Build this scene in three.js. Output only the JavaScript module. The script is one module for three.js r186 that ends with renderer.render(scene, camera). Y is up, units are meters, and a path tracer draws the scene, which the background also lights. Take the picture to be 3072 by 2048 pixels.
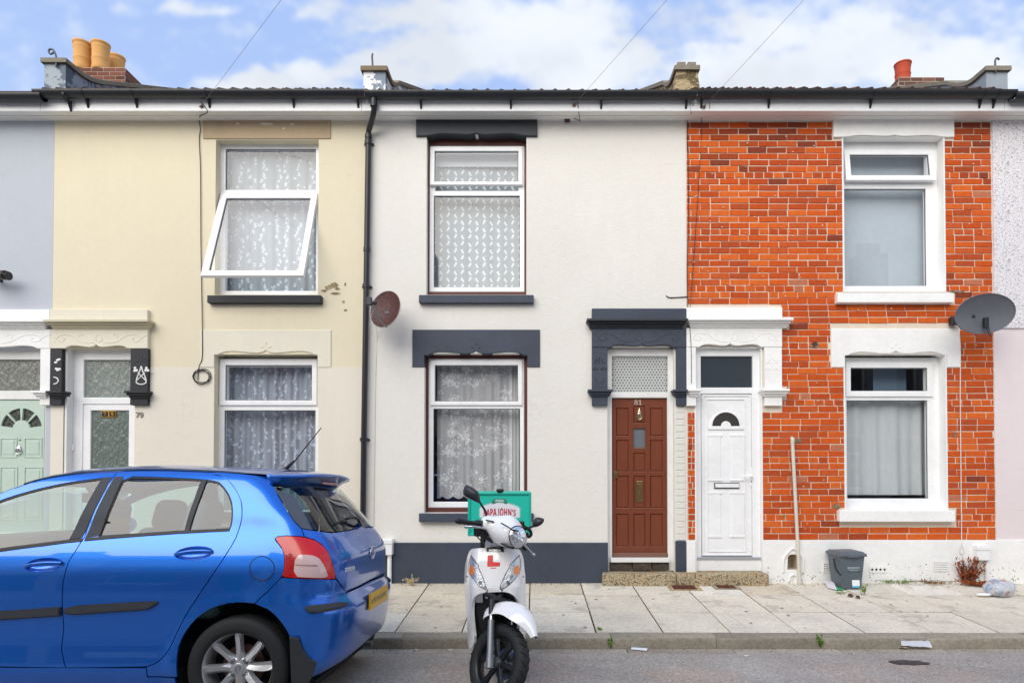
import * as THREE from 'three';
import { mergeGeometries, mergeVertices } from 'three/addons/utils/BufferGeometryUtils.js';
import { RoundedBoxGeometry } from 'three/addons/geometries/RoundedBoxGeometry.js';
import { TextGeometry } from 'three/addons/geometries/TextGeometry.js';
import { MarchingCubes } from 'three/addons/objects/MarchingCubes.js';
import { FontLoader } from 'three/addons/loaders/FontLoader.js';

// ---------------------------------------------------------------- camera, sky, sun, exposure
// Street axes: x along the terrace, y up (0 = road at the kerb), z from the house fronts (0) towards the road.
const scene = new THREE.Scene();
const FOCAL = 1950, PPX = 1602, PPY = 1376, EYE = 1.551, DIST = 7.77, PITCH = 1.0 * Math.PI / 180;
const camera = new THREE.PerspectiveCamera(2 * Math.atan(PPY / FOCAL) * 180 / Math.PI, PPX / PPY, 0.1, 600);
camera.position.set(0, EYE, DIST);
camera.rotation.x = PITCH;
camera.setViewOffset(2 * PPX, 2 * PPY, 0, 0, 3072, 2048);
camera.updateProjectionMatrix();
scene.add(camera);

const renderer = new THREE.WebGLRenderer({ antialias: true });
renderer.toneMapping = THREE.LinearToneMapping;
renderer.toneMappingExposure = 4.35;
renderer.shadowMap.enabled = true;

const SUN_DIR = new THREE.Vector3(-0.36, 0.56, 0.74).normalize();
const sun = new THREE.DirectionalLight(new THREE.Color(1.0, 0.93, 0.82), 0.82);
sun.position.copy(SUN_DIR).multiplyScalar(40);
sun.castShadow = true;
sun.shadow.radius = 110;
sun.shadow.mapSize.set(2048, 2048);
Object.assign(sun.shadow.camera, { left: -16, right: 16, top: 14, bottom: -14, near: 1, far: 90 });
scene.add(sun, sun.target);

// measured photograph point (3072 x 2048) <-> street metres, on a plane parallel to the fronts
const cp = Math.cos(PITCH), sp = Math.sin(PITCH);
function at(px, py, z = 0) {
  const a = (px - PPX) / FOCAL, b = (PPY - py) / FOCAL;
  const t = (z - DIST) / (b * sp - cp);
  return [t * a, EYE + t * (b * cp + sp)];
}
const atV = (px, py, z) => { const p = at(px, py, z); return new THREE.Vector3(p[0], p[1], z); };
function project(x, y, z) {
  const ry = y - EYE, rz = z - DIST, f = ry * sp - rz * cp, u = ry * cp + rz * sp;
  return [PPX + FOCAL * x / f, PPY - FOCAL * u / f];
}

// ---------------------------------------------------------------- random numbers and noise
function rng(seed) { let s = seed | 0; return () => { s = (s + 0x6d2b79f5) | 0; let t = Math.imul(s ^ (s >>> 15), 1 | s); t = (t + Math.imul(t ^ (t >>> 7), 61 | t)) ^ t; return ((t ^ (t >>> 14)) >>> 0) / 4294967296; }; }
const hash = (x, y, s) => { let h = Math.imul(x, 374761393) + Math.imul(y, 668265263) + Math.imul(s, 1274126177); h = Math.imul(h ^ (h >>> 13), 1274126177); return ((h ^ (h >>> 16)) >>> 0) / 4294967296; };
function vnoise(x, y, per, s) {
  const xi = Math.floor(x), yi = Math.floor(y), fx = x - xi, fy = y - yi, m = (a) => ((a % per) + per) % per;
  const u = fx * fx * (3 - 2 * fx), v = fy * fy * (3 - 2 * fy);
  const a = hash(m(xi), m(yi), s), b = hash(m(xi + 1), m(yi), s), c = hash(m(xi), m(yi + 1), s), d = hash(m(xi + 1), m(yi + 1), s);
  return a + (b - a) * u + (c - a) * v + (a - b - c + d) * u * v;
}
function fbm(x, y, per, oct, s, gain = 0.5) { let t = 0, a = 1, n = 0; for (let i = 0; i < oct; i++) { t += a * vnoise(x, y, per, s + i * 17); n += a; a *= gain; x *= 2; y *= 2; per *= 2; } return t / n; }
const clamp = (v, a = 0, b = 1) => Math.min(b, Math.max(a, v)), lerp = (a, b, t) => a + (b - a) * t, sstep = (a, b, x) => { const t = clamp((x - a) / (b - a)); return t * t * (3 - 2 * t); };

// a square texture; fn(u, v) gives [r, g, b] in 0..1 or one grey value
function tex(size, fn, { srgb = false, rep = 1, rep2 } = {}) {
  const d = new Uint8Array(size * size * 4);
  for (let j = 0; j < size; j++) for (let i = 0; i < size; i++) {
    const v = fn(i / size, j / size), k = (j * size + i) * 4, c = typeof v === 'number' ? [v, v, v] : v;
    for (let q = 0; q < 3; q++) d[k + q] = clamp(c[q]) * 255; d[k + 3] = 255;
  }
  const t = new THREE.DataTexture(d, size, size); t.wrapS = t.wrapT = THREE.RepeatWrapping;
  t.magFilter = THREE.LinearFilter; t.minFilter = THREE.LinearMipmapLinearFilter; t.generateMipmaps = true;
  if (srgb) t.colorSpace = THREE.SRGBColorSpace;
  t.repeat.set(rep, rep2 ?? rep); t.needsUpdate = true; return t;
}
function canvasTex(w, h, draw, { srgb = true, rep, rep2 } = {}) {
  const c = document.createElement('canvas'); c.width = w; c.height = h; draw(c.getContext('2d'), w, h);
  const t = new THREE.CanvasTexture(c); t.wrapS = t.wrapT = THREE.RepeatWrapping; if (srgb) t.colorSpace = THREE.SRGBColorSpace;
  if (rep) t.repeat.set(rep, rep2 ?? rep); return t;
}
const withRep = (t, r, r2) => { const c = t.clone(); c.repeat.set(r, r2 ?? r); c.needsUpdate = true; return c; };

// ---------------------------------------------------------------- the sky: blue air with cumulus, all the way round
{
  const W = 2048, H = 1024, d = new Float32Array(W * H * 4);
  // clouds seen in the photograph, as ellipses of direction (photo px of the centre, half sizes), on top of the general cover
  const blobs = [[1430, 150, 300, 95, 1], [1640, 90, 260, 130, 1], [1330, 60, 330, 70, .8], [1190, 205, 240, 60, .9], [1760, 190, 260, 110, .9], [1150, 40, 110, 36, .6],
    [960, 225, 150, 62, 1], [780, 262, 170, 46, .9], [1130, 90, 60, 26, .7], [2330, 205, 330, 90, 1], [2600, 150, 330, 120, .95], [2280, 90, 240, 62, .75], [2860, 215, 330, 110, .9],
    [2500, 60, 420, 80, .45], [2900, 70, 260, 60, .35], [600, 25, 130, 32, .65], [960, 20, 90, 34, .55], [410, 30, 70, 30, .35], [2050, 230, 130, 60, .8], [2020, 60, 120, 60, .4]];
  for (let j = 0; j < H; j++) for (let i = 0; i < W; i++) {
    const el = ((j + .5) / H - .5) * Math.PI, az = ((i + .5) / W - .5) * 2 * Math.PI;
    const y = Math.sin(el), cx = Math.cos(el) * Math.cos(az), cz = Math.cos(el) * Math.sin(az);
    const up = Math.max(y, 0), t = Math.pow(1 - up, 2.2);
    let r = lerp(.345, .68, t), g = lerp(.515, .81, t), b = lerp(.93, .99, t);
    { const lowFill = sstep(.38, .10, up); r = lerp(r, 1.22, lowFill); g = lerp(g, 1.24, lowFill); b = lerp(b, 1.27, lowFill); }  // low band of sky, out of view, brightened to light the fascia
    // cloud layer on a plane overhead, the same everywhere
    const q = 1 / (up + .22), X = cx * q * 2.6 + 40, Y = cz * q * 2.6 + 40;
    const n = fbm(X, Y, 4096, 6, 5, .55);
    let cov = sstep(.47, .66, n);
    const f = cz < -0.15 ? -cz * cp + y * sp : 0;
    if (f > 0) {
      const px = PPX + FOCAL * cx / f, py = PPY - FOCAL * (y * cp + cz * sp) / f;
      const inFrame = sstep(-500, -120, px) * (1 - sstep(3200, 3600, px)) * sstep(-620, -260, py);
      const wx = px + 130 * (fbm(px / 120, py / 80, 4096, 4, 31) - .5), wy = py + 90 * (fbm(px / 110, py / 70, 4096, 4, 77) - .5);
      let m = 0;
      for (const [bx, by, ax, ay, s] of blobs) { const e = ((wx - bx) / ax) ** 2 + ((wy - by) / ay) ** 2; m = Math.max(m, s * (1 - e * .72)); }
      const det = fbm(px / 75, py / 48, 4096, 6, 11, .58);
      cov = lerp(cov, sstep(-.08, .78, m + (det - .5) * .95), inFrame);
    }
    const sh = fbm(X * 1.9 + 9, Y * 1.9, 4096, 5, 23), lum = lerp(.84, 1.0, sstep(.3, .7, sh));
    r = lerp(r, .92 * lum, cov * .93); g = lerp(g, .965 * lum, cov * .93); b = lerp(b, 1.02 * lum, cov * .93);
    const k = (j * W + i) * 4, s = .236;
    d[k] = r * s; d[k + 1] = g * s; d[k + 2] = b * s; d[k + 3] = 1;
    if (y < -.02) { d[k] = .09; d[k + 1] = .088; d[k + 2] = .082; }
  }
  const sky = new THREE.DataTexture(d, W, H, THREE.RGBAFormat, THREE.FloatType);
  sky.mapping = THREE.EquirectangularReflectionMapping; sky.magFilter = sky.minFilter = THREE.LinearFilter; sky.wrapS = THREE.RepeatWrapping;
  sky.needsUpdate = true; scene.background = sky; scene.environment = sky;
}

// ---------------------------------------------------------------- scene helpers
const taken = new Map();
const numbered = (n) => { const k = taken.get(n) || 0; taken.set(n, k + 1); return k ? `${n}_${String(k).padStart(3, '0')}` : n; };
function shade(o) { o.traverse((m) => { if (m.isMesh) { m.castShadow = true; m.receiveShadow = true; } }); return o; }
function thing(name, label, category, group, pos) {
  const g = new THREE.Group(); g.name = numbered(name); g.userData = { label, category }; if (group) g.userData.group = group;
  if (pos) g.position.set(...pos); scene.add(g); return g;
}
function part(parent, name, geo, mat, label) {
  const m = new THREE.Mesh(geo, mat); m.name = name; m.castShadow = m.receiveShadow = true; if (label) m.userData.label = label; parent.add(m); return m;
}
function structure(name, geo, mat, label) { const m = part(scene, numbered(name), geo, mat); m.userData = { kind: 'structure', ...(label ? { label } : {}) }; return m; }
function solo(name, geo, mat, label, category, group) { const m = part(scene, numbered(name), geo, mat); m.userData = { label, category }; if (group) m.userData.group = group; settle(m); return m; }
// children were built in street metres: move the thing's origin to the middle of its base
function settle(g) {
  g.updateMatrixWorld(true);
  const b = new THREE.Box3().setFromObject(g), o = new THREE.Vector3((b.min.x + b.max.x) / 2, b.min.y, (b.min.z + b.max.z) / 2);
  if (g.isMesh) { g.geometry = g.geometry.clone(); g.geometry.translate(-o.x, -o.y, -o.z); } else for (const c of g.children) c.position.sub(o);
  g.position.add(o); return g;
}
// uv in metres from the dominant axis of each face
function uvm(g) {
  g = g.index ? g.toNonIndexed() : g;
  if (!g.attributes.normal) g.computeVertexNormals();
  const p = g.attributes.position, n = p.count, uv = new Float32Array(n * 2), A = new THREE.Vector3(), B = new THREE.Vector3(), C = new THREE.Vector3();
  for (let i = 0; i < n; i += 3) {
    A.fromBufferAttribute(p, i); B.fromBufferAttribute(p, i + 1); C.fromBufferAttribute(p, i + 2);
    const nx = Math.abs((B.y - A.y) * (C.z - A.z) - (B.z - A.z) * (C.y - A.y)), ny = Math.abs((B.z - A.z) * (C.x - A.x) - (B.x - A.x) * (C.z - A.z)), nz = Math.abs((B.x - A.x) * (C.y - A.y) - (B.y - A.y) * (C.x - A.x));
    for (let k = 0; k < 3; k++) {
      const q = i + k, x = p.getX(q), y = p.getY(q), z = p.getZ(q);
      if (nz >= nx && nz >= ny) { uv[q * 2] = x; uv[q * 2 + 1] = y; } else if (ny >= nx) { uv[q * 2] = x; uv[q * 2 + 1] = z; } else { uv[q * 2] = z; uv[q * 2 + 1] = y; }
    }
  }
  g.setAttribute('uv', new THREE.BufferAttribute(uv, 2)); return g;
}
const merge = (list) => mergeGeometries(list.map((g) => { const h = g.index ? g.toNonIndexed() : g; for (const k of Object.keys(h.attributes)) if (!['position', 'normal', 'uv'].includes(k)) h.deleteAttribute(k); if (!h.attributes.uv) h.setAttribute('uv', new THREE.BufferAttribute(new Float32Array(h.attributes.position.count * 2), 2)); if (!h.attributes.normal) h.computeVertexNormals(); return h; }));
function box(x0, y0, z0, x1, y1, z1, r = 0) {
  const w = Math.abs(x1 - x0), h = Math.abs(y1 - y0), d = Math.abs(z1 - z0);
  const g = r ? new RoundedBoxGeometry(w, h, d, 2, Math.min(r, w / 2.01, h / 2.01, d / 2.01)) : new THREE.BoxGeometry(w, h, d);
  g.translate((x0 + x1) / 2, (y0 + y1) / 2, (z0 + z1) / 2); return uvm(g);
}
// a box whose front (+z) edges are chamfered: 18 triangles
function chamferBox(w, h, d, c, jit = 0, R = Math.random) {
  const j = () => (R() - .5) * 2 * jit, X = w / 2, Y = h / 2;
  const bk = [[-X, -Y], [X, -Y], [X, Y], [-X, Y]].map(([x, y]) => [x + j(), y + j()]);
  const V = [...bk.map(([x, y]) => [x, y, -d]), ...bk.map(([x, y]) => [x, y, -c + j() * .3]), ...bk.map(([x, y]) => [x - Math.sign(x) * c, y - Math.sign(y) * c, j() * .5])];
  const P = []; const quad = (a, b, e, f) => { for (const k of [a, b, e, a, e, f]) P.push(...V[k]); };
  for (let k = 0; k < 4; k++) { const n = (k + 1) % 4; quad(k, n, 4 + n, 4 + k); quad(4 + k, 4 + n, 8 + n, 8 + k); }
  quad(8, 9, 10, 11);
  const g = new THREE.BufferGeometry(); g.setAttribute('position', new THREE.Float32BufferAttribute(P, 3)); g.computeVertexNormals(); return uvm(g);
}
const poly = (pts) => { const s = new THREE.Shape(); pts.forEach(([x, y], i) => (i ? s.lineTo(x, y) : s.moveTo(x, y))); s.closePath(); return s; };
const rectPts = (x0, y0, x1, y1) => { const [a, b] = [Math.min(x0, x1), Math.max(x0, x1)], [c, d] = [Math.min(y0, y1), Math.max(y0, y1)]; return [[a, c], [b, c], [b, d], [a, d]]; };
// a flat slab of the given outline, its front face at z, going back by depth
function slab(pts, z, depth, { holes = [], bevel = 0, seg = 2, curve = 12 } = {}) {
  const s = pts instanceof THREE.Shape ? pts : poly(pts);
  for (const h of holes) s.holes.push(poly(h));
  const e = Math.max(depth - 2 * bevel, .0004);
  const g = new THREE.ExtrudeGeometry(s, { depth: e, bevelEnabled: bevel > 0, bevelSize: bevel, bevelThickness: bevel, bevelOffset: -bevel, bevelSegments: seg, curveSegments: curve });
  g.translate(0, 0, z - e - bevel);
  return uvm(g);
}
function tube(pts, r, seg, rad = 8, closed = false) { const c = new THREE.CatmullRomCurve3(pts.map((p) => p.isVector3 ? p : new THREE.Vector3(...p)), closed, 'centripetal'); return new THREE.TubeGeometry(c, seg || Math.max(8, pts.length * 6), r, rad, closed); }
function capped(pts, r, seg, rad = 8) { const V = pts.map((p) => p.isVector3 ? p : new THREE.Vector3(...p)); const list = [tube(V, r, seg, rad)]; for (const e of [V[0], V[V.length - 1]]) { const s = new THREE.SphereGeometry(r, rad, 6); s.translate(e.x, e.y, e.z); list.push(s); } return merge(list); }
function rod(a, b, r, rad = 10, r2 = r) { const A = new THREE.Vector3(...a), B = new THREE.Vector3(...b), g = new THREE.CylinderGeometry(r2, r, A.distanceTo(B), rad); g.applyQuaternion(new THREE.Quaternion().setFromUnitVectors(new THREE.Vector3(0, 1, 0), B.clone().sub(A).normalize())); g.translate((A.x + B.x) / 2, (A.y + B.y) / 2, (A.z + B.z) / 2); return g; }
const lathe = (pts, seg = 24) => new THREE.LatheGeometry(pts.map(([x, y]) => new THREE.Vector2(x, y)), seg);
const moved = (g, x, y, z) => { g.translate(x, y, z); return g; };

// ---------------------------------------------------------------- materials
const C = (hex) => new THREE.Color(hex);
const N = {
  mottle: tex(512, (u, v) => .80 + .20 * (.6 * fbm(u * 6, v * 6, 6, 6, 3) + .4 * fbm(u * 40, v * 40, 40, 3, 8)) + .03),
  stucco: tex(512, (u, v) => fbm(u * 64, v * 64, 64, 3, 41)),
  grain: tex(256, (u, v) => fbm(u * 48, v * 48, 48, 4, 91, .7)),
  coarse: tex(256, (u, v) => fbm(u * 10, v * 10, 10, 5, 14, .6)),
};
const std = (color, o = {}) => new THREE.MeshStandardMaterial({ color: C(color), roughness: .8, ...o });
const phys = (color, o = {}) => new THREE.MeshPhysicalMaterial({ color: C(color), roughness: .5, ...o });
N.render = tex(1024, (u, v) => {   // old painted render: blotches, thin runs, a few hairline cracks
  const a = fbm(u * 4, v * 4, 4, 5, 3), b = fbm(u * 46, v * 3, 46, 3, 9), c = fbm(u * 90, v * 90, 90, 2, 8), w = u * 3 + .35 * fbm(u * 5, v * 5, 5, 4, 44), k = Math.abs(fbm(u * 3, v * 3, 3, 5, 66, .6) - .5), m = fbm(u * 9, v * 9, 9, 3, 99);
  let l = .955 + .075 * (a - .5) + .05 * (b - .5) * sstep(.4, .65, a) + .03 * (c - .5); if (k < .0022 && m > .62) l -= .05; void w; return [l, l - .004 * (1 - a), l - .012 * (1 - a)];
}, { rep: .24 });
const paintWall = (color, o = {}) => std(color, { roughness: .9, map: N.render, bumpMap: withRep(N.stucco, 1.1), bumpScale: .0016, ...o });
const M = {
  upvc: phys('#f8f9f9', { roughness: .32, map: withRep(N.mottle, .9), clearcoat: .15, clearcoatRoughness: .3 }),
  gloss: phys('#eeeeea', { roughness: .38, map: withRep(N.mottle, 1.3), bumpMap: withRep(N.grain, .7), bumpScale: .0006 }),
  trimWhite: std('#f7f7f4', { roughness: .75, map: withRep(N.mottle, .8), bumpMap: withRep(N.coarse, 1.2), bumpScale: .002 }),
  navy: std('#414a59', { roughness: .6, map: tex(512, (u, v) => { const a = fbm(u * 5, v * 5, 5, 6, 71, .62), b = fbm(u * 50, v * 50, 50, 3, 81); return .78 + .42 * (a - .42) + .14 * (b - .5); }, { rep: .6 }), bumpMap: withRep(N.coarse, 1.5), bumpScale: .0015 }),
  navyDark: std('#2b3138', { roughness: .55, map: withRep(N.mottle, .7), bumpMap: withRep(N.coarse, 1.5), bumpScale: .0015 }),
  blackTrim: std('#25272c', { roughness: .6, map: withRep(N.mottle, .9) }),
  brownTimber: std('#5a2b22', { roughness: .5, map: withRep(N.mottle, 1) }),
  blackPlastic: phys('#202327', { roughness: .38, map: withRep(N.mottle, 1.5) }),
  rubber: std('#17181a', { roughness: .75, map: withRep(N.mottle, 3) }),
  room: std('#6b665f', { roughness: .95 }),
  glass: phys('#ffffff', { roughness: .015, transmission: 1, thickness: 0, ior: 1.65, metalness: 0 }),
  chrome: phys('#d8d9da', { roughness: .12, metalness: 1 }),
  steel: phys('#8f9294', { roughness: .35, metalness: .9 }),
  wire: std('#1d1d1f', { roughness: .6 }),
  lead: std('#8d979f', { roughness: .55, metalness: .15, map: tex(512, (u, v) => { const a = fbm(u * 5, v * 5, 5, 6, 61, .62); return a > .53 ? [1, 1, 1] : a > .5 ? [.82, .84, .87] : [.55, .6, .66]; }, { srgb: true, rep: 1.6 }) }),
};
// ---------------------------------------------------------------- ground: road, channel, kerb, paving
const PAVE0 = .208, PAVES = -.0518, KERB_Z = 2.114, SLAB_Z = 1.955;
const paveY = (z) => PAVE0 + PAVES * z;
const roadY = (z) => z < 2.25 ? 0 : z > 7.45 ? 0 : .10 * (1 - ((z - 4.85) / 2.6) ** 2);
{
  const asphalt = std('#ffffff', { roughness: .92, bumpMap: tex(512, (u, v) => fbm(u * 90, v * 90, 90, 3, 7, .6), { rep: .8 }), bumpScale: .004,
    map: tex(1024, (u, v) => {
      const g = fbm(u * 220, v * 220, 220, 2, 5, .7), big = fbm(u * 7, v * 7, 7, 5, 19), st = hash(Math.floor(u * 340), Math.floor(v * 340), 3), red = sstep(.5, .72, fbm(u * 5 + 3, v * 5, 5, 4, 29));
      let l = .62 + .11 * (g - .5) * 2 + .12 * (big - .5); if (st > .985) l += .22; if (st < .012) l -= .12;
      return [l + .022 + .03 * red, l + .0, l - .03 - .012 * red];
    }, { srgb: true, rep: .34 }) });
  const P = [], n = 26, x0 = -16, x1 = 16;
  for (let k = 0; k < n; k++) for (let i = 0; i < 2; i++) {
    const za = 2.2 + (7.5 - 2.2) * k / n, zb = 2.2 + (7.5 - 2.2) * (k + 1) / n, xa = i ? 0 : x0, xb = i ? x1 : 0, ya = roadY(za), yb = roadY(zb);
    P.push(xa, ya, za, xa, yb, zb, xb, yb, zb, xa, ya, za, xb, yb, zb, xb, ya, za);
  }
  const g = new THREE.BufferGeometry(); g.setAttribute('position', new THREE.Float32BufferAttribute(P, 3)); g.computeVertexNormals();
  structure('road', uvm(g), asphalt, 'worn grey asphalt road with a cambered surface');
  structure('ground', (() => { const q = new THREE.PlaneGeometry(400, 400); q.rotateX(-Math.PI / 2); q.translate(0, -.06, 0); return uvm(q); })(), std('#6d685f', { roughness: .95 }), 'bare ground under the street');

  const R = rng(4);
  const concMap = tex(512, (u, v) => { const a = fbm(u * 5, v * 5, 5, 5, 3), b = fbm(u * 60, v * 60, 60, 3, 9, .7), s = hash(Math.floor(u * 180), Math.floor(v * 180), 6); let l = .93 + .14 * (a - .5) + .13 * (b - .5); if (s > .992) l -= .16; l -= .10 * sstep(.60, .75, fbm(u * 9, v * 9, 9, 4, 31, .6)); return [l + .012, l, l - .03 - .03 * (a - .5)]; }, { srgb: true, rep: .55 });
  const dirt = std('#7d684e', { roughness: 1, map: withRep(N.coarse, 2) });
  const bed = structure('pavement', (() => { const b = new THREE.BoxGeometry(26, .1, KERB_Z - .12); const p = b.attributes.position; for (let i = 0; i < p.count; i++) { const z = p.getZ(i) + (KERB_Z - .12) / 2; p.setZ(i, z); p.setY(i, p.getY(i) > 0 ? paveY(z) - .007 : -.02); } b.computeVertexNormals(); return uvm(b); })(), dirt, 'pavement of square pale concrete flags');
  const tones = ['#e6e2d6', '#e0dbcf', '#e9e5da', '#e2d9c7', '#d2cabb', '#efede6'].map((c) => std(c, { roughness: .93, map: concMap, bumpMap: withRep(N.grain, 1.6), bumpScale: .0012 }));
  const rows = [[SLAB_Z - .0, 1.277], [1.277, .600], [.600, .0]];
  const slabGeo = (w, dz) => { const g = chamferBox(w, dz, .05, .004, .0015, R); g.rotateX(-Math.PI / 2); return g; };
  const variants = rows.map(([a, b]) => [0, 1, 2, 3, 4, 5, 6, 7].map(() => { const g = slabGeo(.588, a - b - .017), ou = R() * 3, ov = R() * 3, q = g.attributes.uv; for (let i = 0; i < q.count; i++) q.setXY(i, q.getX(i) + ou, q.getY(i) + ov); return g; }));
  const tilt = Math.atan(PAVES);
  for (let c = -22; c < 21; c++) rows.forEach(([a, b], r) => {
    const x = .554 + .6 * c + .3, z = (a + b) / 2, cracked = r === 0 && c === 2;
    if (cracked) return;
    const t = r === 2 && c === 2 ? 5 : r === 2 && c === 3 ? 4 : r === 2 && (c === -1 || c < -4) ? 3 : c < -2 ? 3 : Math.floor(R() * 4) % 3;
    const m = part(bed, 'paving_slab', variants[r][Math.floor(R() * 8)], tones[R() < .25 ? Math.floor(R() * 6) : t]);
    m.position.set(x + (R() - .5) * .002, paveY(z) + (R() - .5) * .005, z); m.rotation.set(-tilt + (R() - .5) * .004, 0, (R() - .5) * .005);
  });
  // the cracked flag: four pieces
  { const x0 = .554 + 1.2, zf = SLAB_Z, zb = 1.277, w = .592;
    const q = (u, v) => [x0 + .004 + u * w, -(zf - .004 - v * (zf - zb - .008))];
    const ps = [[[0, 0], [.37, 0], [.30, .24], [0, .30]], [[.38, 0], [1, 0], [1, .46], [.31, .24]], [[0, .31], [.30, .25], [.24, 1], [0, 1]], [[.31, .25], [1, .47], [1, 1], [.25, 1]]];
    ps.forEach((pp) => { const g = slab(pp.map(([u, v]) => q(u, v)), 0, .04, { bevel: .004, seg: 1 }); g.rotateX(-Math.PI / 2); const p = g.attributes.position; for (let i = 0; i < p.count; i++) p.setY(i, p.getY(i) + paveY(p.getZ(i)) + .001); part(bed, 'paving_slab', uvm(g), tones[2], 'broken piece of a cracked flag'); });
  }
  // trodden gum and specks on the flags
  { const L = [], Q = rng(88); for (let k = 0; k < 170; k++) { const x = -3 + Q() * 9.6, z = .1 + Q() * 1.85, r = Q() < .6 ? .003 + Q() * .004 : .008 + Q() * .009, g = new THREE.CircleGeometry(r, 9); g.scale(1, .7 + Q() * .5, 1); g.rotateX(-Math.PI / 2); g.translate(x, 0, z); const p = g.attributes.position; for (let i = 0; i < p.count; i++) p.setY(i, paveY(p.getZ(i)) + .0052); L.push(g); } const m = part(bed, 'gum_specks', merge(L), std('#8d8679', { roughness: .9 })); m.userData.kind = 'stuff'; }
  // kerb stones and the channel blocks at their foot
  const kerbMap = tex(512, (u, v) => { const b = fbm(u * 80, v * 80, 80, 3, 9, .75), a = fbm(u * 6, v * 6, 6, 5, 13); const l = .80 + .24 * (b - .5) + .2 * (a - .5); return [l + .01, l, l - .025]; }, { srgb: true, rep: .8 });
  const kt = ['#bdb6a8', '#c6beaf', '#b3ac9f'].map((c) => std(c, { roughness: .93, map: kerbMap, bumpMap: withRep(N.grain, 2.2), bumpScale: .0025 }));
  const kerb = thing('kerb', 'weathered grey concrete kerb edging the paving', 'kerb');
  const prof = new THREE.Shape(); { const y1 = paveY(KERB_Z); prof.moveTo(0, -.05); prof.lineTo(.158, -.05); prof.lineTo(.158 - .004, y1 - .03); prof.quadraticCurveTo(.152, y1, .128, y1 + .002); prof.lineTo(0, y1 + .006); }
  const kg = new THREE.ExtrudeGeometry(prof, { depth: .904, bevelEnabled: true, bevelSize: .003, bevelThickness: .003, bevelOffset: -.003, bevelSegments: 1, curveSegments: 5 }); kg.rotateY(-Math.PI / 2); kg.translate(.452, 0, KERB_Z - .158); const kgu = uvm(kg);
  for (let k = -14; k < 14; k++) { const m = part(kerb, 'kerb_stone', kgu, kt[Math.floor(R() * 3)]); m.position.set(.673 + .912 * k + .456, (R() - .5) * .006, (R() - .5) * .006); if (k % 5 === 0) m.rotation.z = (R() - .5) * .008; }
  const chan = thing('channel', 'pale concrete drainage channel between kerb and asphalt', 'channel');
  const cg = box(-.452, -.05, KERB_Z + .006, .452, .006, KERB_Z + .15, .004);
  const ct = ['#cdc5ba', '#c2b8ad', '#d3cbc0'].map((c) => std(c, { roughness: .95, map: kerbMap, bumpMap: withRep(N.grain, 2.2), bumpScale: .002 }));
  for (let k = -14; k < 14; k++) { const m = part(chan, 'channel_block', cg, ct[Math.floor(R() * 3)]); m.position.set(.80 + .912 * k + .456, (R() - .5) * .004, 0); }
  shade(kerb); settle(kerb); settle(chan);
  // far side of the street
  structure('opposite_pavement', box(-16, -.03, 7.46, 16, .11, 10.75), tones[1], 'paving along the far side of the street');
}
// ---------------------------------------------------------------- the terrace
const FZ = -.12;                                                     // window frames stand this far behind the wall face
const R2 = (r, z = 0) => { const a = at(r[0], r[1], z), b = at(r[2], r[3], z); return [a[0], b[1], b[0], a[1]]; };   // measured rectangle -> [x0, y0, x1, y1] in metres
const SOFFIT = at(1500, 363, 0)[1], WALLTOP = SOFFIT + .03, FASCIA_Z = .23;
const EDGE = { grey: at(-1120, 800)[0], a: at(157, 800)[0], b: at(1097, 900)[0], c: at(2060, 900)[0], d: at(2982, 1000)[0], end: at(3960, 800)[0] };
const HH = {};
const LOWHOLES = [[2360, 1662, 2394, 1708], [2801, 1684, 2844, 1711], [2610, 1701, 2661, 1715], [2471, 1688, 2498, 1715]];   // boot scraper recess and three air bricks
const GRP = 'terraced houses in a row';
function house(key, name, label, x0, x1, wallMat, openings, split) {
  const h = thing(name, label, 'house', GRP); HH[key] = h;
  const hl = openings.map((o) => rectPts(...o));
  const wy0 = .1;
  const pts = rectPts(x0 + .001, wy0, x1 - .001, WALLTOP);
  if (split === undefined) part(h, 'wall', slab(pts, 0, .24, { holes: hl.map((p) => p) }), wallMat);
  // rooms behind the openings
  const back = -3.2, mid = 3.05;
  const inner = [box(x0 + .02, wy0, back, x1 - .02, WALLTOP, back - .1), box(x0 + .01, wy0, back, x0 + .06, WALLTOP, -.241), box(x1 - .06, wy0, back, x1 - .01, WALLTOP, -.241), box(x0 + .06, mid, back, x1 - .06, mid + .2, -.242), box(x0 + .06, WALLTOP - .1, back, x1 - .06, WALLTOP - .01, -.242), box(x0 + .06, wy0, back, x1 - .06, wy0 + .2, -.242)];
  part(h, 'interior', merge(inner), M.room);
  // eaves
  const soffit = part(h, 'soffit', merge([box(x0, SOFFIT, .002, x1, SOFFIT + .02, .112), box(x0, SOFFIT + .003, .115, x1, SOFFIT + .02, FASCIA_Z - .02)]), M.gloss);
  void soffit;
  part(h, 'fascia_board', box(x0 + .002, SOFFIT - .004, FASCIA_Z - .02, x1 - .002, SOFFIT + .2, FASCIA_Z, .003), M.upvc);
  return h;
}
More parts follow.
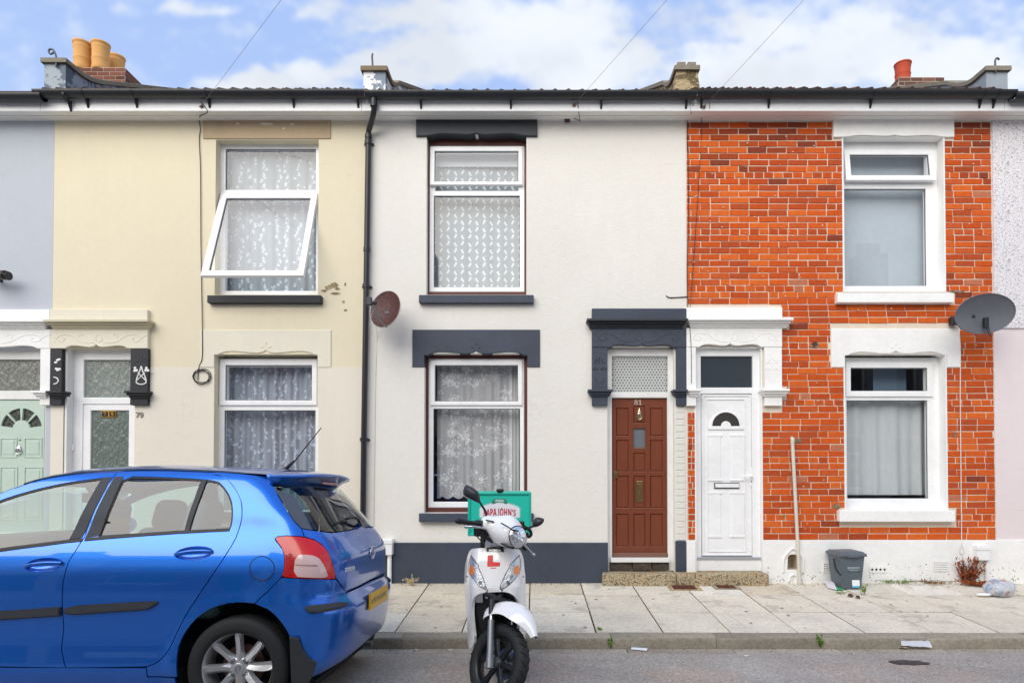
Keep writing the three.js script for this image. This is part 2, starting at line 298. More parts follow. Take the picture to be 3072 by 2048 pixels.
// a window: frame with mullions cut from one profile, sashes, panes
function windowAt(h, { open, panes, z = FZ, frame = M.upvc, sashes = [], out, label, bar = .0 }) {
  const w = new THREE.Group(); w.name = 'window'; h.add(w); if (label) w.userData.label = label;
  const o = R2(out || open, z), pr = panes.map((p) => R2(p, z));
  part(w, 'frame', slab(rectPts(o[0] - .006, o[1] - .006, o[2] + .006, o[3] + .006), z, .07, { holes: pr.map((p) => rectPts(...p)), bevel: .007 }), frame);
  pr.forEach((p, i) => { if (sashes[i]) return; const g = new THREE.PlaneGeometry(p[2] - p[0] + .02, p[3] - p[1] + .02); g.translate((p[0] + p[2]) / 2, (p[1] + p[3]) / 2, z - .03); part(w, 'pane', g, M.glass);
    // black glazing gasket
    part(w, 'gasket', slab(rectPts(p[0] - .004, p[1] - .004, p[2] + .004, p[3] + .004), z - .022, .006, { holes: [rectPts(p[0] + .006, p[1] + .006, p[2] - .006, p[3] - .006)] }), M.rubber); });
  sashes.forEach((s) => {
    if (!s) return;
    const q = R2(s.out, z), p = R2(s.pane, z), sg = new THREE.Group(); sg.name = 'sash'; w.add(sg);
    const hx = (q[0] + q[2]) / 2, hy = q[3], zz = z + .022;
    const L = (r) => rectPts(r[0] - hx, r[1] - hy, r[2] - hx, r[3] - hy);
    part(sg, 'sash_frame', slab(L(q), .0, .05, { holes: [L(p)], bevel: .007 }), frame);
    const g = new THREE.PlaneGeometry(p[2] - p[0] + .02, p[3] - p[1] + .02); g.translate((p[0] + p[2]) / 2 - hx, (p[1] + p[3]) / 2 - hy, -.025); part(sg, 'pane', g, M.glass);
    part(sg, 'gasket', slab(L([p[0] - .004, p[1] - .004, p[2] + .004, p[3] + .004]), -.018, .006, { holes: [L([p[0] + .006, p[1] + .006, p[2] - .006, p[3] - .006])] }), M.rubber);
    sg.position.set(hx, hy, zz); sg.rotation.x = -(s.tilt || 0);
  });
  return w;
}
// scroll-bottomed lintel; r = outer rectangle, legs = y where the side blocks end, inner = opening x range
function lintel(h, r, open, legs, mat, z, { carve = true, wave = 12, name = 'lintel', sprig = true } = {}) {
  const o = R2(r), [ix0, ey] = at(open[0], open[1]), [ix1] = at(open[2], open[1]), ly = at(0, legs)[1];
  const s = new THREE.Shape(), cx = (ix0 + ix1) / 2, hw = (ix1 - ix0) / 2, wv = wave / 250;
  s.moveTo(o[0], o[3]); s.lineTo(o[0], ly); s.lineTo(ix0, ly); s.lineTo(ix0, ey); s.lineTo(ix0 + .04, ey);
  s.bezierCurveTo(ix0 + hw * .25, ey + wv * 1.35, ix0 + hw * .45, ey + wv * .75, cx - hw * .28, ey + wv * .45);
  s.bezierCurveTo(cx - hw * .15, ey + wv * .3, cx - hw * .05, ey + wv * .5, cx, ey + wv * 1.15);
  s.bezierCurveTo(cx + hw * .05, ey + wv * .5, cx + hw * .15, ey + wv * .3, cx + hw * .28, ey + wv * .45);
  s.bezierCurveTo(ix1 - hw * .45, ey + wv * .75, ix1 - hw * .25, ey + wv * 1.35, ix1 - .04, ey);
  s.lineTo(ix1, ey); s.lineTo(ix1, ly); s.lineTo(o[2], ly); s.lineTo(o[2], o[3]); s.closePath();
  const m = part(h, name, slab(s, z, z + .2, { bevel: .006, curve: 10 }), mat);
  if (sprig) { // a small three-petalled sprig in relief above the point
    const y = ey + wv + .06, L = []; for (const [dx, dy] of [[0, .03], [-.045, -.012], [.045, -.012]]) { const g = new THREE.SphereGeometry(.016, 10, 6); g.scale(.8, 1.25, .35); g.rotateZ(-dx * 22); g.translate(cx + dx, y + dy, z); L.push(g); }
    part(m, 'carving', merge(L), mat);
  }
  return m;
}
function sill(h, r, zf, mat, name = 'sill') { const o = R2(r, zf); return part(h, name, box(o[0], o[1], FZ - .02, o[2], o[3], zf, .008), mat); }
// carved scroll on a door-head frieze: thin raised lines
function scroll(parent, cx, cy, w, z, mat) {
  const L = [];
  for (const s of [-1, 1]) {
    const p = (x, y) => [cx + s * x * w, cy + y, z];
    L.push(tube([p(.05, -.05), p(.12, -.055), p(.2, -.03), p(.27, .025), p(.33, .045), p(.40, .03), p(.43, -.005), p(.40, -.035), p(.355, -.03), p(.345, -.005), p(.365, .006)], .0042, 40, 6));
    L.push(tube([p(.43, -.01), p(.48, .035), p(.5, .04)], .0035, 10, 6));
    L.push(tube([p(.155, .02), p(.16, .045), p(.19, .045), p(.2, .02), p(.185, .0)], .0035, 14, 6));
    for (const [dx, dy] of [[.36, -.008], [.45, -.04], [.03, -.02]]) { const g = new THREE.SphereGeometry(.009, 8, 6); g.scale(1, 1, .4); g.translate(...p(dx, dy)); L.push(g); }
  }
  L.push(tube([[cx, cy - .045, z], [cx - .035, cy - .02, z], [cx - .03, cy + .02, z], [cx, cy + .05, z], [cx + .03, cy + .02, z], [cx + .035, cy - .02, z], [cx, cy - .045, z]], .0042, 30, 6));
  part(parent, 'carving', merge(L), mat);
}
// moulded door surround shared by pairs of houses. x are measured photo columns
function doorHead(h, { x0, x1, cx0, cx1, ix0, ix1, top, c0, c1, fy, py, cap, mats, pil0 = true, pil1 = true, lcap, rcap, zf = .05 }) {
  const [bm, cm, fm, pm] = mats;
  const b = R2([x0, top, x1, c0]); part(h, 'head_block', box(b[0], b[1], -.05, b[2], b[3], zf + .005, .006), bm);
  const c = R2([cx0, c0, cx1, c1]);
  // cornice: stepped mouldings
  const hh = c[3] - c[1], st = [[0, .30, .15], [.30, .55, .115], [.55, .8, .085], [.8, 1, .066]].map(([a, e, z]) => box(c[0] + (.15 - z) * .5, c[3] - hh * e, -.05, c[2] - (.15 - z) * .5, c[3] - hh * a - (a ? 0 : 0), z, .005));
  part(h, 'cornice', merge(st), cm);
  lintelFrieze(h, { x0, x1, ix0, ix1, c1, fy, zf, fm });
  for (const [on, a, e, capr] of [[pil0, x0, ix0, lcap], [pil1, ix1, x1, rcap]]) {
    if (!on) continue;
    const p = R2([a, fy + 1, e, py]); const pl = part(h, 'pilaster', box(p[0], p[1], -.05, p[2], p[3], zf, .005), pm);
    const k = R2([capr[0], cap[0], capr[1], cap[1]]), kh = k[3] - k[1];
    part(pl, 'capital', merge([box(k[0], k[3] - kh * .35, -.05, k[2], k[3], .12, .005), box(k[0] + .015, k[3] - kh * .7, -.05, k[2] - .015, k[3] - kh * .35, .095, .005), box(k[0] + .03, k[1], -.05, k[2] - .03, k[3] - kh * .7, .072, .004)]), pm);
  }
}
function lintelFrieze(h, { x0, x1, ix0, ix1, c1, fy, zf, fm }) {
  const m = lintel(h, [x0, c1, x1, fy], [ix0, fy, ix1, fy], fy, fm, zf, { name: 'frieze', sprig: false, wave: 10 });
  const [a, y1] = at(x0, c1), [b, y0] = at(x1, fy); scroll(m, (a + b) / 2, (y0 + y1) / 2 + .005, (b - a), zf, fm);
}

// wall openings (measured rectangles), lower edge of doors at the paving
const OP = { creamUp: [647, 419, 953, 884], creamLow: [643, 1062, 953, 1540], creamDoor: [192, 1044, 398, 1740], greyDoor: [-160, 1044, 129, 1740], whiteUp: [1280, 404, 1579, 884], whiteLow: [1273, 1060, 1582, 1538], whiteDoor: [1822, 1040, 2025, 1738], brickDoor: [2086, 1042, 2287, 1738], brickUp: [2528, 411, 2835, 876], brickLow: [2533, 1060, 2841, 1530] };
const O = Object.fromEntries(Object.entries(OP).map(([k, v]) => [k, R2(v)]));
const up = (o) => [o[0], Math.max(o[1], .215), o[2], o[3]];
const doorO = (o) => [o[0], .24, o[2], o[3]];

const creamWall = paintWall('#e6dcc0'), creamLow = paintWall('#e8e1d1'), whiteWall = paintWall('#e8e5dd', { bumpScale: .0026 }), greyWall = paintWall('#bfc5cd');
const pinkWall = paintWall('#e6dadb'), pebble = std('#ffffff', { roughness: .95, bumpMap: tex(512, (u, v) => fbm(u * 60, v * 60, 60, 2, 33, .7), { rep: 1.7 }), bumpScale: .008, map: tex(512, (u, v) => { const n = fbm(u * 60, v * 60, 60, 2, 33, .7), k = hash(Math.floor(u * 128), Math.floor(v * 128), 2); const l = .90 - (n < .36 ? .22 : 0) + (k - .5) * .05; return [l, l - .012, l]; }, { srgb: true, rep: 1.7 }) });

house('grey', 'grey_house', 'pale blue grey rendered house with light green front door', EDGE.grey, EDGE.a, greyWall, [doorO(O.greyDoor)]);
house('cream', 'cream_house', 'cream rendered house with half glazed white door numbered 79', EDGE.a, EDGE.b, creamWall, [doorO(O.creamDoor), O.creamUp, O.creamLow]);
house('white', 'white_house', 'white rendered house with navy lintels and panelled brown door numbered 81', EDGE.b, EDGE.c, whiteWall, [doorO(O.whiteDoor), O.whiteUp, O.whiteLow]);
house('brick', 'brick_house', 'red brick house with white window surrounds and a plain white door', EDGE.c, EDGE.d, std('#e4d6c2', { roughness: .95, map: withRep(N.mottle, 1.2), bumpMap: withRep(N.grain, 1.5), bumpScale: .003 }), [doorO(O.brickDoor), O.brickUp, O.brickLow, ...LOWHOLES.map((r) => R2(r))]);
house('pink', 'pink_house', 'house with pebbledashed upper floor and pale pink render below', EDGE.d, EDGE.end, pinkWall, []);

// cream house: paler band of paint on the ground floor, pebbledash on the pink house, white plinths: thin coats standing proud
{ const yb = at(600, 1102)[1], o = O.creamLow, d = O.creamDoor;
  part(HH.cream, 'lower_render', slab(rectPts(EDGE.a + .002, .11, EDGE.b - .002, yb), .004, .004, { holes: [rectPts(d[0], .24, d[2], yb - .0005), rectPts(o[0], o[1], o[2], yb - .0005)] }), creamLow);
  const py = at(3000, 985)[1]; part(HH.pink, 'pebbledash', box(EDGE.d + .006, py, -.05, EDGE.end, WALLTOP - .002, .018, .004), pebble);
  const pl = at(2900, 1618)[1]; part(HH.pink, 'plinth', box(EDGE.d + .004, .12, -.05, EDGE.end, pl, .022, .006), M.trimWhite);
}
// ---------------------------------------------------------------- bricks of the red house
{
  const h = HH.brick, R = rng(77), course = .0762, joint = .009, step = .2345;
  const zf = .007, y0 = at(2300, 1619)[1], y1 = WALLTOP - .035;
  const bmap = tex(256, (u, v) => { const a = fbm(u * 6, v * 6, 6, 5, 5, .6), b = fbm(u * 60, v * 60, 60, 2, 15), s = hash(Math.floor(u * 70), Math.floor(v * 70), 9); let l = .88 + .42 * (a - .5) + .20 * (b - .5); if (s > .993) l += .35; if (s < .012) l -= .25; return [l, l, l * .97]; }, { rep: 2.1 });
  const bump = withRep(N.grain, 3);
  const mk = (c) => phys(c, { specularIntensity: .25, roughness: .92, map: bmap, bumpMap: bump, bumpScale: .0022 });
  const reds = ['#dc642a', '#d45c26', '#e26f30', '#cc5827', '#c25329', '#dc6a30', '#cf6033', '#bd552f'].map(mk);
  const browns = ['#a34a2e', '#8f4632', '#ad4e2c'].map(mk), pale = mk('#c67a5c');
  const obstacles = [O.brickUp, [O.brickDoor[0], 0, O.brickDoor[2], O.brickDoor[3]], O.brickLow, R2([2498, 330, 2860, 413]), R2([2514, 875, 2864, 907]), R2([2493, 986, 2880, 1102]), R2([2520, 1529, 2868, 1566]), R2([2040, 925, 2345, 1219]), R2([2055, 961, 2367, 987]), R2([2278, 1169, 2359, 1190])];
  const geos = { s: [0, 1, 2, 3].map(() => chamferBox(1, course - joint, .05, .004, .0016, R)), h: [0, 1].map(() => chamferBox(1, course - joint, .05, .004, .0016, R)) };
  // the chamfer keeps its size when a unit-wide brick is scaled: build per length class instead
  const lenClass = new Map();
  const geoFor = (w) => { const k = Math.round(w / .006); if (!lenClass.has(k)) lenClass.set(k, [0, 1, 2].map(() => chamferBox(k * .006, course - joint, .05, .004, .0026, R))); return lenClass.get(k)[Math.floor(R() * 3)]; };
  const bricks = []; void geos;
  const rows = Math.floor((y1 - y0) / course);
  for (let r = 0; r < rows; r++) {
    const yc = y0 + (r + .5) * course, header = r % 9 === 3;
    let free = [[EDGE.c + .006, EDGE.d - .006]];
    for (const o of obstacles) { if (yc + course * .45 < o[1] || yc - course * .45 > o[3]) continue; free = free.flatMap(([a, b]) => [[a, Math.min(b, o[0] - .004)], [Math.max(a, o[2] + .004), b]].filter(([p, q]) => q - p > .03)); }
    const unit = header ? step / 2 : step; let x = EDGE.c - .3 + (r % 2 ? unit / 2 : 0) + (R() - .5) * .02;
    while (x < EDGE.d) {
      let w = unit * (1 + (R() - .5) * .05); if (!header && R() < .05) w *= .52;
      for (const [a, b] of free) { const p = Math.max(x, a), q = Math.min(x + w, b); if (q - p > .03) bricks.push({ x: (p + q) / 2, y: yc + (R() - .5) * .003, w: q - p - joint, r }); }
      x += w;
    }
  }
  const dist = (b) => Math.hypot(b.x - 2.9, b.y - 2.6) - b.w * 4;
  bricks.sort((p, q) => dist(p) - dist(q));
  const rest = [[], []];
  bricks.forEach((b, i) => {
    const soot = b.y > y1 - .32 ? (R() < .62) : b.y > y1 - .75 ? (b.x < EDGE.c + 1.2 || b.x > EDGE.d - .4) && R() < .4 : R() < .012;
    const mat = soot ? browns[Math.floor(R() * 3)] : R() < .02 ? pale : reds[Math.floor(R() * reds.length)];
    const z = zf + (R() - .5) * .003, g = geoFor(b.w);
    if (i < 300) { const m = part(h, 'brick', g, mat); m.position.set(b.x, b.y, z); m.rotation.z = (R() - .5) * .006; } else {
      const q = g.clone(); q.translate(b.x, b.y, z); const c = mat.color, n = q.attributes.position.count, col = new Float32Array(n * 3); for (let k = 0; k < n; k++) { col[k * 3] = c.r; col[k * 3 + 1] = c.g; col[k * 3 + 2] = c.b; } q.setAttribute('color', new THREE.BufferAttribute(col, 3)); rest[0].push(q);
    }
  });
  const mm = mk('#ffffff'); mm.vertexColors = true;
  const m = part(h, 'bricks', mergeGeometries(rest[0]), mm); m.userData.kind = 'stuff';
  // painted brick pier of the white house beside its door
  const pier = R2([2026, 1218, 2058, 1621]), pm = std('#e9e6dd', { roughness: .85, map: withRep(N.mottle, 1) });
  const pg = chamferBox(.118, course - .005, .04, .006, .002, R);
  for (let y = pier[1]; y < pier[3] - .04; y += course) { const q = part(HH.white, 'brick', pg, pm); q.position.set((pier[0] + pier[2]) / 2, y + course / 2, .010); q.scale.x = (pier[2] - pier[0] - .004) / .118; }
}
// ---------------------------------------------------------------- lintels, sills, plinths
const stoneLintel = std('#bda98a', { roughness: .9, map: withRep(N.mottle, .8), bumpMap: withRep(N.coarse, 1), bumpScale: .006 });
const creamTrim = paintWall('#e6e0cd', { bumpScale: .001 }), creamMould = paintWall('#cfc7ac', { bumpScale: .001 });
part(HH.cream, 'lintel', (() => { const o = R2([609, 362, 992, 417]); return box(o[0], o[1], -.2, o[2], o[3] + .03, .014, .008); })(), stoneLintel, 'bare weathered stone lintel');
sill(HH.cream, [620, 885, 962, 908], .075, M.blackTrim);
lintel(HH.cream, [602, 990, 993, 1062], [643, 1064, 953, 1064], 1102, creamTrim, .012);
sill(HH.cream, [610, 1538, 990, 1566], .075, M.blackTrim);
lintel(HH.white, [1249, 362, 1612, 404], [1283, 410, 1577, 404], 411, M.navyDark, .035, { wave: 7, sprig: false });
sill(HH.white, [1256, 884, 1601, 908], .07, M.navy);
lintel(HH.white, [1237, 989, 1620, 1062], [1273, 1066, 1582, 1066], 1101, M.navy, .014);
sill(HH.white, [1256, 1540, 1601, 1566], .07, M.navy);
lintel(HH.brick, [2498, 360, 2860, 404], [2534, 413, 2829, 404], 414, M.trimWhite, .03, { wave: 5, sprig: false });
sill(HH.brick, [2514, 878, 2864, 907], .085, M.trimWhite);
lintel(HH.brick, [2493, 986, 2880, 1062], [2533, 1066, 2841, 1066], 1102, M.trimWhite, .016);
sill(HH.brick, [2520, 1531, 2868, 1565], .085, M.trimWhite);
{ // plinths: rendered bands at the foot of the walls
  const a = R2([1099, 1627, 1824, 1780]); part(HH.white, 'plinth', box(a[0], .12, -.05, a[2], a[3], .022, .008), M.navy);
  const b = R2([2026, 1622, 2058, 1720]); part(HH.white, 'plinth', box(b[0], .16, -.05, b[2], b[3], .02, .006), M.navy);
  const hole = R2([2360, 1662, 2394, 1708]), y1 = at(2300, 1619)[1], x0 = at(2286, 1700)[0];
  const s = poly(rectPts(x0, .12, EDGE.d, y1)); const hp = new THREE.Path(); { const cx = (hole[0] + hole[2]) / 2, hw = (hole[2] - hole[0]) / 2; hp.moveTo(cx - hw, hole[1]); hp.lineTo(cx + hw, hole[1]); hp.lineTo(cx + hw * .9, hole[3] - .06); hp.quadraticCurveTo(cx + hw, hole[3], cx, hole[3]); hp.quadraticCurveTo(cx - hw, hole[3], cx - hw * .9, hole[3] - .06); hp.closePath(); } s.holes.push(hp); for (const r of LOWHOLES.slice(1)) s.holes.push(poly(rectPts(...R2(r, .03))));
  part(HH.brick, 'plinth', slab(s, .03, .028, { bevel: .006 }), M.trimWhite);
  const c = R2([2059, 1621, 2086, 1716]); part(HH.brick, 'plinth', box(c[0], .16, -.05, c[2], c[3], .03, .006), M.trimWhite);
  // boot scraper recess: dark lining behind the hole and a raised moulded rim round it
  const cx = (hole[0] + hole[2]) / 2, hw = (hole[2] - hole[0]) / 2;
  const niche = part(HH.brick, 'boot_scraper_niche', merge([tube([[cx - hw - .05, hole[1] - .03, .032], [cx - hw - .045, hole[3] - .05, .036], [cx - hw * .6, hole[3] + .05, .036], [cx, hole[3] + .075, .038], [cx + hw * .6, hole[3] + .05, .036], [cx + hw + .045, hole[3] - .05, .036], [cx + hw + .05, hole[1] - .03, .032]], .014, 40, 8), tube([[cx - hw * .8, hole[1] - .14, .03], [cx - hw * .5, hole[1] - .075, .036], [cx, hole[1] - .055, .04], [cx + hw * .5, hole[1] - .075, .036], [cx + hw * .8, hole[1] - .14, .03]], .013, 24, 8)]), M.trimWhite);
  part(niche, 'recess_lining', box(hole[0] - .03, hole[1] - .03, -.20, hole[2] + .03, hole[3] + .03, -.19), std('#d6cfc2', { roughness: 1 }));
}
// ---------------------------------------------------------------- windows
windowAt(HH.cream, { open: [656, 434, 958, 884], panes: [[676, 446, 946, 569], [676, 590, 946, 872]], sashes: [null, { out: [664, 580, 952, 884], pane: [684, 600, 934, 866], tilt: 22 * Math.PI / 180 }], label: 'upper window with its lower sash swung open' });
windowAt(HH.cream, { open: [656, 1076, 962, 1545], panes: [[680, 1098, 934, 1200], [672, 1231, 944, 1530]], sashes: [{ out: [660, 1078, 951, 1216], pane: [678, 1096, 936, 1201] }] });
windowAt(HH.white, { open: [1290, 438, 1572, 874], panes: [[1306, 456, 1555, 572], [1302, 587, 1559, 861]], sashes: [{ out: [1291, 441, 1568, 559], pane: [1305, 456, 1555, 549], tilt: .05 }] });
windowAt(HH.white, { open: [1287, 1077, 1571, 1521], panes: [[1305, 1096, 1554, 1204], [1300, 1226, 1560, 1505]], sashes: [{ out: [1291, 1081, 1567, 1216], pane: [1305, 1096, 1554, 1204] }] });
// brown timber lining round the white house's windows
for (const [o, i] of [[[1276, 398, 1583, 886], [1288, 436, 1574, 876]], [[1270, 1054, 1586, 1541], [1285, 1075, 1573, 1523]]]) { const a = R2(o, FZ + .012), b = R2(i, FZ + .012); part(HH.white, 'timber_lining', slab(rectPts(...a), FZ + .012, .05, { holes: [rectPts(...b)], bevel: .004 }), M.brownTimber); }
windowAt(HH.brick, { open: [2528, 428, 2818, 876], panes: [[2546, 462, 2782, 540], [2534, 566, 2782, 857]], sashes: [{ out: [2531, 452, 2800, 549], pane: [2547, 467, 2783, 533], tilt: .13 }] });
windowAt(HH.brick, { open: [2533, 1074, 2822, 1530], panes: [[2552, 1104, 2780, 1173], [2541, 1201, 2787, 1495]], sashes: [{ out: [2536, 1087, 2798, 1190], pane: [2551, 1104, 2781, 1173] }] });

// the brick house's openings are lined and edged with white paint
for (const o of [O.brickUp, O.brickLow, doorO(O.brickDoor)]) part(HH.brick, 'painted_reveal', slab(rectPts(o[0] - .012, o[1] - .0, o[2] + .012, o[3] + .0), .0125, .132, { holes: [rectPts(o[0] + .004, o[1] + .004, o[2] - .004, o[3] - .004)] }), M.trimWhite);
// ---------------------------------------------------------------- net curtains
const lace = {
  vine: canvasTex(1024, 1024, (g, w, h) => {
    g.fillStyle = '#787878'; g.fillRect(0, 0, w, h); const R = rng(5); g.strokeStyle = g.fillStyle = '#e2e2e2';
    for (let k = 0; k < 7; k++) { const x0 = 60 + k * 146 + R() * 40, ph = R() * 6; g.lineWidth = 3; g.beginPath(); g.moveTo(x0, 0); for (let y = 0; y <= h; y += 16) g.lineTo(x0 + 22 * Math.sin(y / 1024 * 8 * Math.PI + ph), y); g.stroke();
      for (let y = 10 + R() * 40; y < h; y += 40 + R() * 44) { const x = x0 + 22 * Math.sin(y / 1024 * 8 * Math.PI + ph), s = R() < .5 ? -1 : 1, n = 3 + Math.floor(R() * 4); for (let q = 0; q < n; q++) { g.save(); g.translate(x + s * 8, y); g.rotate(s * (q - n / 2) * .5 + (R() - .5) * .4); g.beginPath(); g.ellipse(s * (18 + R() * 8), 0, 13 + R() * 6, 4 + R() * 2, 0, 0, 7); g.fill(); g.restore(); } } }
    for (let k = 0; k < 12; k++) { g.save(); g.translate(R() * w, R() * h); g.rotate(R() * 2 - 1); g.beginPath(); g.ellipse(0, 0, 24, 9, .5, 0, 7); g.ellipse(18, -12, 7, 7, 0, 0, 7); g.fill(); g.restore(); }
  }, { srgb: false }),
  leaf: canvasTex(256, 256, (g, w, h) => {
    g.fillStyle = '#6e6e6e'; g.fillRect(0, 0, w, h); g.fillStyle = '#f4f4f4';
    for (const [x, y, s] of [[64, 64, 1], [192, 192, 1], [192, 40, -1], [64, 170, -1]]) for (let q = 0; q < 9; q++) { const a = -1.5 + q * .37; g.save(); g.translate(x - s * 22, y + 16); g.rotate(s * a * .75 - (s > 0 ? .5 : -.5)); g.beginPath(); g.ellipse(s * (30 + 9 * Math.sin(q * 1.1)), 0, 20, 6.5, 0, 0, 7); g.fill(); g.restore(); }
  }, { srgb: false }),
  rose: canvasTex(1024, 1024, (g, w, h) => {
    g.fillStyle = '#747474'; g.fillRect(0, 0, w, h); const R = rng(15); g.strokeStyle = '#e6e6e6'; g.fillStyle = '#e6e6e6';
    for (let k = 0; k < 46; k++) { const x = R() * w, y = R() * h; for (let q = 0; q < 4; q++) { g.lineWidth = 4; g.beginPath(); g.arc(x + (R() - .5) * 7, y + (R() - .5) * 7, 7 + q * 7, R() * 6, R() * 6 + 4); g.stroke(); }
      for (let q = 0; q < 9; q++) { const a = R() * 6.28, r = 44 + R() * 30; g.save(); g.translate(x + Math.cos(a) * r, y + Math.sin(a) * r); g.rotate(a + R()); g.lineWidth = 3; g.beginPath(); g.ellipse(0, 0, 18, 6, 0, 0, 7); q % 3 ? g.stroke() : g.fill(); g.restore(); } }
  }, { srgb: false }),
  plain: tex(128, (u, v) => .62 + .1 * fbm(u * 20, v * 3, 20, 3, 3)),
};
function curtain(label, r, z, map, { rep = 1, rep2, folds = 9, amp = .014, color = '#f3f5f7', hem = 0, group = 'net curtains in the windows', opacity = 1, seed = 1 } = {}) {
  const o = R2(r, z), W = o[2] - o[0], H = o[3] - o[1], g = new THREE.PlaneGeometry(W, H, 96, 24), p = g.attributes.position, uv = g.attributes.uv;
  for (let i = 0; i < p.count; i++) { const x = p.getX(i), y = p.getY(i), t = x / W; const d = (Math.sin(t * folds * 6.28 + Math.sin(t * 11 + seed) * 1.6 + .5 * Math.sin(y * 2 + t * 5)) * .75 + .35 * Math.sin(t * folds * 10.7 + seed * 3)) * amp * (.6 + .4 * (.5 - y / H)) + Math.sin(t * 3.7 + seed) * amp; uv.setXY(i, (x + W / 2) * 1.0, y + H / 2); p.setZ(i, d); if (hem && y < -H / 2 + .01) p.setY(i, y + Math.abs(Math.sin(t * hem * Math.PI)) * -.035); }
  g.computeVertexNormals(); g.translate((o[0] + o[2]) / 2, (o[1] + o[3]) / 2, z);
  const m = new THREE.MeshStandardMaterial({ color: C(color), roughness: .95, side: THREE.DoubleSide, alphaMap: withRep(map, rep, rep2), transparent: true, opacity });
  return solo('net_curtain', g, m, label, 'curtain', group);
}
curtain('white lace curtain with vines and birds behind the propped open sash', [664, 440, 956, 874], -.27, lace.vine, { rep: .95, color: '#d5e2ec', folds: 7, hem: 9, seed: 2 });
curtain('white lace curtain with vines on the cream house ground floor', [664, 1090, 956, 1545], -.27, lace.vine, { rep: 1.0, folds: 11, amp: .036, color: '#dbe6f5', seed: 5 });
curtain('leaf patterned net curtain over the upper window with brown lining', [1292, 490, 1576, 872], -.30, lace.leaf, { rep: 5.6, color: '#cfdce3', folds: 5, amp: .012, seed: 3 });
curtain('rose lace curtain in the window behind the scooter', [1312, 1098, 1536, 1488], -.28, lace.rose, { rep: 1.15, folds: 6, amp: .024, hem: 7, seed: 4 });
curtain('plain white voile drawn aside at the edge of the rose lace', [1526, 1096, 1578, 1530], -.33, lace.plain, { rep: 3, folds: 3, amp: .02, seed: 6 });
curtain('sheer white voile gathered in the brick house ground floor window', [2534, 1200, 2800, 1484], -.28, lace.plain, { rep: 3, folds: 4, amp: .03, seed: 8, opacity: .92, color: '#e6eef0' });
solo('roller_blind', (() => { const o = R2([2520, 440, 2830, 880], -.3); return box(o[0], o[1], -.302, o[2], o[3], -.3); })(), std('#b7c3cc', { roughness: .9, map: withRep(N.mottle, .5) }), 'plain pale grey blind filling the upper window of the brick house', 'blind');
solo('roller_blind', (() => { const o = R2([1282, 430, 1580, 500], -.26); return box(o[0], o[1], -.262, o[2], o[3], -.26); })(), std('#c9d2d8', { roughness: .9, map: withRep(N.mottle, .5) }), 'short pale blind at the head of the leaf patterned net', 'blind');
solo('curtain_panel', (() => { const o = R2([2620, 1100, 2720, 1180], -.34); return box(o[0], o[1], -.345, o[2], o[3], -.34); })(), std('#5c7184', { roughness: .9 }), 'blue grey cloth hanging behind the small top light', 'curtain');
// ---------------------------------------------------------------- doors
const frosted = (c, bumpT, sc) => phys(c, { roughness: .32, transmission: .55, thickness: 0, ior: 1.6, bumpMap: bumpT, bumpScale: sc });
const wavy = tex(256, (u, v) => fbm(u * 14, v * 7, 14, 3, 21, .5), { rep: 3 });
const obscure = frosted('#b9c4bd', wavy, .01), smoke = frosted('#596067', withRep(N.grain, 4), .002);
function leafFrame(h, name, r, z, { mat = M.upvc, holes = [], depth = .06, bevel = .006 }) { const o = R2(r, z); return part(h, name, slab(rectPts(...o), z, depth, { holes: holes.map((q) => rectPts(...R2(q, z))), bevel }), mat); }
function glassIn(h, r, z, mat, name = 'pane') { const o = R2(r, z), g = new THREE.PlaneGeometry(o[2] - o[0] + .012, o[3] - o[1] + .012); g.translate((o[0] + o[2]) / 2, (o[1] + o[3]) / 2, z); return part(h, name, uvm(g), mat); }
const font = await new FontLoader().loadAsync('fonts/droid/droid_sans_bold.typeface.json'), fontS = await new FontLoader().loadAsync('fonts/droid/droid_serif_bold.typeface.json'), fontR = await new FontLoader().loadAsync('fonts/droid/droid_sans_regular.typeface.json');
function text(s, size, depth, f = font, sx = 1) { const g = new TextGeometry(s, { font: f, size, depth, curveSegments: 6, bevelEnabled: false }); g.computeBoundingBox(); const b = g.boundingBox; g.translate(-(b.min.x + b.max.x) / 2, -(b.min.y + b.max.y) / 2, 0); g.scale(sx, 1, 1); return g; }
const DZ = -.10;
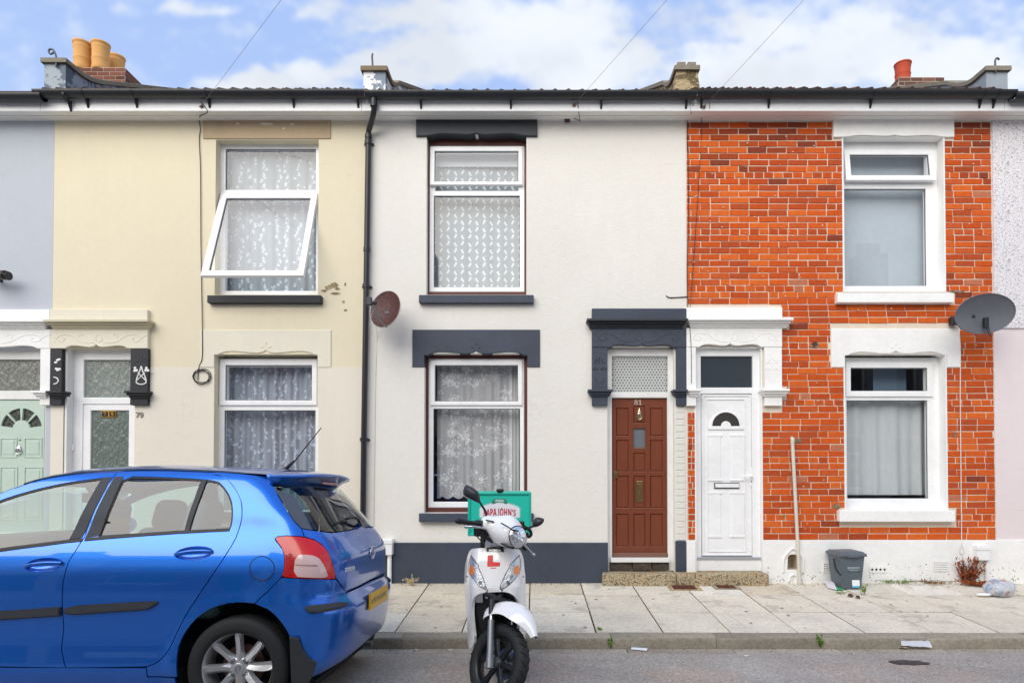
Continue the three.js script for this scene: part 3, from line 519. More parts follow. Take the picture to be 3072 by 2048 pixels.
// brown panelled door, number 81
{
  const h = HH.white, z = -.075, fr = new THREE.Group(); fr.name = 'door_frame'; h.add(fr);
  leafFrame(fr, 'frame', [1816, 1046, 2030, 1712], z, { mat: M.gloss, holes: [[1836, 1068, 2004, 1176], [1836, 1193, 2004, 1690]], depth: .09 });
  const circ = canvasTex(64, 111, (g, w, hh) => { g.fillStyle = '#dedede'; g.fillRect(0, 0, w, hh); g.fillStyle = '#555'; for (const [x, y] of [[32, 28], [0, 83], [64, 83]]) { g.beginPath(); g.arc(x, y, 25, 0, 7); g.fill(); } }, { srgb: false });
  const o = R2([1836, 1068, 2004, 1176], z - .03); const pane = part(fr, 'pane', (() => { const g = new THREE.PlaneGeometry(o[2] - o[0] + .01, o[3] - o[1] + .01); g.translate((o[0] + o[2]) / 2, (o[1] + o[3]) / 2, z - .03); return uvm(g); })(), phys('#9aa09c', { roughness: .25, transmission: .35, thickness: 0 }));
  const cells = []; for (let j = 0, y = o[1] + .014; y < o[3]; y += .0325, j++) for (let x = o[0] + (j % 2 ? .0185 : 0) + .006; x < o[2]; x += .037) if (x > o[0] + .012 && x < o[2] - .012) { const g = new THREE.TorusGeometry(.0155, .0035, 5, 14); g.translate(x, y, z - .029); cells.push(g); }
  const cm = part(pane, 'bullseye_pattern', merge(cells), phys('#e6e8e6', { roughness: .2 })); cm.userData.kind = 'stuff'; void circ;
  const d = new THREE.Group(); d.name = 'door'; d.userData.label = 'reddish brown panelled timber door'; h.add(d);
  const wood = phys('#7c3f27', { roughness: .34, map: tex(256, (u, v) => { const s = fbm(u * 40, v * 3, 40, 4, 7, .6), k = fbm(u * 5, v * 2, 5, 4, 17); return .76 + .22 * s + .14 * (k - .5); }, { rep: 1.2, rep2: 1.2 }), bumpMap: tex(128, (u, v) => fbm(u * 60, v * 4, 60, 3, 9), { rep: 2 }), bumpScale: .0006, clearcoat: .25, clearcoatRoughness: .25 });
  const zd = z - .03;
  // columns and rows of panels (measured)
  const cols = [[1849, 1886], [1901, 1936], [1951, 1988]], rowsO = [[1224, 1307], [1320, 1413], [1427, 1523], [1541, 1638]], rowsC = [[1217, 1268], [1285, 1343], [1358, 1413], [1427, 1523], [1541, 1638]];
  const holes = [], panels = [];
  cols.forEach((c, i) => (i === 1 ? rowsC : rowsO).forEach((r, k) => { const q = [c[0], r[0], c[1], r[1]]; holes.push(q); panels.push([q, i === 1 && k === 1]); }));
  leafFrame(d, 'leaf', [1837, 1194, 2003, 1660], zd, { mat: wood, holes, depth: .044, bevel: .007 });
  for (const [q, glass] of panels) { const o = R2(q, zd - .02), w = o[2] - o[0], hh = o[3] - o[1];
    if (glass) { const g = new THREE.PlaneGeometry(w + .01, hh + .01); g.translate((o[0] + o[2]) / 2, (o[1] + o[3]) / 2, zd - .02); part(d, 'pane', uvm(g), phys('#6f7780', { roughness: .5, transmission: .2, thickness: 0, bumpMap: withRep(N.grain, 6), bumpScale: .003 })); continue; }
    part(d, 'panel', uvm(moved(chamferBox(w + .008, hh + .008, .012, .014), (o[0] + o[2]) / 2, (o[1] + o[3]) / 2, zd - .009)), wood); }
  const wb = R2([1835, 1658, 2005, 1672], zd + .02); part(d, 'weather_board', box(wb[0], wb[1], zd - .02, wb[2], wb[3], zd + .03, .006), std('#7c5a4c', { roughness: .8, map: withRep(N.mottle, 2) }));
  const th = R2([1833, 1674, 2010, 1687], .0); part(fr, 'threshold', box(th[0], th[1], -.12, th[2], th[3], .0, .006), M.gloss);
  const tb = std('#6b5d53', { roughness: .9, map: withRep(N.coarse, 4) }); for (const [a, b, zz] of [[1830, 1898, -.03], [1899, 1956, -.012], [1957, 2010, -.03]]) { const q = R2([a, 1689, b, 1710], 0); part(fr, 'timber_packer', box(q[0] + .003, q[1], -.1, q[2] - .003, q[3], zz, .004), tb); }
  const brass = phys('#b09a6a', { roughness: .28, metalness: 1 });
  // number, urn knocker, letter plate, latch
  const num = text('81', .062, .006, fontS, 1); const np = at(1914, 1207, zd); num.translate(np[0], np[1], zd - .001); part(d, 'number', num, phys('#d3cdbf', { roughness: .35, metalness: .6 }));
  const k = at(1918, 1243, zd); const urn = lathe([[.0, -.075], [.006, -.07], [.008, -.06], [.02, -.035], [.027, -.005], [.028, .012], [.02, .02], [.02, .026], [.03, .03], [.022, .04], [.008, .05], [.007, .07], [.0, .078]].map(([x, y]) => [x, y]), 20); urn.scale(1, 1, .55); urn.translate(k[0], k[1], zd + .012);
  const ring = new THREE.TorusGeometry(.04, .005, 8, 20, Math.PI); ring.rotateZ(Math.PI); ring.scale(.85, 1.3, 1); ring.translate(k[0], k[1] - .012, zd + .014); part(d, 'knocker', merge([urn, ring]), phys('#cdbfa0', { roughness: .25, metalness: 1 }));
  const lp = R2([1908, 1443, 1928, 1506], zd); const plate = part(d, 'letter_plate', slab(rectPts(...lp), zd + .006, .01, { bevel: .004 }), brass); part(plate, 'flap', slab(rectPts(lp[0] + .018, lp[1] + .03, lp[2] - .018, lp[3] - .03), zd + .010, .006, { bevel: .002 }), brass);
  const pull = new THREE.SphereGeometry(.009, 10, 8); pull.translate((lp[0] + lp[2]) / 2, (lp[1] + lp[3]) / 2 - .015, zd + .018); part(plate, 'pull', pull, brass);
  const la = R2([1841, 1414, 1853, 1434], zd); part(d, 'lock', box(la[0], la[1], zd - .005, la[2], la[3], zd + .012, .004), brass);
}
// white door of the brick house
{
  const h = HH.brick, z = -.05, fr = new THREE.Group(); fr.name = 'door_frame'; h.add(fr);
  leafFrame(fr, 'frame', [2082, 1040, 2291, 1678], z, { holes: [[2103, 1068, 2259, 1162], [2103, 1181, 2259, 1670]], depth: .08, bevel: .008 });
  glassIn(fr, [2103, 1068, 2259, 1162], z - .035, phys('#39434c', { roughness: .22, transmission: .25, thickness: 0, ior: 1.7 }));
  const st = R2([2085, 1674, 2290, 1712], z); part(fr, 'threshold', box(st[0], st[1], -.12, st[2], st[3], z + .02, .008), M.upvc); const al = R2([2085, 1670, 2288, 1677], z); part(fr, 'drip_bar', box(al[0], al[1], -.12, al[2], al[3], z + .035, .003), phys('#c2c6ca', { roughness: .3, metalness: .6 }));
  const d = new THREE.Group(); d.name = 'door'; d.userData.label = 'white plastic door with half round window'; h.add(d); const zd = z - .02;
  leafFrame(d, 'leaf', [2104, 1182, 2258, 1669], zd, { depth: .05, bevel: .006 });
  const rimz = zd + .011;
  const rim = (r, t = 4) => { const o = R2(r, zd), q = R2([r[0] + t, r[1] + t, r[2] - t, r[3] - t], zd); return slab(rectPts(...o), rimz, .011, { holes: [rectPts(...q)], bevel: .005 }); };
  part(d, 'sash_rim', rim([2106, 1184, 2256, 1666], 5), M.upvc);
  part(d, 'panel_moulding', rim([2120, 1196, 2238, 1655], 3), M.upvc);
  for (const [a, b] of [[2121, 2167], [2190, 2238]]) for (const [c, e] of [[1306, 1440], [1478, 1609]]) {
    const o = R2([a + 2, c, b - 2, e], zd); const m = part(d, 'panel', uvm(moved(chamferBox(o[2] - o[0], o[3] - o[1], .01, .012), (o[0] + o[2]) / 2, (o[1] + o[3]) / 2, zd + .006)), M.upvc);
    for (const y of [c, e]) { const s = R2([a, y - 3, b, y + 3], zd); part(m, 'moulding', box(s[0], s[1], zd - .002, s[2], s[3], rimz, .004), M.upvc); }
  }
  // half round light: outer arch moulding, dark glass, small inner arch
  const c = at(2178, 1281, zd), ro = .195, ri = .165; const arch = new THREE.Shape(); arch.moveTo(c[0] - ro - .02, c[1] - .03); arch.lineTo(c[0] + ro + .02, c[1] - .03); arch.lineTo(c[0] + ro + .02, c[1]); arch.lineTo(c[0] + ro, c[1]); arch.absarc(c[0], c[1], ro, 0, Math.PI, false); arch.lineTo(c[0] - ro - .02, c[1]); arch.closePath();
  const hole = new THREE.Path(); hole.moveTo(c[0] + ri, c[1] + .012); hole.absarc(c[0], c[1] + .012, ri, 0, Math.PI, false); hole.lineTo(c[0] - .06, c[1] + .012); hole.absarc(c[0], c[1] + .012, .06, Math.PI, 0, true); hole.closePath(); arch.holes.push(hole);
  const am = part(d, 'arch_moulding', slab(arch, rimz + .004, .018, { bevel: .006, curve: 20 }), M.upvc);
  const gs = new THREE.Shape(); gs.absarc(c[0], c[1] + .012, ri + .004, 0, Math.PI, false); gs.closePath(); const gg = new THREE.ShapeGeometry(gs, 20); gg.translate(0, 0, zd + .002); part(am, 'pane', uvm(gg), phys('#3f3d3b', { roughness: .25 }));
  const lb = R2([2143, 1448, 2218, 1465], zd); const l = part(d, 'letter_plate', slab(rectPts(...lb), zd + .013, .015, { bevel: .003 }), phys('#2b2c33', { roughness: .3, metalness: .5 })); part(l, 'flap', slab(rectPts(lb[0] + .009, lb[1] + .012, lb[2] - .004, lb[3] - .009), zd + .019, .008, { bevel: .003 }), M.upvc);
  const hp = R2([2250, 1402, 2257, 1458], rimz); part(d, 'handle_plate', box(hp[0], hp[1], rimz - .004, hp[2], hp[3], rimz + .008, .004), M.upvc);
  const ha = at(2253, 1428, rimz); part(d, 'handle', capped([[ha[0], ha[1], rimz], [ha[0], ha[1], rimz + .045], [ha[0] - .05, ha[1], rimz + .05], [ha[0] - .10, ha[1] - .002, rimz + .045]], .009, 20), M.upvc);
  const kh = at(2254, 1444, rimz); part(d, 'keyhole', box(kh[0] - .005, kh[1] - .014, rimz + .004, kh[0] + .005, kh[1] + .014, rimz + .0095, .003), M.blackPlastic);
}
// half glazed door, number 79
{
  const h = HH.cream, z = -.11, fr = new THREE.Group(); fr.name = 'door_frame'; h.add(fr);
  leafFrame(fr, 'frame', [216, 1046, 408, 1720], z, { holes: [[250, 1079, 402, 1192], [247, 1212, 402, 1716]], depth: .07 });
  glassIn(fr, [250, 1079, 402, 1192], z - .03, obscure);
  const li = R2([192, 1044, 220, 1730], -.04); part(fr, 'reveal_lining', box(at(191, 1300)[0] - .0, .22, -.19, at(195, 1300)[0] + .012, li[3], -.004, .003), M.gloss);
  const d = new THREE.Group(); d.name = 'door'; d.userData.label = 'white door with one tall obscured pane'; h.add(d);
  leafFrame(d, 'leaf', [249, 1213, 400, 1716], z - .01, { holes: [[271, 1231, 381, 1640]], depth: .05, bevel: .007 });
  glassIn(d, [271, 1231, 381, 1640], z - .03, frosted('#8fa096', wavy, .012));
  const pq = R2([303, 1232, 346, 1251], z - .012), pl = part(d, 'number_plate', box(pq[0], pq[1], z - .028, pq[2], pq[3], z - .014, .003), phys('#c79a3f', { roughness: .35, metalness: .7 }));
  for (const [ch, cx] of [['7', 313.5], ['9', 335.5]]) { const t = R2([cx - 9, 1234, cx + 9, 1249], z - .013); part(pl, 'tile', box(t[0], t[1], z - .014, t[2], t[3], z - .012, .001), std('#16100a', { roughness: .4 })); const g = text(ch, .046, .003, fontS); const c = at(cx, 1241.5, z - .012); g.translate(c[0], c[1], z - .0125); part(pl, 'numeral', g, phys('#e0b458', { roughness: .3, metalness: .7 })); }
  const g79 = text('79', .062, .012, font, 1); const np = at(419, 1244, 0); g79.translate(np[0], np[1], .002); part(h, 'house_number', g79, std('#8d8a83', { roughness: .5, metalness: .3 }));
  const bq = R2([203, 1332, 214, 1352], -.06); solo('doorbell', box(bq[0], bq[1], -.11, bq[2], bq[3], -.085, .006), M.upvc, 'small white bell push beside the door numbered 79', 'doorbell');
}
// green door of the grey house
{
  const h = HH.grey, z = -.09, fr = new THREE.Group(); fr.name = 'door_frame'; h.add(fr);
  leafFrame(fr, 'frame', [-170, 1040, 134, 1720], z, { holes: [[-150, 1078, 129, 1172], [-150, 1198, 127, 1712]], depth: .07, mat: M.gloss });
  glassIn(fr, [-150, 1078, 129, 1172], z - .03, frosted('#a8aba0', wavy, .014));
  const green = phys('#c3d6c7', { roughness: .4, map: withRep(N.mottle, 1.2) });
  const d = new THREE.Group(); d.name = 'door'; d.userData.label = 'pale green door with sunburst window'; h.add(d); const zd = z - .015;
  const c = at(62, 1286, zd), rr = .25, fan = []; const seg = [[8, 44], [50, 86], [94, 130], [136, 172]];
  const leaf = poly(rectPts(...R2([-60, 1200, 126, 1712], zd)));
  for (const [a, b] of seg) { const L = []; for (let k = 0; k <= 8; k++) { const w = lerp(a, b, k / 8) * Math.PI / 180; L.push([c[0] + rr * Math.cos(w), c[1] + rr * Math.sin(w)]); } for (let k = 4; k >= 0; k--) { const w = lerp(a, b, k / 4) * Math.PI / 180; L.push([c[0] + .105 * Math.cos(w), c[1] + .105 * Math.sin(w)]); } leaf.holes.push(poly(L)); void fan; }
  part(d, 'leaf', slab(leaf, zd, .045, { curve: 10 }), green);
  const gs = new THREE.Shape(); gs.absarc(c[0], c[1], rr + .01, 0, Math.PI, false); gs.closePath(); const gg = new THREE.ShapeGeometry(gs, 20); gg.translate(0, 0, zd - .025); part(d, 'pane', uvm(gg), frosted('#5d6359', wavy, .012));
  for (const [x0, x1] of [[0, 50], [72, 125]]) for (const [y0, y1] of [[1313, 1372], [1400, 1560]]) { const o = R2([x0, y0, x1, y1], zd); part(d, 'panel', merge([slab(rectPts(...o), zd + .008, .009, { holes: [rectPts(o[0] + .012, o[1] + .012, o[2] - .012, o[3] - .012)], bevel: .003 }), uvm(moved(chamferBox(o[2] - o[0] - .06, o[3] - o[1] - .06, .008, .01), (o[0] + o[2]) / 2, (o[1] + o[3]) / 2, zd + .006))]), green); }
  const k = at(57, 1348, zd); const urn = lathe([[0, -.05], [.012, -.04], [.026, -.01], [.028, .012], [.018, .03], [.01, .045], [0, .05]], 18); urn.scale(1, 1, .5); urn.translate(k[0], k[1], zd + .012); const ring = new THREE.TorusGeometry(.034, .007, 8, 18); ring.translate(k[0], k[1] - .02, zd + .02); part(d, 'knocker', merge([urn, ring]), M.chrome);
  const sp1 = new THREE.SphereGeometry(.012, 12, 8); sp1.scale(1, 1, .5); const s1 = at(59, 1319, zd); sp1.translate(s1[0], s1[1], zd + .004); part(d, 'spyhole', sp1, M.steel);
}
// door heads
const nv = M.navy, wh = M.trimWhite, dk = M.navyDark;
doorHead(HH.white, { x0: 1775, x1: 2056, cx0: 1758, cx1: 2056, ix0: 1822, ix1: 2027, top: 928, c0: 963, c1: 988, fy: 1044, py: 1217, cap: [1171, 1190], mats: [nv, dk, nv, nv], lcap: [1762, 1835], rcap: [2014, 2057] });
doorHead(HH.brick, { x0: 2057, x1: 2343, cx0: 2057, cx1: 2367, ix0: 2086, ix1: 2290, top: 925, c0: 961, c1: 986, fy: 1043, py: 1218, cap: [1169, 1190], mats: [wh, wh, wh, wh], lcap: [2058, 2098], rcap: [2278, 2359] });
doorHead(HH.cream, { x0: 158, x1: 449, cx0: 158, cx1: 464, ix0: 192, ix1: 398, top: 931, c0: 966, c1: 990, fy: 1047, py: 1216, cap: [1175, 1195], mats: [creamTrim, creamMould, creamTrim, M.blackTrim], lcap: [158, 204], rcap: [389, 458] });
doorHead(HH.grey, { x0: -210, x1: 157, cx0: -220, cx1: 157, ix0: -165, ix1: 129, top: 931, c0: 966, c1: 990, fy: 1047, py: 1216, cap: [1175, 1195], mats: [wh, wh, wh, wh], lcap: [-222, -150], rcap: [112, 157] });
// painted motifs on the black pilasters of number 79: raised flower and knot, picked out in white
{ const z = .052, wp = std('#e8e8e4', { roughness: .7 }), L = []; const q = (x, y) => [...at(x, y, z), z];
  L.push(tube([q(423, 1098), q(419, 1112), q(410, 1135), q(409, 1148), q(423, 1153), q(437, 1148), q(436, 1135), q(427, 1112), q(423, 1098)], .008, 50, 6), tube([q(411, 1140), q(423, 1128), q(434, 1118)], .006, 10, 6), tube([q(435, 1140), q(423, 1128), q(413, 1118)], .006, 10, 6));
  for (const [x, y] of [[404, 1104], [409, 1111], [403, 1112], [438, 1104], [436, 1111], [443, 1111]]) { const g = new THREE.SphereGeometry(.017, 8, 6); g.scale(1, 1, .35); g.translate(...q(x, y)); L.push(g); }
  for (const [x, y] of [[172, 1080], [166, 1087], [176, 1078], [172, 1110], [168, 1106], [177, 1107]]) { const g = new THREE.SphereGeometry(.018, 8, 6); g.scale(1.2, .8, .35); g.translate(...q(x, y)); L.push(g); }
  L.push(tube([q(160, 1131), q(170, 1134), q(174, 1142), q(168, 1150), q(160, 1152)], .008, 16, 6));
  part(HH.cream, 'painted_ornament', merge(L), wp);
  const leaf = (list, cx, cy, mat, h, zz) => { const K = []; for (const [dx, dy, a] of list) { const g = new THREE.SphereGeometry(.017, 8, 6); g.scale(.55, 1.2, .3); g.rotateZ(a); const p = at(cx + dx, cy + dy, zz); g.translate(p[0], p[1], zz); K.push(g); } part(h, 'carving', merge(K), mat); };
  const spray = [[0, -7, 0], [-9, -2, .9], [9, -2, -.9], [-13, 5, 1.4], [13, 5, -1.4], [0, 4, 0]], small = [[0, -4, 0], [-6, 0, 1], [6, 0, -1]];
  leaf(spray, 423, 1078, M.navyDark, HH.cream, .05);
  for (const [h, m, xs] of [[HH.white, M.navyDark, [1798]], [HH.brick, M.trimWhite, [2318]]]) for (const x of xs) { leaf(spray, x, 1082, m, h, .05); leaf(small, x - 12, 1107, m, h, .05); leaf(small, x + 13, 1107, m, h, .05); part(h, 'carving', tube([[...at(x - 14, 1130, .05), .05], [...at(x - 6, 1146, .05), .05], [...at(x + 2, 1150, .05), .05], [...at(x + 12, 1144, .05), .05], [...at(x + 14, 1130, .05), .05]], .003, 16, 6), m); }
}
// stone step in front of the two doors
{ const st = std('#b8ad98', { roughness: .95, bumpMap: withRep(N.coarse, 4), bumpScale: .006, map: tex(512, (u, v) => { const a = fbm(u * 64, v * 64, 64, 3, 3, .6), b = fbm(u * 5, v * 5, 5, 5, 8, .6), p = a < .36 ? .5 : 1 - .25 * sstep(.5, .36, a), r = sstep(.55, .72, b); return [p * .98, p * lerp(.95, .80, r), p * lerp(.88, .62, r)]; }, { srgb: true, rep: 1.4 }) });
  const a = at(1810, 1752, .17), b = at(2030, 1752, .17), c = at(2310, 1752, .17), yt = at(1900, 1722, .17)[1];
  const s = thing('stone_step', 'long pitted stone doorstep shared by the two front doors', 'step');
  part(s, 'step_stone', box(a[0], .17, -.115, b[0], yt, .17, .018), st); part(s, 'step_stone', box(b[0] + .004, .17, -.115, c[0], yt + .004, .165, .03), st); settle(s); }
// ---------------------------------------------------------------- curved sheets laid on a surface f(u, y)
  const V = (x, y, z) => new THREE.Vector3(x, y, z);
  const spline = (pts) => (t) => { let i = 0; const n = pts.length; if (t <= pts[0][0]) return pts[0][1]; if (t >= pts[n - 1][0]) return pts[n - 1][1]; while (t > pts[i + 1][0]) i++;
    const s = (k) => k <= 0 ? (pts[1][1] - pts[0][1]) / (pts[1][0] - pts[0][0]) : k >= n - 1 ? (pts[n - 1][1] - pts[n - 2][1]) / (pts[n - 1][0] - pts[n - 2][0]) : ((pts[k + 1][1] - pts[k][1]) / (pts[k + 1][0] - pts[k][0]) + (pts[k][1] - pts[k - 1][1]) / (pts[k][0] - pts[k - 1][0])) / 2;
    const h = pts[i + 1][0] - pts[i][0], u = (t - pts[i][0]) / h, a = s(i) * h, b = s(i + 1) * h, u2 = u * u, u3 = u2 * u;
    return (2 * u3 - 3 * u2 + 1) * pts[i][1] + (u3 - 2 * u2 + u) * a + (-2 * u3 + 3 * u2) * pts[i + 1][1] + (u3 - u2) * b; };
  const nrm = (f, u, y) => { const e = .003, a = f(u + e, y).sub(f(u - e, y)), b = f(u, y + e).sub(f(u, y - e)); return a.cross(b).normalize(); };
  function clipCell(P, x0, y0, x1, y1) {
    for (const [ax, v, keep] of [[0, x0, 1], [0, x1, -1], [1, y0, 1], [1, y1, -1]]) {
      const Q = []; for (let i = 0; i < P.length; i++) { const a = P[i], b = P[(i + 1) % P.length], da = (a[ax] - v) * keep, db = (b[ax] - v) * keep; if (da >= 0) Q.push(a); if ((da > 0 && db < 0) || (da < 0 && db > 0)) { const t = da / (da - db); Q.push([a[0] + (b[0] - a[0]) * t, a[1] + (b[1] - a[1]) * t]); } }
      P = Q; if (P.length < 3) return null;
    }
    return P;
  }
  const area = (P) => P.reduce((s, a, i) => { const b = P[(i + 1) % P.length]; return s + a[0] * b[1] - b[0] * a[1]; }, 0) / 2;
  function smooth(P, n = 1) { for (let k = 0; k < n; k++) { const Q = []; P.forEach((a, i) => { const b = P[(i + 1) % P.length]; Q.push([a[0] * .75 + b[0] * .25, a[1] * .75 + b[1] * .25], [a[0] * .25 + b[0] * .75, a[1] * .25 + b[1] * .75]); }); P = Q; } return P; }
  function inset(P, d) { if (area(P) < 0) P = [...P].reverse(); const n = P.length; return P.map((p, i) => { const a = P[(i + n - 1) % n], b = P[(i + 1) % n]; const e1 = [p[0] - a[0], p[1] - a[1]], e2 = [b[0] - p[0], b[1] - p[1]]; const l1 = Math.hypot(...e1) || 1, l2 = Math.hypot(...e2) || 1; let nx = -e1[1] / l1 - e2[1] / l2, ny = e1[0] / l1 + e2[0] / l2; const l = Math.hypot(nx, ny) || 1, k = Math.min(1 / Math.max(.35, Math.sqrt((1 + (e1[0] * e2[0] + e1[1] * e2[1]) / (l1 * l2)) / 2)), 2); nx /= l; ny /= l; return [p[0] + nx * d * k, p[1] + ny * d * k]; }); }
  // a curved sheet of the outline P laid on f, holes cut out, edges turned in
  function sheetOn(f, P, { cell = .028, off = 0, edge = .014, gap = .0028, holes = [], snap } = {}) {
    P = gap ? inset(P, gap) : (area(P) < 0 ? [...P].reverse() : P);
    if (snap) P = P.map((p) => snap(p));
    let outline = P;
    for (let h of holes) { // bridge each hole into the outline
      if (area(h) > 0) h = [...h].reverse(); let best = [1e9, 0, 0]; outline.forEach((a, i) => h.forEach((b, j) => { const d = Math.hypot(a[0] - b[0], a[1] - b[1]); if (d < best[0]) best = [d, i, j]; }));
      const [, i, j] = best; outline = [...outline.slice(0, i + 1), ...h.slice(j), ...h.slice(0, j + 1), ...outline.slice(i)];
    }
    const pos = [], nor = [], put = (p) => { const n = nrm(f, p[0], p[1]), v = f(p[0], p[1]).addScaledVector(n, off); pos.push(v.x, v.y, v.z); nor.push(n.x, n.y, n.z); };
    const us = P.map((p) => p[0]), ys = P.map((p) => p[1]), u0 = Math.min(...us), u1 = Math.max(...us), y0 = Math.min(...ys), y1 = Math.max(...ys);
    for (let u = u0; u < u1; u += cell) for (let y = y0; y < y1; y += cell) {
      const q = clipCell(outline, u, y, u + cell, y + cell); if (!q) continue;
      const c = q.map((p) => new THREE.Vector2(p[0], p[1])); if (c.length > 3 && c[0].distanceTo(c[c.length - 1]) < 1e-7) c.pop();
      const tri = c.length === 3 ? [[0, 1, 2]] : THREE.ShapeUtils.triangulateShape(c, []);
      for (const t of tri) { const [a, b, e] = t.map((k) => [c[k].x, c[k].y]); const s = (b[0] - a[0]) * (e[1] - a[1]) - (b[1] - a[1]) * (e[0] - a[0]); if (Math.abs(s) < 1e-9) continue; for (const k of s > 0 ? [a, b, e] : [a, e, b]) put(k); }
    }
    if (edge) for (const ring of [P, ...holes.map((h) => area(h) > 0 ? [...h].reverse() : h)]) ring.forEach((a, i) => { const b = ring[(i + 1) % ring.length]; if (snap && a.centre && b.centre) return; const L = Math.hypot(a[0] - b[0], a[1] - b[1]), n = Math.max(1, Math.ceil(L / .03)); for (let k = 0; k < n; k++) {
      const p = [lerp(a[0], b[0], k / n), lerp(a[1], b[1], k / n)], q = [lerp(a[0], b[0], (k + 1) / n), lerp(a[1], b[1], (k + 1) / n)], np = nrm(f, ...p), nq = nrm(f, ...q);
      const A = f(...p).addScaledVector(np, off), B = f(...q).addScaledVector(nq, off), Cc = B.clone().addScaledVector(nq, -edge), D = A.clone().addScaledVector(np, -edge), m = B.clone().sub(A).cross(np).normalize();
      for (const v of [A, D, B, B, D, Cc]) { pos.push(v.x, v.y, v.z); nor.push(m.x, m.y, m.z); } } });
    const g = new THREE.BufferGeometry(); g.setAttribute('position', new THREE.Float32BufferAttribute(pos, 3)); g.setAttribute('normal', new THREE.Float32BufferAttribute(nor, 3));
    const p2 = new Float32Array(pos.length / 3 * 2); for (let i = 0; i < pos.length / 3; i++) { p2[i * 2] = pos[i * 3] + pos[i * 3 + 2] * .3; p2[i * 2 + 1] = pos[i * 3 + 1]; } g.setAttribute('uv', new THREE.BufferAttribute(p2, 2)); return g;
  }
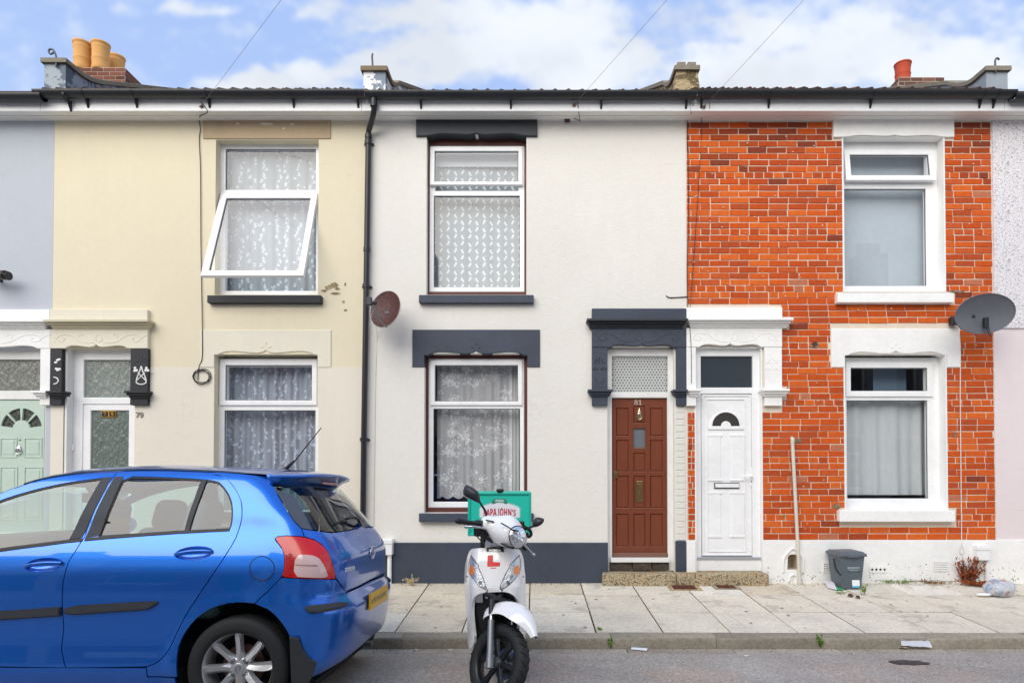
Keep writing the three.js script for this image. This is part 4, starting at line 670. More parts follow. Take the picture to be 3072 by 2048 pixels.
// ---------------------------------------------------------------- roofs, parapets, chimneys, rainwater goods
const GUT_Z = .298, GUT_R = .070, GUT_Y = SOFFIT + .165;
const TAN = .53, ROOF_Z = .26, ROOF_Y = GUT_Y + .065, roofY = (z) => ROOF_Y + (ROOF_Z - z) * TAN, RIDGE = -4.1;
const tileMat = ['#5b4238', '#4f3a33', '#654437', '#54423d'].map((c) => std(c, { roughness: .9, map: withRep(N.mottle, 3), bumpMap: withRep(N.grain, 4), bumpScale: .002 }));
{
  const R = rng(12);
  // one roll tile: a low hump and a flat pan, seen end on at the eaves
  const sh = new THREE.Shape(); sh.moveTo(-.079, 0); sh.lineTo(-.052, 0); sh.bezierCurveTo(-.046, .026, -.006, .03, .002, 0.004); sh.lineTo(.079, .002); sh.lineTo(.079, -.014); sh.lineTo(-.079, -.014); sh.closePath();
  const tg = new THREE.ExtrudeGeometry(sh, { depth: .36, bevelEnabled: false, curveSegments: 6 }); tg.translate(0, 0, -.36); const tileGeo = uvm(tg);
  for (const [k, a, b, dy] of [['grey', EDGE.grey, EDGE.a, 0], ['cream', EDGE.a, EDGE.b, .004], ['white', EDGE.b, EDGE.c, -.012], ['brick', EDGE.c, EDGE.d, .012], ['pink', EDGE.d, EDGE.end, -.02]]) {
    const h = HH[k], L = [];
    const q = (x0, x1, za, zb, dy) => { const g = box(x0, -.03, za, x1, 0, zb); const p = g.attributes.position; for (let i = 0; i < p.count; i++) p.setY(i, p.getY(i) + roofY(p.getZ(i)) + dy - .016); g.computeVertexNormals(); return uvm(g); };
    L.push(q(a, b, RIDGE, ROOF_Z - .02, 0));
    const rf = part(h, 'roof', merge(L), tileMat[1]);
    const ridgeBack = box(a, -.03, RIDGE - 4, b, 0, RIDGE); { const p = ridgeBack.attributes.position; for (let i = 0; i < p.count; i++) p.setY(i, p.getY(i) + roofY(RIDGE) + (p.getZ(i) - RIDGE) * TAN - .016); ridgeBack.computeVertexNormals(); } part(rf, 'back_slope', uvm(ridgeBack), tileMat[1]);
    if (k === 'grey' || k === 'pink') { continue; }
    for (let row = 0; row < 2; row++) for (let x = a + .08; x < b - .06; x += .158) { const m = part(rf, 'roof_tile', tileGeo, tileMat[Math.floor(R() * 4)]); const z = ROOF_Z - row * .3 + (R() - .5) * .012; m.position.set(x, roofY(z) + dy + row * .012 + (R() - .5) * .006, z); m.rotation.x = Math.atan(TAN) - .03; m.rotation.z = (R() - .5) * .02; }
  }
  // gutters, one run per house, with brackets
  const arc = new THREE.Shape(); arc.absarc(0, 0, GUT_R, Math.PI, 2 * Math.PI, false); arc.lineTo(GUT_R - .004, .004); arc.absarc(0, 0, GUT_R - .005, 2 * Math.PI, Math.PI, true); arc.closePath();
  const runs = [['dark gutter along the eaves of the blue grey house', EDGE.grey, EDGE.a + .09, -.03, [200, -260]], ['dark gutter along the eaves of the cream house', EDGE.a + .0, EDGE.b + .06, .012, [252, 400, 620, 875, 1070]], ['dark gutter along the eaves of the white house', EDGE.b + .065, EDGE.c + .05, 0, [1260, 1532, 1805, 2062]], ['dark gutter along the eaves of the brick house', EDGE.c + .055, EDGE.d + .06, .008, [2108, 2312, 2620, 2950, 2992]], ['dark gutter along the eaves of the pebbledashed house', EDGE.d + .04, EDGE.end, -.03, [3200]]];
  for (const [label, a, b, dy, br] of runs) {
    const t = thing('gutter', label, 'gutter', 'gutters along the eaves');
    const g = new THREE.ExtrudeGeometry(arc, { depth: b - a, bevelEnabled: false, curveSegments: 14 }); g.rotateY(Math.PI / 2); g.translate(a, GUT_Y + dy, GUT_Z); part(t, 'trough', uvm(g), M.blackPlastic);
    for (const px of br) { const [x] = at(px, 290, GUT_Z); const s = new THREE.Shape(); s.absarc(0, 0, GUT_R + .006, Math.PI * 1.02, Math.PI * 2.04, false); s.lineTo(GUT_R - .001, .006); s.absarc(0, 0, GUT_R + .001, 0, Math.PI, true); s.closePath();
      const bg = new THREE.ExtrudeGeometry(s, { depth: .026, bevelEnabled: false, curveSegments: 12 }); bg.rotateY(Math.PI / 2); bg.translate(x - .013, GUT_Y + dy, GUT_Z); 
      const foot = new THREE.ExtrudeGeometry(poly([[0, 0], [.075, .02], [.045, -.03], [0, -.105]]), { depth: .022, bevelEnabled: false }); foot.rotateY(-Math.PI / 2); foot.translate(x + .011, GUT_Y + dy - .045, FASCIA_Z); const f2 = foot; part(t, 'bracket', merge([bg, f2]), M.blackPlastic); }
    settle(t);
  }
  // downpipe between the cream and the white house
  const d = thing('downpipe', 'black downpipe between the cream and white houses', 'downpipe');
  const p = (x, y, z) => new THREE.Vector3(...at(x, y, z), z), pm = M.blackPlastic;
  const top = p(1121, 300, GUT_Z); top.y = GUT_Y - GUT_R + .01;
  part(d, 'swan_neck', tube([top, p(1122, 318, .29), p(1120, 340, .25), p(1113, 368, .15), p(1106, 392, .07), p(1105, 408, .055)], .033, 40, 16), pm);
  part(d, 'outlet', rod([top.x, top.y - .02, top.z], [top.x, top.y - .1, top.z], .04, 16), pm);
  const foot = p(1086, 1742, .055);
  part(d, 'pipe', merge([rod([...at(1105, 402, .055), .055], [...at(1100, 745, .055), .055], .034, 16), rod([...at(1100, 745, .055), .055], [...at(1091, 1318, .055), .055], .0335, 16), rod([...at(1091, 1318, .055), .055], [foot.x, paveY(.055) + .001, .055], .034, 16)]), pm);
  for (const [x, y, r] of [[1104.6, 410, .041], [1104.2, 428, .043], [1100, 748, .041], [1098, 858, .043], [1091, 1318, .043]]) { const [cx, cy] = at(x, y, .055); part(d, 'collar', merge([rod([cx, cy - .022, .055], [cx, cy + .022, .055], r, 16), ...(r > .042 ? [box(cx - .06, cy - .012, .0, cx + .06, cy + .012, .018)] : [])]), pm); }
  settle(d);
  // parapets on the party walls: a block over the eaves sweeping back into the slope
  const para = (label, px0, px1, topPy, mat, cope, zf = .08, flare = 0) => {
    const t = thing('parapet', label, 'parapet', 'parapets on the party walls'), [x0, y1] = at(px0, topPy, zf), [x1] = at(px1, topPy, zf), yb = ROOF_Y - .06, w = x1 - x0;
    const prof = new THREE.Shape(), Y = (z) => roofY(z) + .12;
    prof.moveTo(-zf, yb); prof.lineTo(-zf - .0, y1); prof.lineTo(-zf + .16, y1); prof.quadraticCurveTo(.30, y1 - .01, .62, Math.max(Y(-.62), y1 - .02)); prof.lineTo(3.9, Y(-3.9)); prof.lineTo(3.9, roofY(-3.9) - .05); prof.lineTo(0, roofY(0) - .05); prof.closePath();
    const g = new THREE.ExtrudeGeometry(prof, { depth: w, bevelEnabled: false, curveSegments: 10 }); g.rotateY(Math.PI / 2); g.scale(1, 1, 1); g.translate(x0, 0, 0);
    if (flare) { const p = g.attributes.position; for (let i = 0; i < p.count; i++) if (p.getY(i) < yb + .05) { const s = p.getX(i) < (x0 + x1) / 2 ? -1 : 1; p.setX(i, p.getX(i) + s * flare); } g.computeVertexNormals(); }
    part(t, 'wall', uvm(g), mat);
    const cp = []; const cs = new THREE.Shape(); cs.moveTo(-zf - .03, y1); cs.lineTo(-zf + .16, y1); cs.quadraticCurveTo(.30, y1 - .01, .62, Math.max(Y(-.62), y1 - .02)); cs.lineTo(3.9, Y(-3.9)); cs.lineTo(3.9, Y(-3.9) + .05); cs.lineTo(.62, Math.max(Y(-.62), y1 - .02) + .05); cs.quadraticCurveTo(.30, y1 + .04, -zf + .17, y1 + .05); cs.lineTo(-zf - .03, y1 + .045); cs.closePath();
    const cg = new THREE.ExtrudeGeometry(cs, { depth: w + .05, bevelEnabled: true, bevelSize: .004, bevelThickness: .004, bevelSegments: 1, curveSegments: 10 }); cg.rotateY(Math.PI / 2); cg.translate(x0 - .025, .001, 0); cp.push(cg); part(t, 'coping', uvm(cg), cope);
    return [t, x0, x1, y1];
  };
  const stone = std('#8a8374', { roughness: .95, map: withRep(N.mottle, 1.5), bumpMap: withRep(N.coarse, 3), bumpScale: .01 }), rough = std('#b8a98a', { roughness: .95, map: tex(256, (u, v) => { const a = fbm(u * 6, v * 6, 6, 5, 33, .65); return a < .44 ? [.62, .6, .55] : [1, .98, .94]; }, { srgb: true, rep: 2 }), bumpMap: withRep(N.coarse, 5), bumpScale: .02 });
  const P1 = para('lead covered parapet beside the three buff chimney pots', 132, 196, 190, M.lead, stone), P2 = para('peeling white parapet above the black downpipe', 1090, 1156, 214, std('#eceeee', { roughness: .8, map: M.lead.map }), std('#857660', { roughness: .95, map: withRep(N.mottle, 2) })), P3 = para('rough rendered parapet between the white and brick houses', 2030, 2092, 212, rough, stone, .08, .06), P4 = para('smooth lead covered parapet beside the single orange pot', 2960, 3024, 214, std('#9aa3aa', { roughness: .5, metalness: .15, map: withRep(N.mottle, 1.4) }), stone);
  // two small capping blocks on the rough parapet, iron hooks on the others
  { const [t, x0, x1, y1] = P3; for (const s of [.25, .75]) part(t, 'capping_block', box(lerp(x0, x1, s) - .05, y1 + .046, -.04, lerp(x0, x1, s) + .05, y1 + .11, .08, .006), stone); }
  const hook = (P, pts) => part(P[0], 'iron_hook', capped(pts.map(([px, py]) => new THREE.Vector3(...at(px, py, .1), .1)), .011, 30, 8), std('#5d6167', { roughness: .6, metalness: .5 }));
  hook(P1, [[167, 200], [168, 180], [164, 160], [156, 148], [147, 148], [145, 156], [151, 162], [158, 158]]); hook(P2, [[1118, 212], [1117, 190], [1116, 168], [1117, 162]]); hook(P4, [[2988, 215], [2987, 195], [2988, 178], [2993, 174], [2998, 178]]);
  for (const P of [P1, P2, P3, P4]) settle(P[0]);
  // chimney stacks at the ridge
  const brickM = ['#6d4236', '#7a4a3c', '#5f3b33', '#825143'].map((c) => std(c, { roughness: .95, map: withRep(N.mottle, 4) })), mortar = std('#b9ab97', { roughness: .95 });
  const stack = (label, x0, x1, z0, z1, yTop, pots, potMat, mats) => {
    const t = thing('chimney', label, 'chimney', 'chimneys over the roofs'), yb = roofY(RIDGE) - .5;
    part(t, 'stack', box(x0, yb, z0, x1, yTop, z1), mortar);
    const c = .076, bl = .226, fg = [chamferBox(bl - .009, c - .009, .05, .004, .002, R), chamferBox(.102, c - .009, .05, .004, .002, R)];
    for (let r = 0; r < 7; r++) { const y = yTop - c * (r + .5) + .002;
      for (const face of [0, 1]) { const A = face ? z0 : x0, B = face ? z1 : x1; let s = A + (r % 2 ? -bl / 2 : 0); while (s < B - .03) { const a = Math.max(s, A), b = Math.min(s + bl, B); if (b - a > .05) { const m = part(t, 'brick', fg[0], mats[Math.floor(R() * mats.length)]); m.scale.x = (b - a - .009) / (bl - .009); if (face) { const right = x0 < 0; m.rotation.y = right ? Math.PI / 2 : -Math.PI / 2; m.position.set(right ? x1 + .006 : x0 - .006, y, (a + b) / 2); } else m.position.set((a + b) / 2, y, z1 + .006); } s += bl; } } }
    part(t, 'flaunching', box(x0 + .03, yTop, z0 + .03, x1 - .03, yTop + .03, z1 - .03, .014), mortar);
    for (const [px, pz, hgt, r] of pots) part(t, 'chimney_pot', moved(lathe([[r * .9, 0], [r * 1.0, .01], [r * 1.02, hgt * .12], [r * .97, hgt * .14], [r * .97, hgt * .36], [r * 1.03, hgt * .38], [r * 1.03, hgt * .42], [r * .97, hgt * .44], [r * 1.0, hgt * .78], [r * 1.05, hgt * .8], [r * 1.05, hgt * .84], [r * 1.0, hgt * .86], [r * 1.02, hgt * .92], [r * 1.13, hgt * .95], [r * 1.14, hgt], [r * .92, hgt], [r * .88, hgt * .4]], 28), px, yTop + .02, pz), potMat);
    settle(t);
  };
  const Z1 = -4.2, a = at(236, 205, Z1), b = at(322, 205, Z1), yT = at(280, 203, Z1)[1];
  const pot = (px, py, z, w) => { const [x, y1] = at(px, py, z); return [x, z, y1 - yT - .02, w]; };
  stack('brown brick chimney with three buff clay pots', a[0], b[0] + .32, Z1 - .7, Z1, yT, [pot(246, 130, Z1 - .14, .145), pot(301, 132, Z1 - .14, .145), pot(347, 172, Z1 - .56, .145)], std('#dda763', { roughness: .8, map: withRep(N.mottle, 2) }), brickM);
  const c = at(2697, 232, Z1), e = at(2834, 232, Z1); const yR = c[1]; const pr = at(2709, 192, Z1 - .2);
  stack('low brown brick chimney with one orange pot', c[0], e[0], Z1 - .6, Z1, yR, [[pr[0], Z1 - .2, pr[1] - yR - .02, .135]], std('#b8482a', { roughness: .8, map: withRep(N.mottle, 2) }), ['#6d4a40', '#7d574b', '#63463d'].map((c) => std(c, { roughness: .95, map: withRep(N.mottle, 4) })));
}
// ---------------------------------------------------------------- terrace across the street (mirrored in the glass and the car)
{
  const pal = ['#b98d72', '#d9d3c4', '#9c5a42', '#cfc8ba', '#b06a4c', '#dcd7cb', '#a9b0b4', '#c7b79b'], R = rng(9), Z = 10.7, slate = std('#4c4a4b', { roughness: .85, map: withRep(N.mottle, 1) });
  const wdark = phys('#39424a', { roughness: .12 }), doorC = ['#2f4a5a', '#5b2a24', '#2b3a2e', '#e6e6e2'];
  for (let k = 0; k < 8; k++) {
    const x0 = -15.4 + k * 3.85, x1 = x0 + 3.85, t = thing('opposite_house', ['terraced house with tan front across the street', 'terraced house with ivory front across the street', 'terraced house with dark red front across the street', 'terraced house with stone coloured front across the street', 'terraced house with orange brick front across the street', 'terraced house with off white front across the street', 'terraced house with slate grey front across the street', 'terraced house with buff front across the street'][k], 'house', 'houses across the street');
    const wins = [[x0 + .7, 1.0, x0 + 1.9, 2.6], [x0 + .7, 3.6, x0 + 1.9, 5.1], [x0 + 2.75, 3.6, x0 + 3.4, 5.1]], dr = [x0 + 2.6, .15, x0 + 3.5, 2.5];
    part(t, 'wall', (() => { const g = slab(rectPts(x0 + .002, .05, x1 - .002, 5.7), 0, .25, { holes: [...wins, dr].map((o) => rectPts(...o)) }); g.translate(0, 0, Z + .25); return g; })(), std(pal[k], { roughness: .9, map: withRep(N.mottle, .5) }));
    for (const o of wins) { const w = new THREE.Group(); w.name = 'window'; t.add(w); part(w, 'frame', (() => { const g = slab(rectPts(...o), 0, .06, { holes: [rectPts(o[0] + .07, o[1] + .07, o[2] - .07, (o[1] + o[3]) / 2 + .2), rectPts(o[0] + .07, (o[1] + o[3]) / 2 + .27, o[2] - .07, o[3] - .07)] }); g.translate(0, 0, Z + .16); return g; })(), M.upvc); part(w, 'pane', box(o[0] + .06, o[1] + .06, Z + .13, o[2] - .06, o[3] - .06, Z + .14), wdark); }
    part(t, 'door', box(dr[0], dr[1], Z + .12, dr[2], dr[3], Z + .17, .01), std(doorC[k % 4], { roughness: .5 }));
    part(t, 'sill', merge(wins.map((o) => box(o[0] - .08, o[1] - .1, Z - .06, o[2] + .08, o[1], Z + .1))), M.trimWhite);
    const rf = box(x0, -.05, Z - .3, x1, 0, Z + 4); { const p = rf.attributes.position; for (let i = 0; i < p.count; i++) p.setY(i, p.getY(i) + 5.65 + (p.getZ(i) - Z + .3) * .5); rf.computeVertexNormals(); } const roof = part(t, 'roof', uvm(rf), slate);
    part(roof, 'fascia_board', box(x0, 5.5, Z - .32, x1, 5.72, Z - .3), M.upvc);
    part(t, 'rear_wall', box(x0, .05, Z + 3.9, x1, 7.7, Z + 4.1), std('#8a7a6c', { roughness: .95 }));
    part(t, 'party_wall', box(x0, .05, Z + .25, x0 + .1, 5.6, Z + 3.9), std('#8a7a6c', { roughness: .95 }));
    if (k % 2) { const ch = part(t, 'chimney', box(x0 - .5, 6.4, Z + 3.2, x0 + .5, 8.9, Z + 3.9), std('#8a4f3c', { roughness: .95 })); for (const dx of [-.28, 0, .28]) part(ch, 'chimney_pot', rod([x0 + dx, 8.9, Z + 3.55], [x0 + dx, 9.35, Z + 3.55], .12, 12), std('#b8794a', { roughness: .9 })); }
    settle(t);
  }
}
// ---------------------------------------------------------------- the blue hatchback
// car axes: x = 0 at the rear axle, + to the tail; y up from the tyres; z = 0 on the centre line, + to the road side
{
  const XC = -1.738, ZC = 3.14, TILT = -Math.atan((roadY(3.87) - roadY(2.41)) / 1.46);
  const car = thing('hatchback_car', 'blue five door hatchback parked at the kerb, seen from its side and tail', 'car', null, [XC, roadY(3.87) + .74 * Math.sin(TILT) - .001, ZC]);
  car.rotation.x = TILT; car.updateMatrixWorld(true);
  const Wy = spline([[.12, .752], [.2, .792], [.27, .822], [.325, .834], [.37, .829], [.44, .822], [.52, .825], [.62, .835], [.72, .842], [.80, .842], [.86, .836], [.92, .820], [.98, .800], [1.04, .776], [1.085, .755], [1.12, .740], [1.2, .712], [1.3, .664], [1.38, .623], [1.44, .586], [1.48, .55], [1.5, .52]]);
  const taper = (x) => .035 * sstep(-.1, .75, x) + .16 * sstep(-2.05, -3.1, x) + .012 * sstep(-1.2, -2.4, x);
  const flareArch = (x, y) => { let f = 0; for (const [cx, s] of [[0, 1], [-2.46, 1]]) { const d = Math.hypot(x - cx, y - .31); f = Math.max(f, s * .016 * (1 - sstep(.36, .47, d))); } return f; };
  const W = (x, y) => Wy(y) - taper(x) + flareArch(x, y);
  const Ry = spline([[.15, .42], [.22, .50], [.3, .562], [.42, .597], [.54, .614], [.62, .612], [.655, .594], [.69, .568], [.78, .570], [.88, .574], [.95, .566], [1.0, .54], [1.05, .51], [1.15, .432], [1.25, .35], [1.35, .262], [1.42, .195], [1.5, .10]]);
  const AX = .40, LW = 1.0, NS = 3.7;
  const xs = (y) => Ry(y) - AX;
  const XF = -2.83, FA = .42;                                          // the nose wraps the same way
  const Fy = spline([[.15, -3.1], [.3, -3.22], [.5, -3.25], [.62, -3.2], [.72, -3.12], [.85, -2.95], [.95, -2.7], [1.5, -2.7]]);
  function side(u, y) {
    const x0 = xs(y);
    if (u <= x0) { const xf = Fy(y) + FA; if (u >= xf) return V(u, y, W(u, y)); const th = Math.min((xf - u) / LW, 1) * Math.PI / 2, c = Math.cos(th), s = Math.sin(th), r = 1 / Math.pow(Math.pow(c, NS) + Math.pow(s, NS), 1 / NS); return V(xf - FA * r * s, y, W(xf, y) * r * c); }
    const th = Math.min((u - x0) / LW, 1) * Math.PI / 2, c = Math.cos(th), s = Math.sin(th), r = 1 / Math.pow(Math.pow(c, NS) + Math.pow(s, NS), 1 / NS);
    return V(x0 + AX * r * s, y, W(x0, y) * r * c);
  }
  const uc = (y) => xs(y) + LW;                                        // u on the centre line of the tail
  const toPx = (v) => { const w = v.clone().applyMatrix4(car.matrixWorld); return project(w.x, w.y, w.z); };
  function uv(px, py, f = side) {                                      // where a measured point lies on the body surface
    let u = (px - PPX) / 510 + 1.738, y = 1.5 - (py - 1410) / 510;
    for (let k = 0; k < 40; k++) {
      const p = toPx(f(u, y)), e = .002, pu = toPx(f(u + e, y)), pv = toPx(f(u, y + e));
      const a = (pu[0] - p[0]) / e, b = (pv[0] - p[0]) / e, c = (pu[1] - p[1]) / e, d = (pv[1] - p[1]) / e, det = a * d - b * c || 1e-6, dx = px - p[0], dy = py - p[1];
      u += clamp((d * dx - b * dy) / det, -.12, .12); y += clamp((-c * dx + a * dy) / det, -.08, .08); y = clamp(y, .1, 1.5);
    }
    return [u, y];
  }
  const uvs = (list) => list.map(([a, b]) => uv(a, b));
  const snap = ([u, y]) => { if (u > uc(y) - .008) { const q = [uc(y), y]; q.centre = true; return q; } return [u, y]; };
  const sheet = (P, o = {}) => sheetOn(side, P, { snap, ...o });
  function mirror(g) { const m = g.index ? g.toNonIndexed() : g.clone(), p = m.attributes.position, n = m.attributes.normal, u = m.attributes.uv; for (let i = 0; i < p.count; i++) { p.setZ(i, -p.getZ(i)); if (n) n.setZ(i, -n.getZ(i)); } for (let i = 0; i < p.count; i += 3) for (const A of [p, n, u]) if (A) { const s = A.itemSize; for (let k = 0; k < s; k++) { const t = A.array[(i + 1) * s + k]; A.array[(i + 1) * s + k] = A.array[(i + 2) * s + k]; A.array[(i + 2) * s + k] = t; } } return m; }
  const paint = phys('#0a6ad0', { roughness: .28, metalness: .6, clearcoat: 1, clearcoatRoughness: .025, bumpMap: withRep(N.grain, 30), bumpScale: .00006 });
  const black = phys('#1b1d21', { roughness: .5 }), trim = std('#3a3e42', { roughness: .62, map: withRep(N.mottle, 3) }), plastic = phys('#2a2e31', { roughness: .5, map: withRep(N.mottle, 3) });
  const glass = phys('#b9d2d1', { roughness: .01, transmission: 1, thickness: 0, ior: 1.7 }), cloth = std('#6d7f89', { roughness: .95, map: withRep(N.mottle, 6) }), lining = std('#9da5a6', { roughness: .95 });
  const both = (name, g, m, parent = car, label) => { const a = part(parent, name, g, m, label); const b = part(parent, name, mirror(g), m, label); return [a, b]; };

  // --- measured lines
  const bgap = [[352, 1416.5], [339, 1429], [318, 1468], [294.6, 1512], [272, 1563], [250, 1615], [244, 1622], [223, 1656], [205, 1683], [194, 1718], [187.5, 1750], [185, 1794], [187, 1840], [190, 1884], [184, 1933], [183, 1951], [190, 1982], [196, 2003]];
  const rearEdge = [[640, 1423.5], [656, 1426], [667, 1430], [674, 1434], [688, 1445], [701, 1460], [711, 1477], [719, 1494], [724, 1511], [725.5, 1528], [725, 1550], [721, 1571], [707.5, 1612], [692, 1640], [660, 1690], [625, 1741], [571, 1821], [553, 1851], [536, 1884], [521, 1916], [509, 1942], [497, 1961], [480, 1978], [464, 1990], [437.5, 1999.5]];
  const topR = [[352, 1416.5], [400, 1415], [453, 1414], [510, 1415.5], [565, 1418], [610, 1421], [640, 1423.5]];
  const bot = [[437.5, 1999.5], [300, 2002], [196, 2003]];
  // openings: rear door window (with surround), front door window
  const winR = smooth(uvs([[371, 1427.5], [345, 1480], [318, 1545], [292, 1609], [300, 1611], [420, 1603], [560, 1594], [686, 1590], [693, 1583], [699, 1549], [698, 1515], [690, 1488], [676, 1465], [660, 1447], [644, 1441], [606, 1436], [480, 1430]]), 1);
  const doorR = uvs([...topR, ...rearEdge.slice(1), ...bot.slice(1), ...[...bgap].reverse().slice(1, -1)]);
  const frontTop = [[352, 1416.5], [268, 1421], [178, 1431], [89, 1450], [0, 1483.5], [-90, 1527], [-180, 1580]];
  const handleHole = (cx, cy) => { const L = []; for (let k = 0; k < 24; k++) { const a = k / 24 * Math.PI * 2; L.push(uv(cx + 60 * Math.cos(a) * .97, cy - 4 * Math.cos(a) * 1.2 + 22 * Math.sin(a) * .95)); } return L; };
  const hR = handleHole(581, 1659), hF = handleHole(131, 1694);
  const rd = both('rear_door', sheet(doorR, { holes: [winR, hR] }), paint)[0];
  const winF = smooth(uvs([[341, 1429], [300, 1433], [214, 1444], [143, 1458], [71, 1476], [0, 1499], [-80, 1533], [-160, 1580], [-262, 1652], [-262, 1676], [-250, 1684], [-120, 1667], [0, 1648], [125, 1632], [205, 1622], [248, 1617], [292, 1520]]), 1);
  const fA = uv(0, 1830)[1], doorF = [...uvs([...bgap].slice(1)), [-1.45, .316], [-1.93, .318], [-1.99, .36], [-1.99, .5], [-1.985, .8], [-1.98, .98], ...uvs([...frontTop].reverse())]; void fA;
  const fd = both('front_door', sheet(doorF, { holes: [winF, hF] }), paint)[0];
  // window surrounds, pillars and glass
  const ring = (P, d, o = {}) => sheet(P, { off: -.004, edge: .012, gap: .0005, holes: [inset(P, d)], ...o });
  both('window_surround', ring(winR, .011), black, rd); both('window_surround', ring(winF, .011), black, fd);
  both('pillar_trim', sheet(uvs([[343, 1430], [372, 1429], [346, 1482], [320, 1545], [297, 1608], [254, 1614], [275, 1565], [297, 1512], [320, 1468]]), { off: .0015, gap: .001 }), trim, rd);
  both('pillar_trim', sheet(uvs([[336, 1430], [305, 1433.5], [280, 1474], [247, 1535], [206, 1617], [246, 1614], [268, 1563], [291, 1512], [315, 1468]]), { off: .0015, gap: .001 }), trim, fd);
  both('window_bar', sheet(uvs([[604, 1437], [619.5, 1440], [566, 1592], [551, 1593]]), { off: .001, gap: 0 }), black, rd);
  both('window_glass', sheet(inset(winR, .006), { off: -.008, edge: 0, gap: 0, cell: .04 }), glass, rd); both('window_glass', sheet(inset(winF, .006), { off: -.008, edge: 0, gap: 0, cell: .04 }), glass, fd);
  // belt mouldings
  const strip = (list, w, off, name, mat, parent, d = .01) => { const a = uvs(list), P = [...a.map(([u, y]) => [u, y + w / 2]), ...[...a].reverse().map(([u, y]) => [u, y - w / 2])]; return both(name, sheet(P, { off, edge: d, gap: 0, cell: .02 }), mat, parent); };
  strip([[254, 1618.5], [330, 1611.5], [420, 1604.5], [520, 1597.5], [610, 1592.5], [688, 1588.5]], .016, .005, 'belt_moulding', black, rd); strip([[246, 1619.5], [200, 1624], [125, 1634], [60, 1642], [0, 1650.5], [-100, 1664], [-240, 1683]], .016, .005, 'belt_moulding', black, fd);
  // rubbing strips: a rounded bar proud of the doors
  const rub = (P, name, parent) => { const L = []; for (const [d, o] of [[0, .008], [.004, .014], [.009, .017]]) L.push(sheet(inset(P, d), { off: o, edge: o, gap: 0, cell: .02 })); return both(name, merge(L), trim, parent); };
  rub(smooth(uvs([[192, 1818], [330, 1809], [465, 1801.5], [476, 1805], [472, 1812], [455, 1823], [440, 1828.5], [330, 1836], [192, 1846]]), 1), 'rubbing_strip', rd); rub(uvs([[183, 1819], [90, 1826], [0, 1832], [-120, 1839], [-230, 1846], [-230, 1872], [-120, 1866], [0, 1859], [90, 1853], [183, 1847]]), 'rubbing_strip', fd);
  // door handles: dished cup, grab bar, cap
  for (const [hole, cx, cy, dr] of [[hR, 581, 1659, rd], [hF, 131, 1694, fd]]) {
    const c = uv(cx, cy), P = [], rings = 5, n = hole.length, idx = []; for (let r = 0; r <= rings; r++) for (const h of hole) { const k = r / rings, u = lerp(c[0], h[0], k), y = lerp(c[1], h[1], k), nn = nrm(side, u, y), v = side(u, y).addScaledVector(nn, -.026 * Math.pow(1 - k * k, .6) - .001); P.push(v.x, v.y, v.z); }
    for (let r = 0; r < rings; r++) for (let k = 0; k < n; k++) { const a = r * n + k, b = r * n + (k + 1) % n; idx.push(a, a + n, b, b, a + n, b + n); }
    const g = new THREE.BufferGeometry(); g.setAttribute('position', new THREE.Float32BufferAttribute(P, 3)); g.setIndex(idx); g.computeVertexNormals(); both('handle_cup', g.toNonIndexed(), paint, dr);
    const bar = (() => { const L = []; for (let k = 0; k <= 8; k++) { const t = k / 8, q = uv(cx - 54 + t * 108, cy + 5 - t * 9 - 3 * Math.sin(t * Math.PI)), nn = nrm(side, ...q); L.push(side(...q).addScaledVector(nn, -.004 + .026 * Math.pow(Math.sin(Math.PI * (.04 + .92 * t)), .45))); } const gg = new THREE.TubeGeometry(new THREE.CatmullRomCurve3(L), 24, .0125, 10); return gg.toNonIndexed(); })();
    both('handle', bar, paint, dr);
  }
  // --- rear quarter, with the wheel arch cut out
  const arch = [[762, 1811], [737, 1808], [711, 1807.5], [683, 1810], [655, 1817], [632, 1826], [611, 1838], [590, 1854], [573, 1872], [557, 1893], [544, 1917], [535, 1940], [530.5, 1965], [529, 1990], [529.5, 2012]];
  const lampOut = smooth(uvs([[825, 1615.8], [832, 1610.5], [859, 1607.5], [903.6, 1610.5], [939, 1619], [964, 1633.7], [979.5, 1651.6], [988, 1669], [997, 1696], [1007, 1735], [993, 1736.5], [912.5, 1734.5], [843, 1731], [850, 1718], [853.6, 1696], [853.6, 1669], [848, 1647], [836.6, 1631.5]]), 2);
  const lampL = [[843, 1731], [849, 1719], [852.5, 1696], [852.5, 1669], [847, 1648], [836, 1633], [825.5, 1621], [824.5, 1615], [832, 1609.5], [859, 1606.5], [903, 1609], [912, 1611]];
  const seam = [[912, 1611], [907, 1595], [903, 1584], [896, 1578], [880, 1561], [857, 1525], [833.6, 1486], [823, 1464], [817, 1452], [822, 1440], [826, 1433]];
  const ditch = [[826, 1433], [780, 1426.5], [720, 1420], [680, 1417], [640, 1415]];
  const archUV = uvs(arch), quarter = [...uvs([...ditch, [640, 1423.5], ...rearEdge.slice(1)]), [uv(437.5, 1999.5)[0], .255], [archUV[archUV.length - 1][0] - .002, .255], ...[...archUV].reverse(), ...uvs([[790, 1784], [843, 1731], ...lampL.slice(1), ...seam.slice(1)])];
  const qp = both('rear_quarter', sheet(quarter), paint)[0];
  // sills
  both('sill', sheet([[-2.0, .15], [-.36, .15], [-.36, .252], [uv(437, 2000)[0], .252], [uv(437.5, 1999.5)[0], .309], [-1.0, .311], [-1.99, .313]], { cell: .03 }), paint);
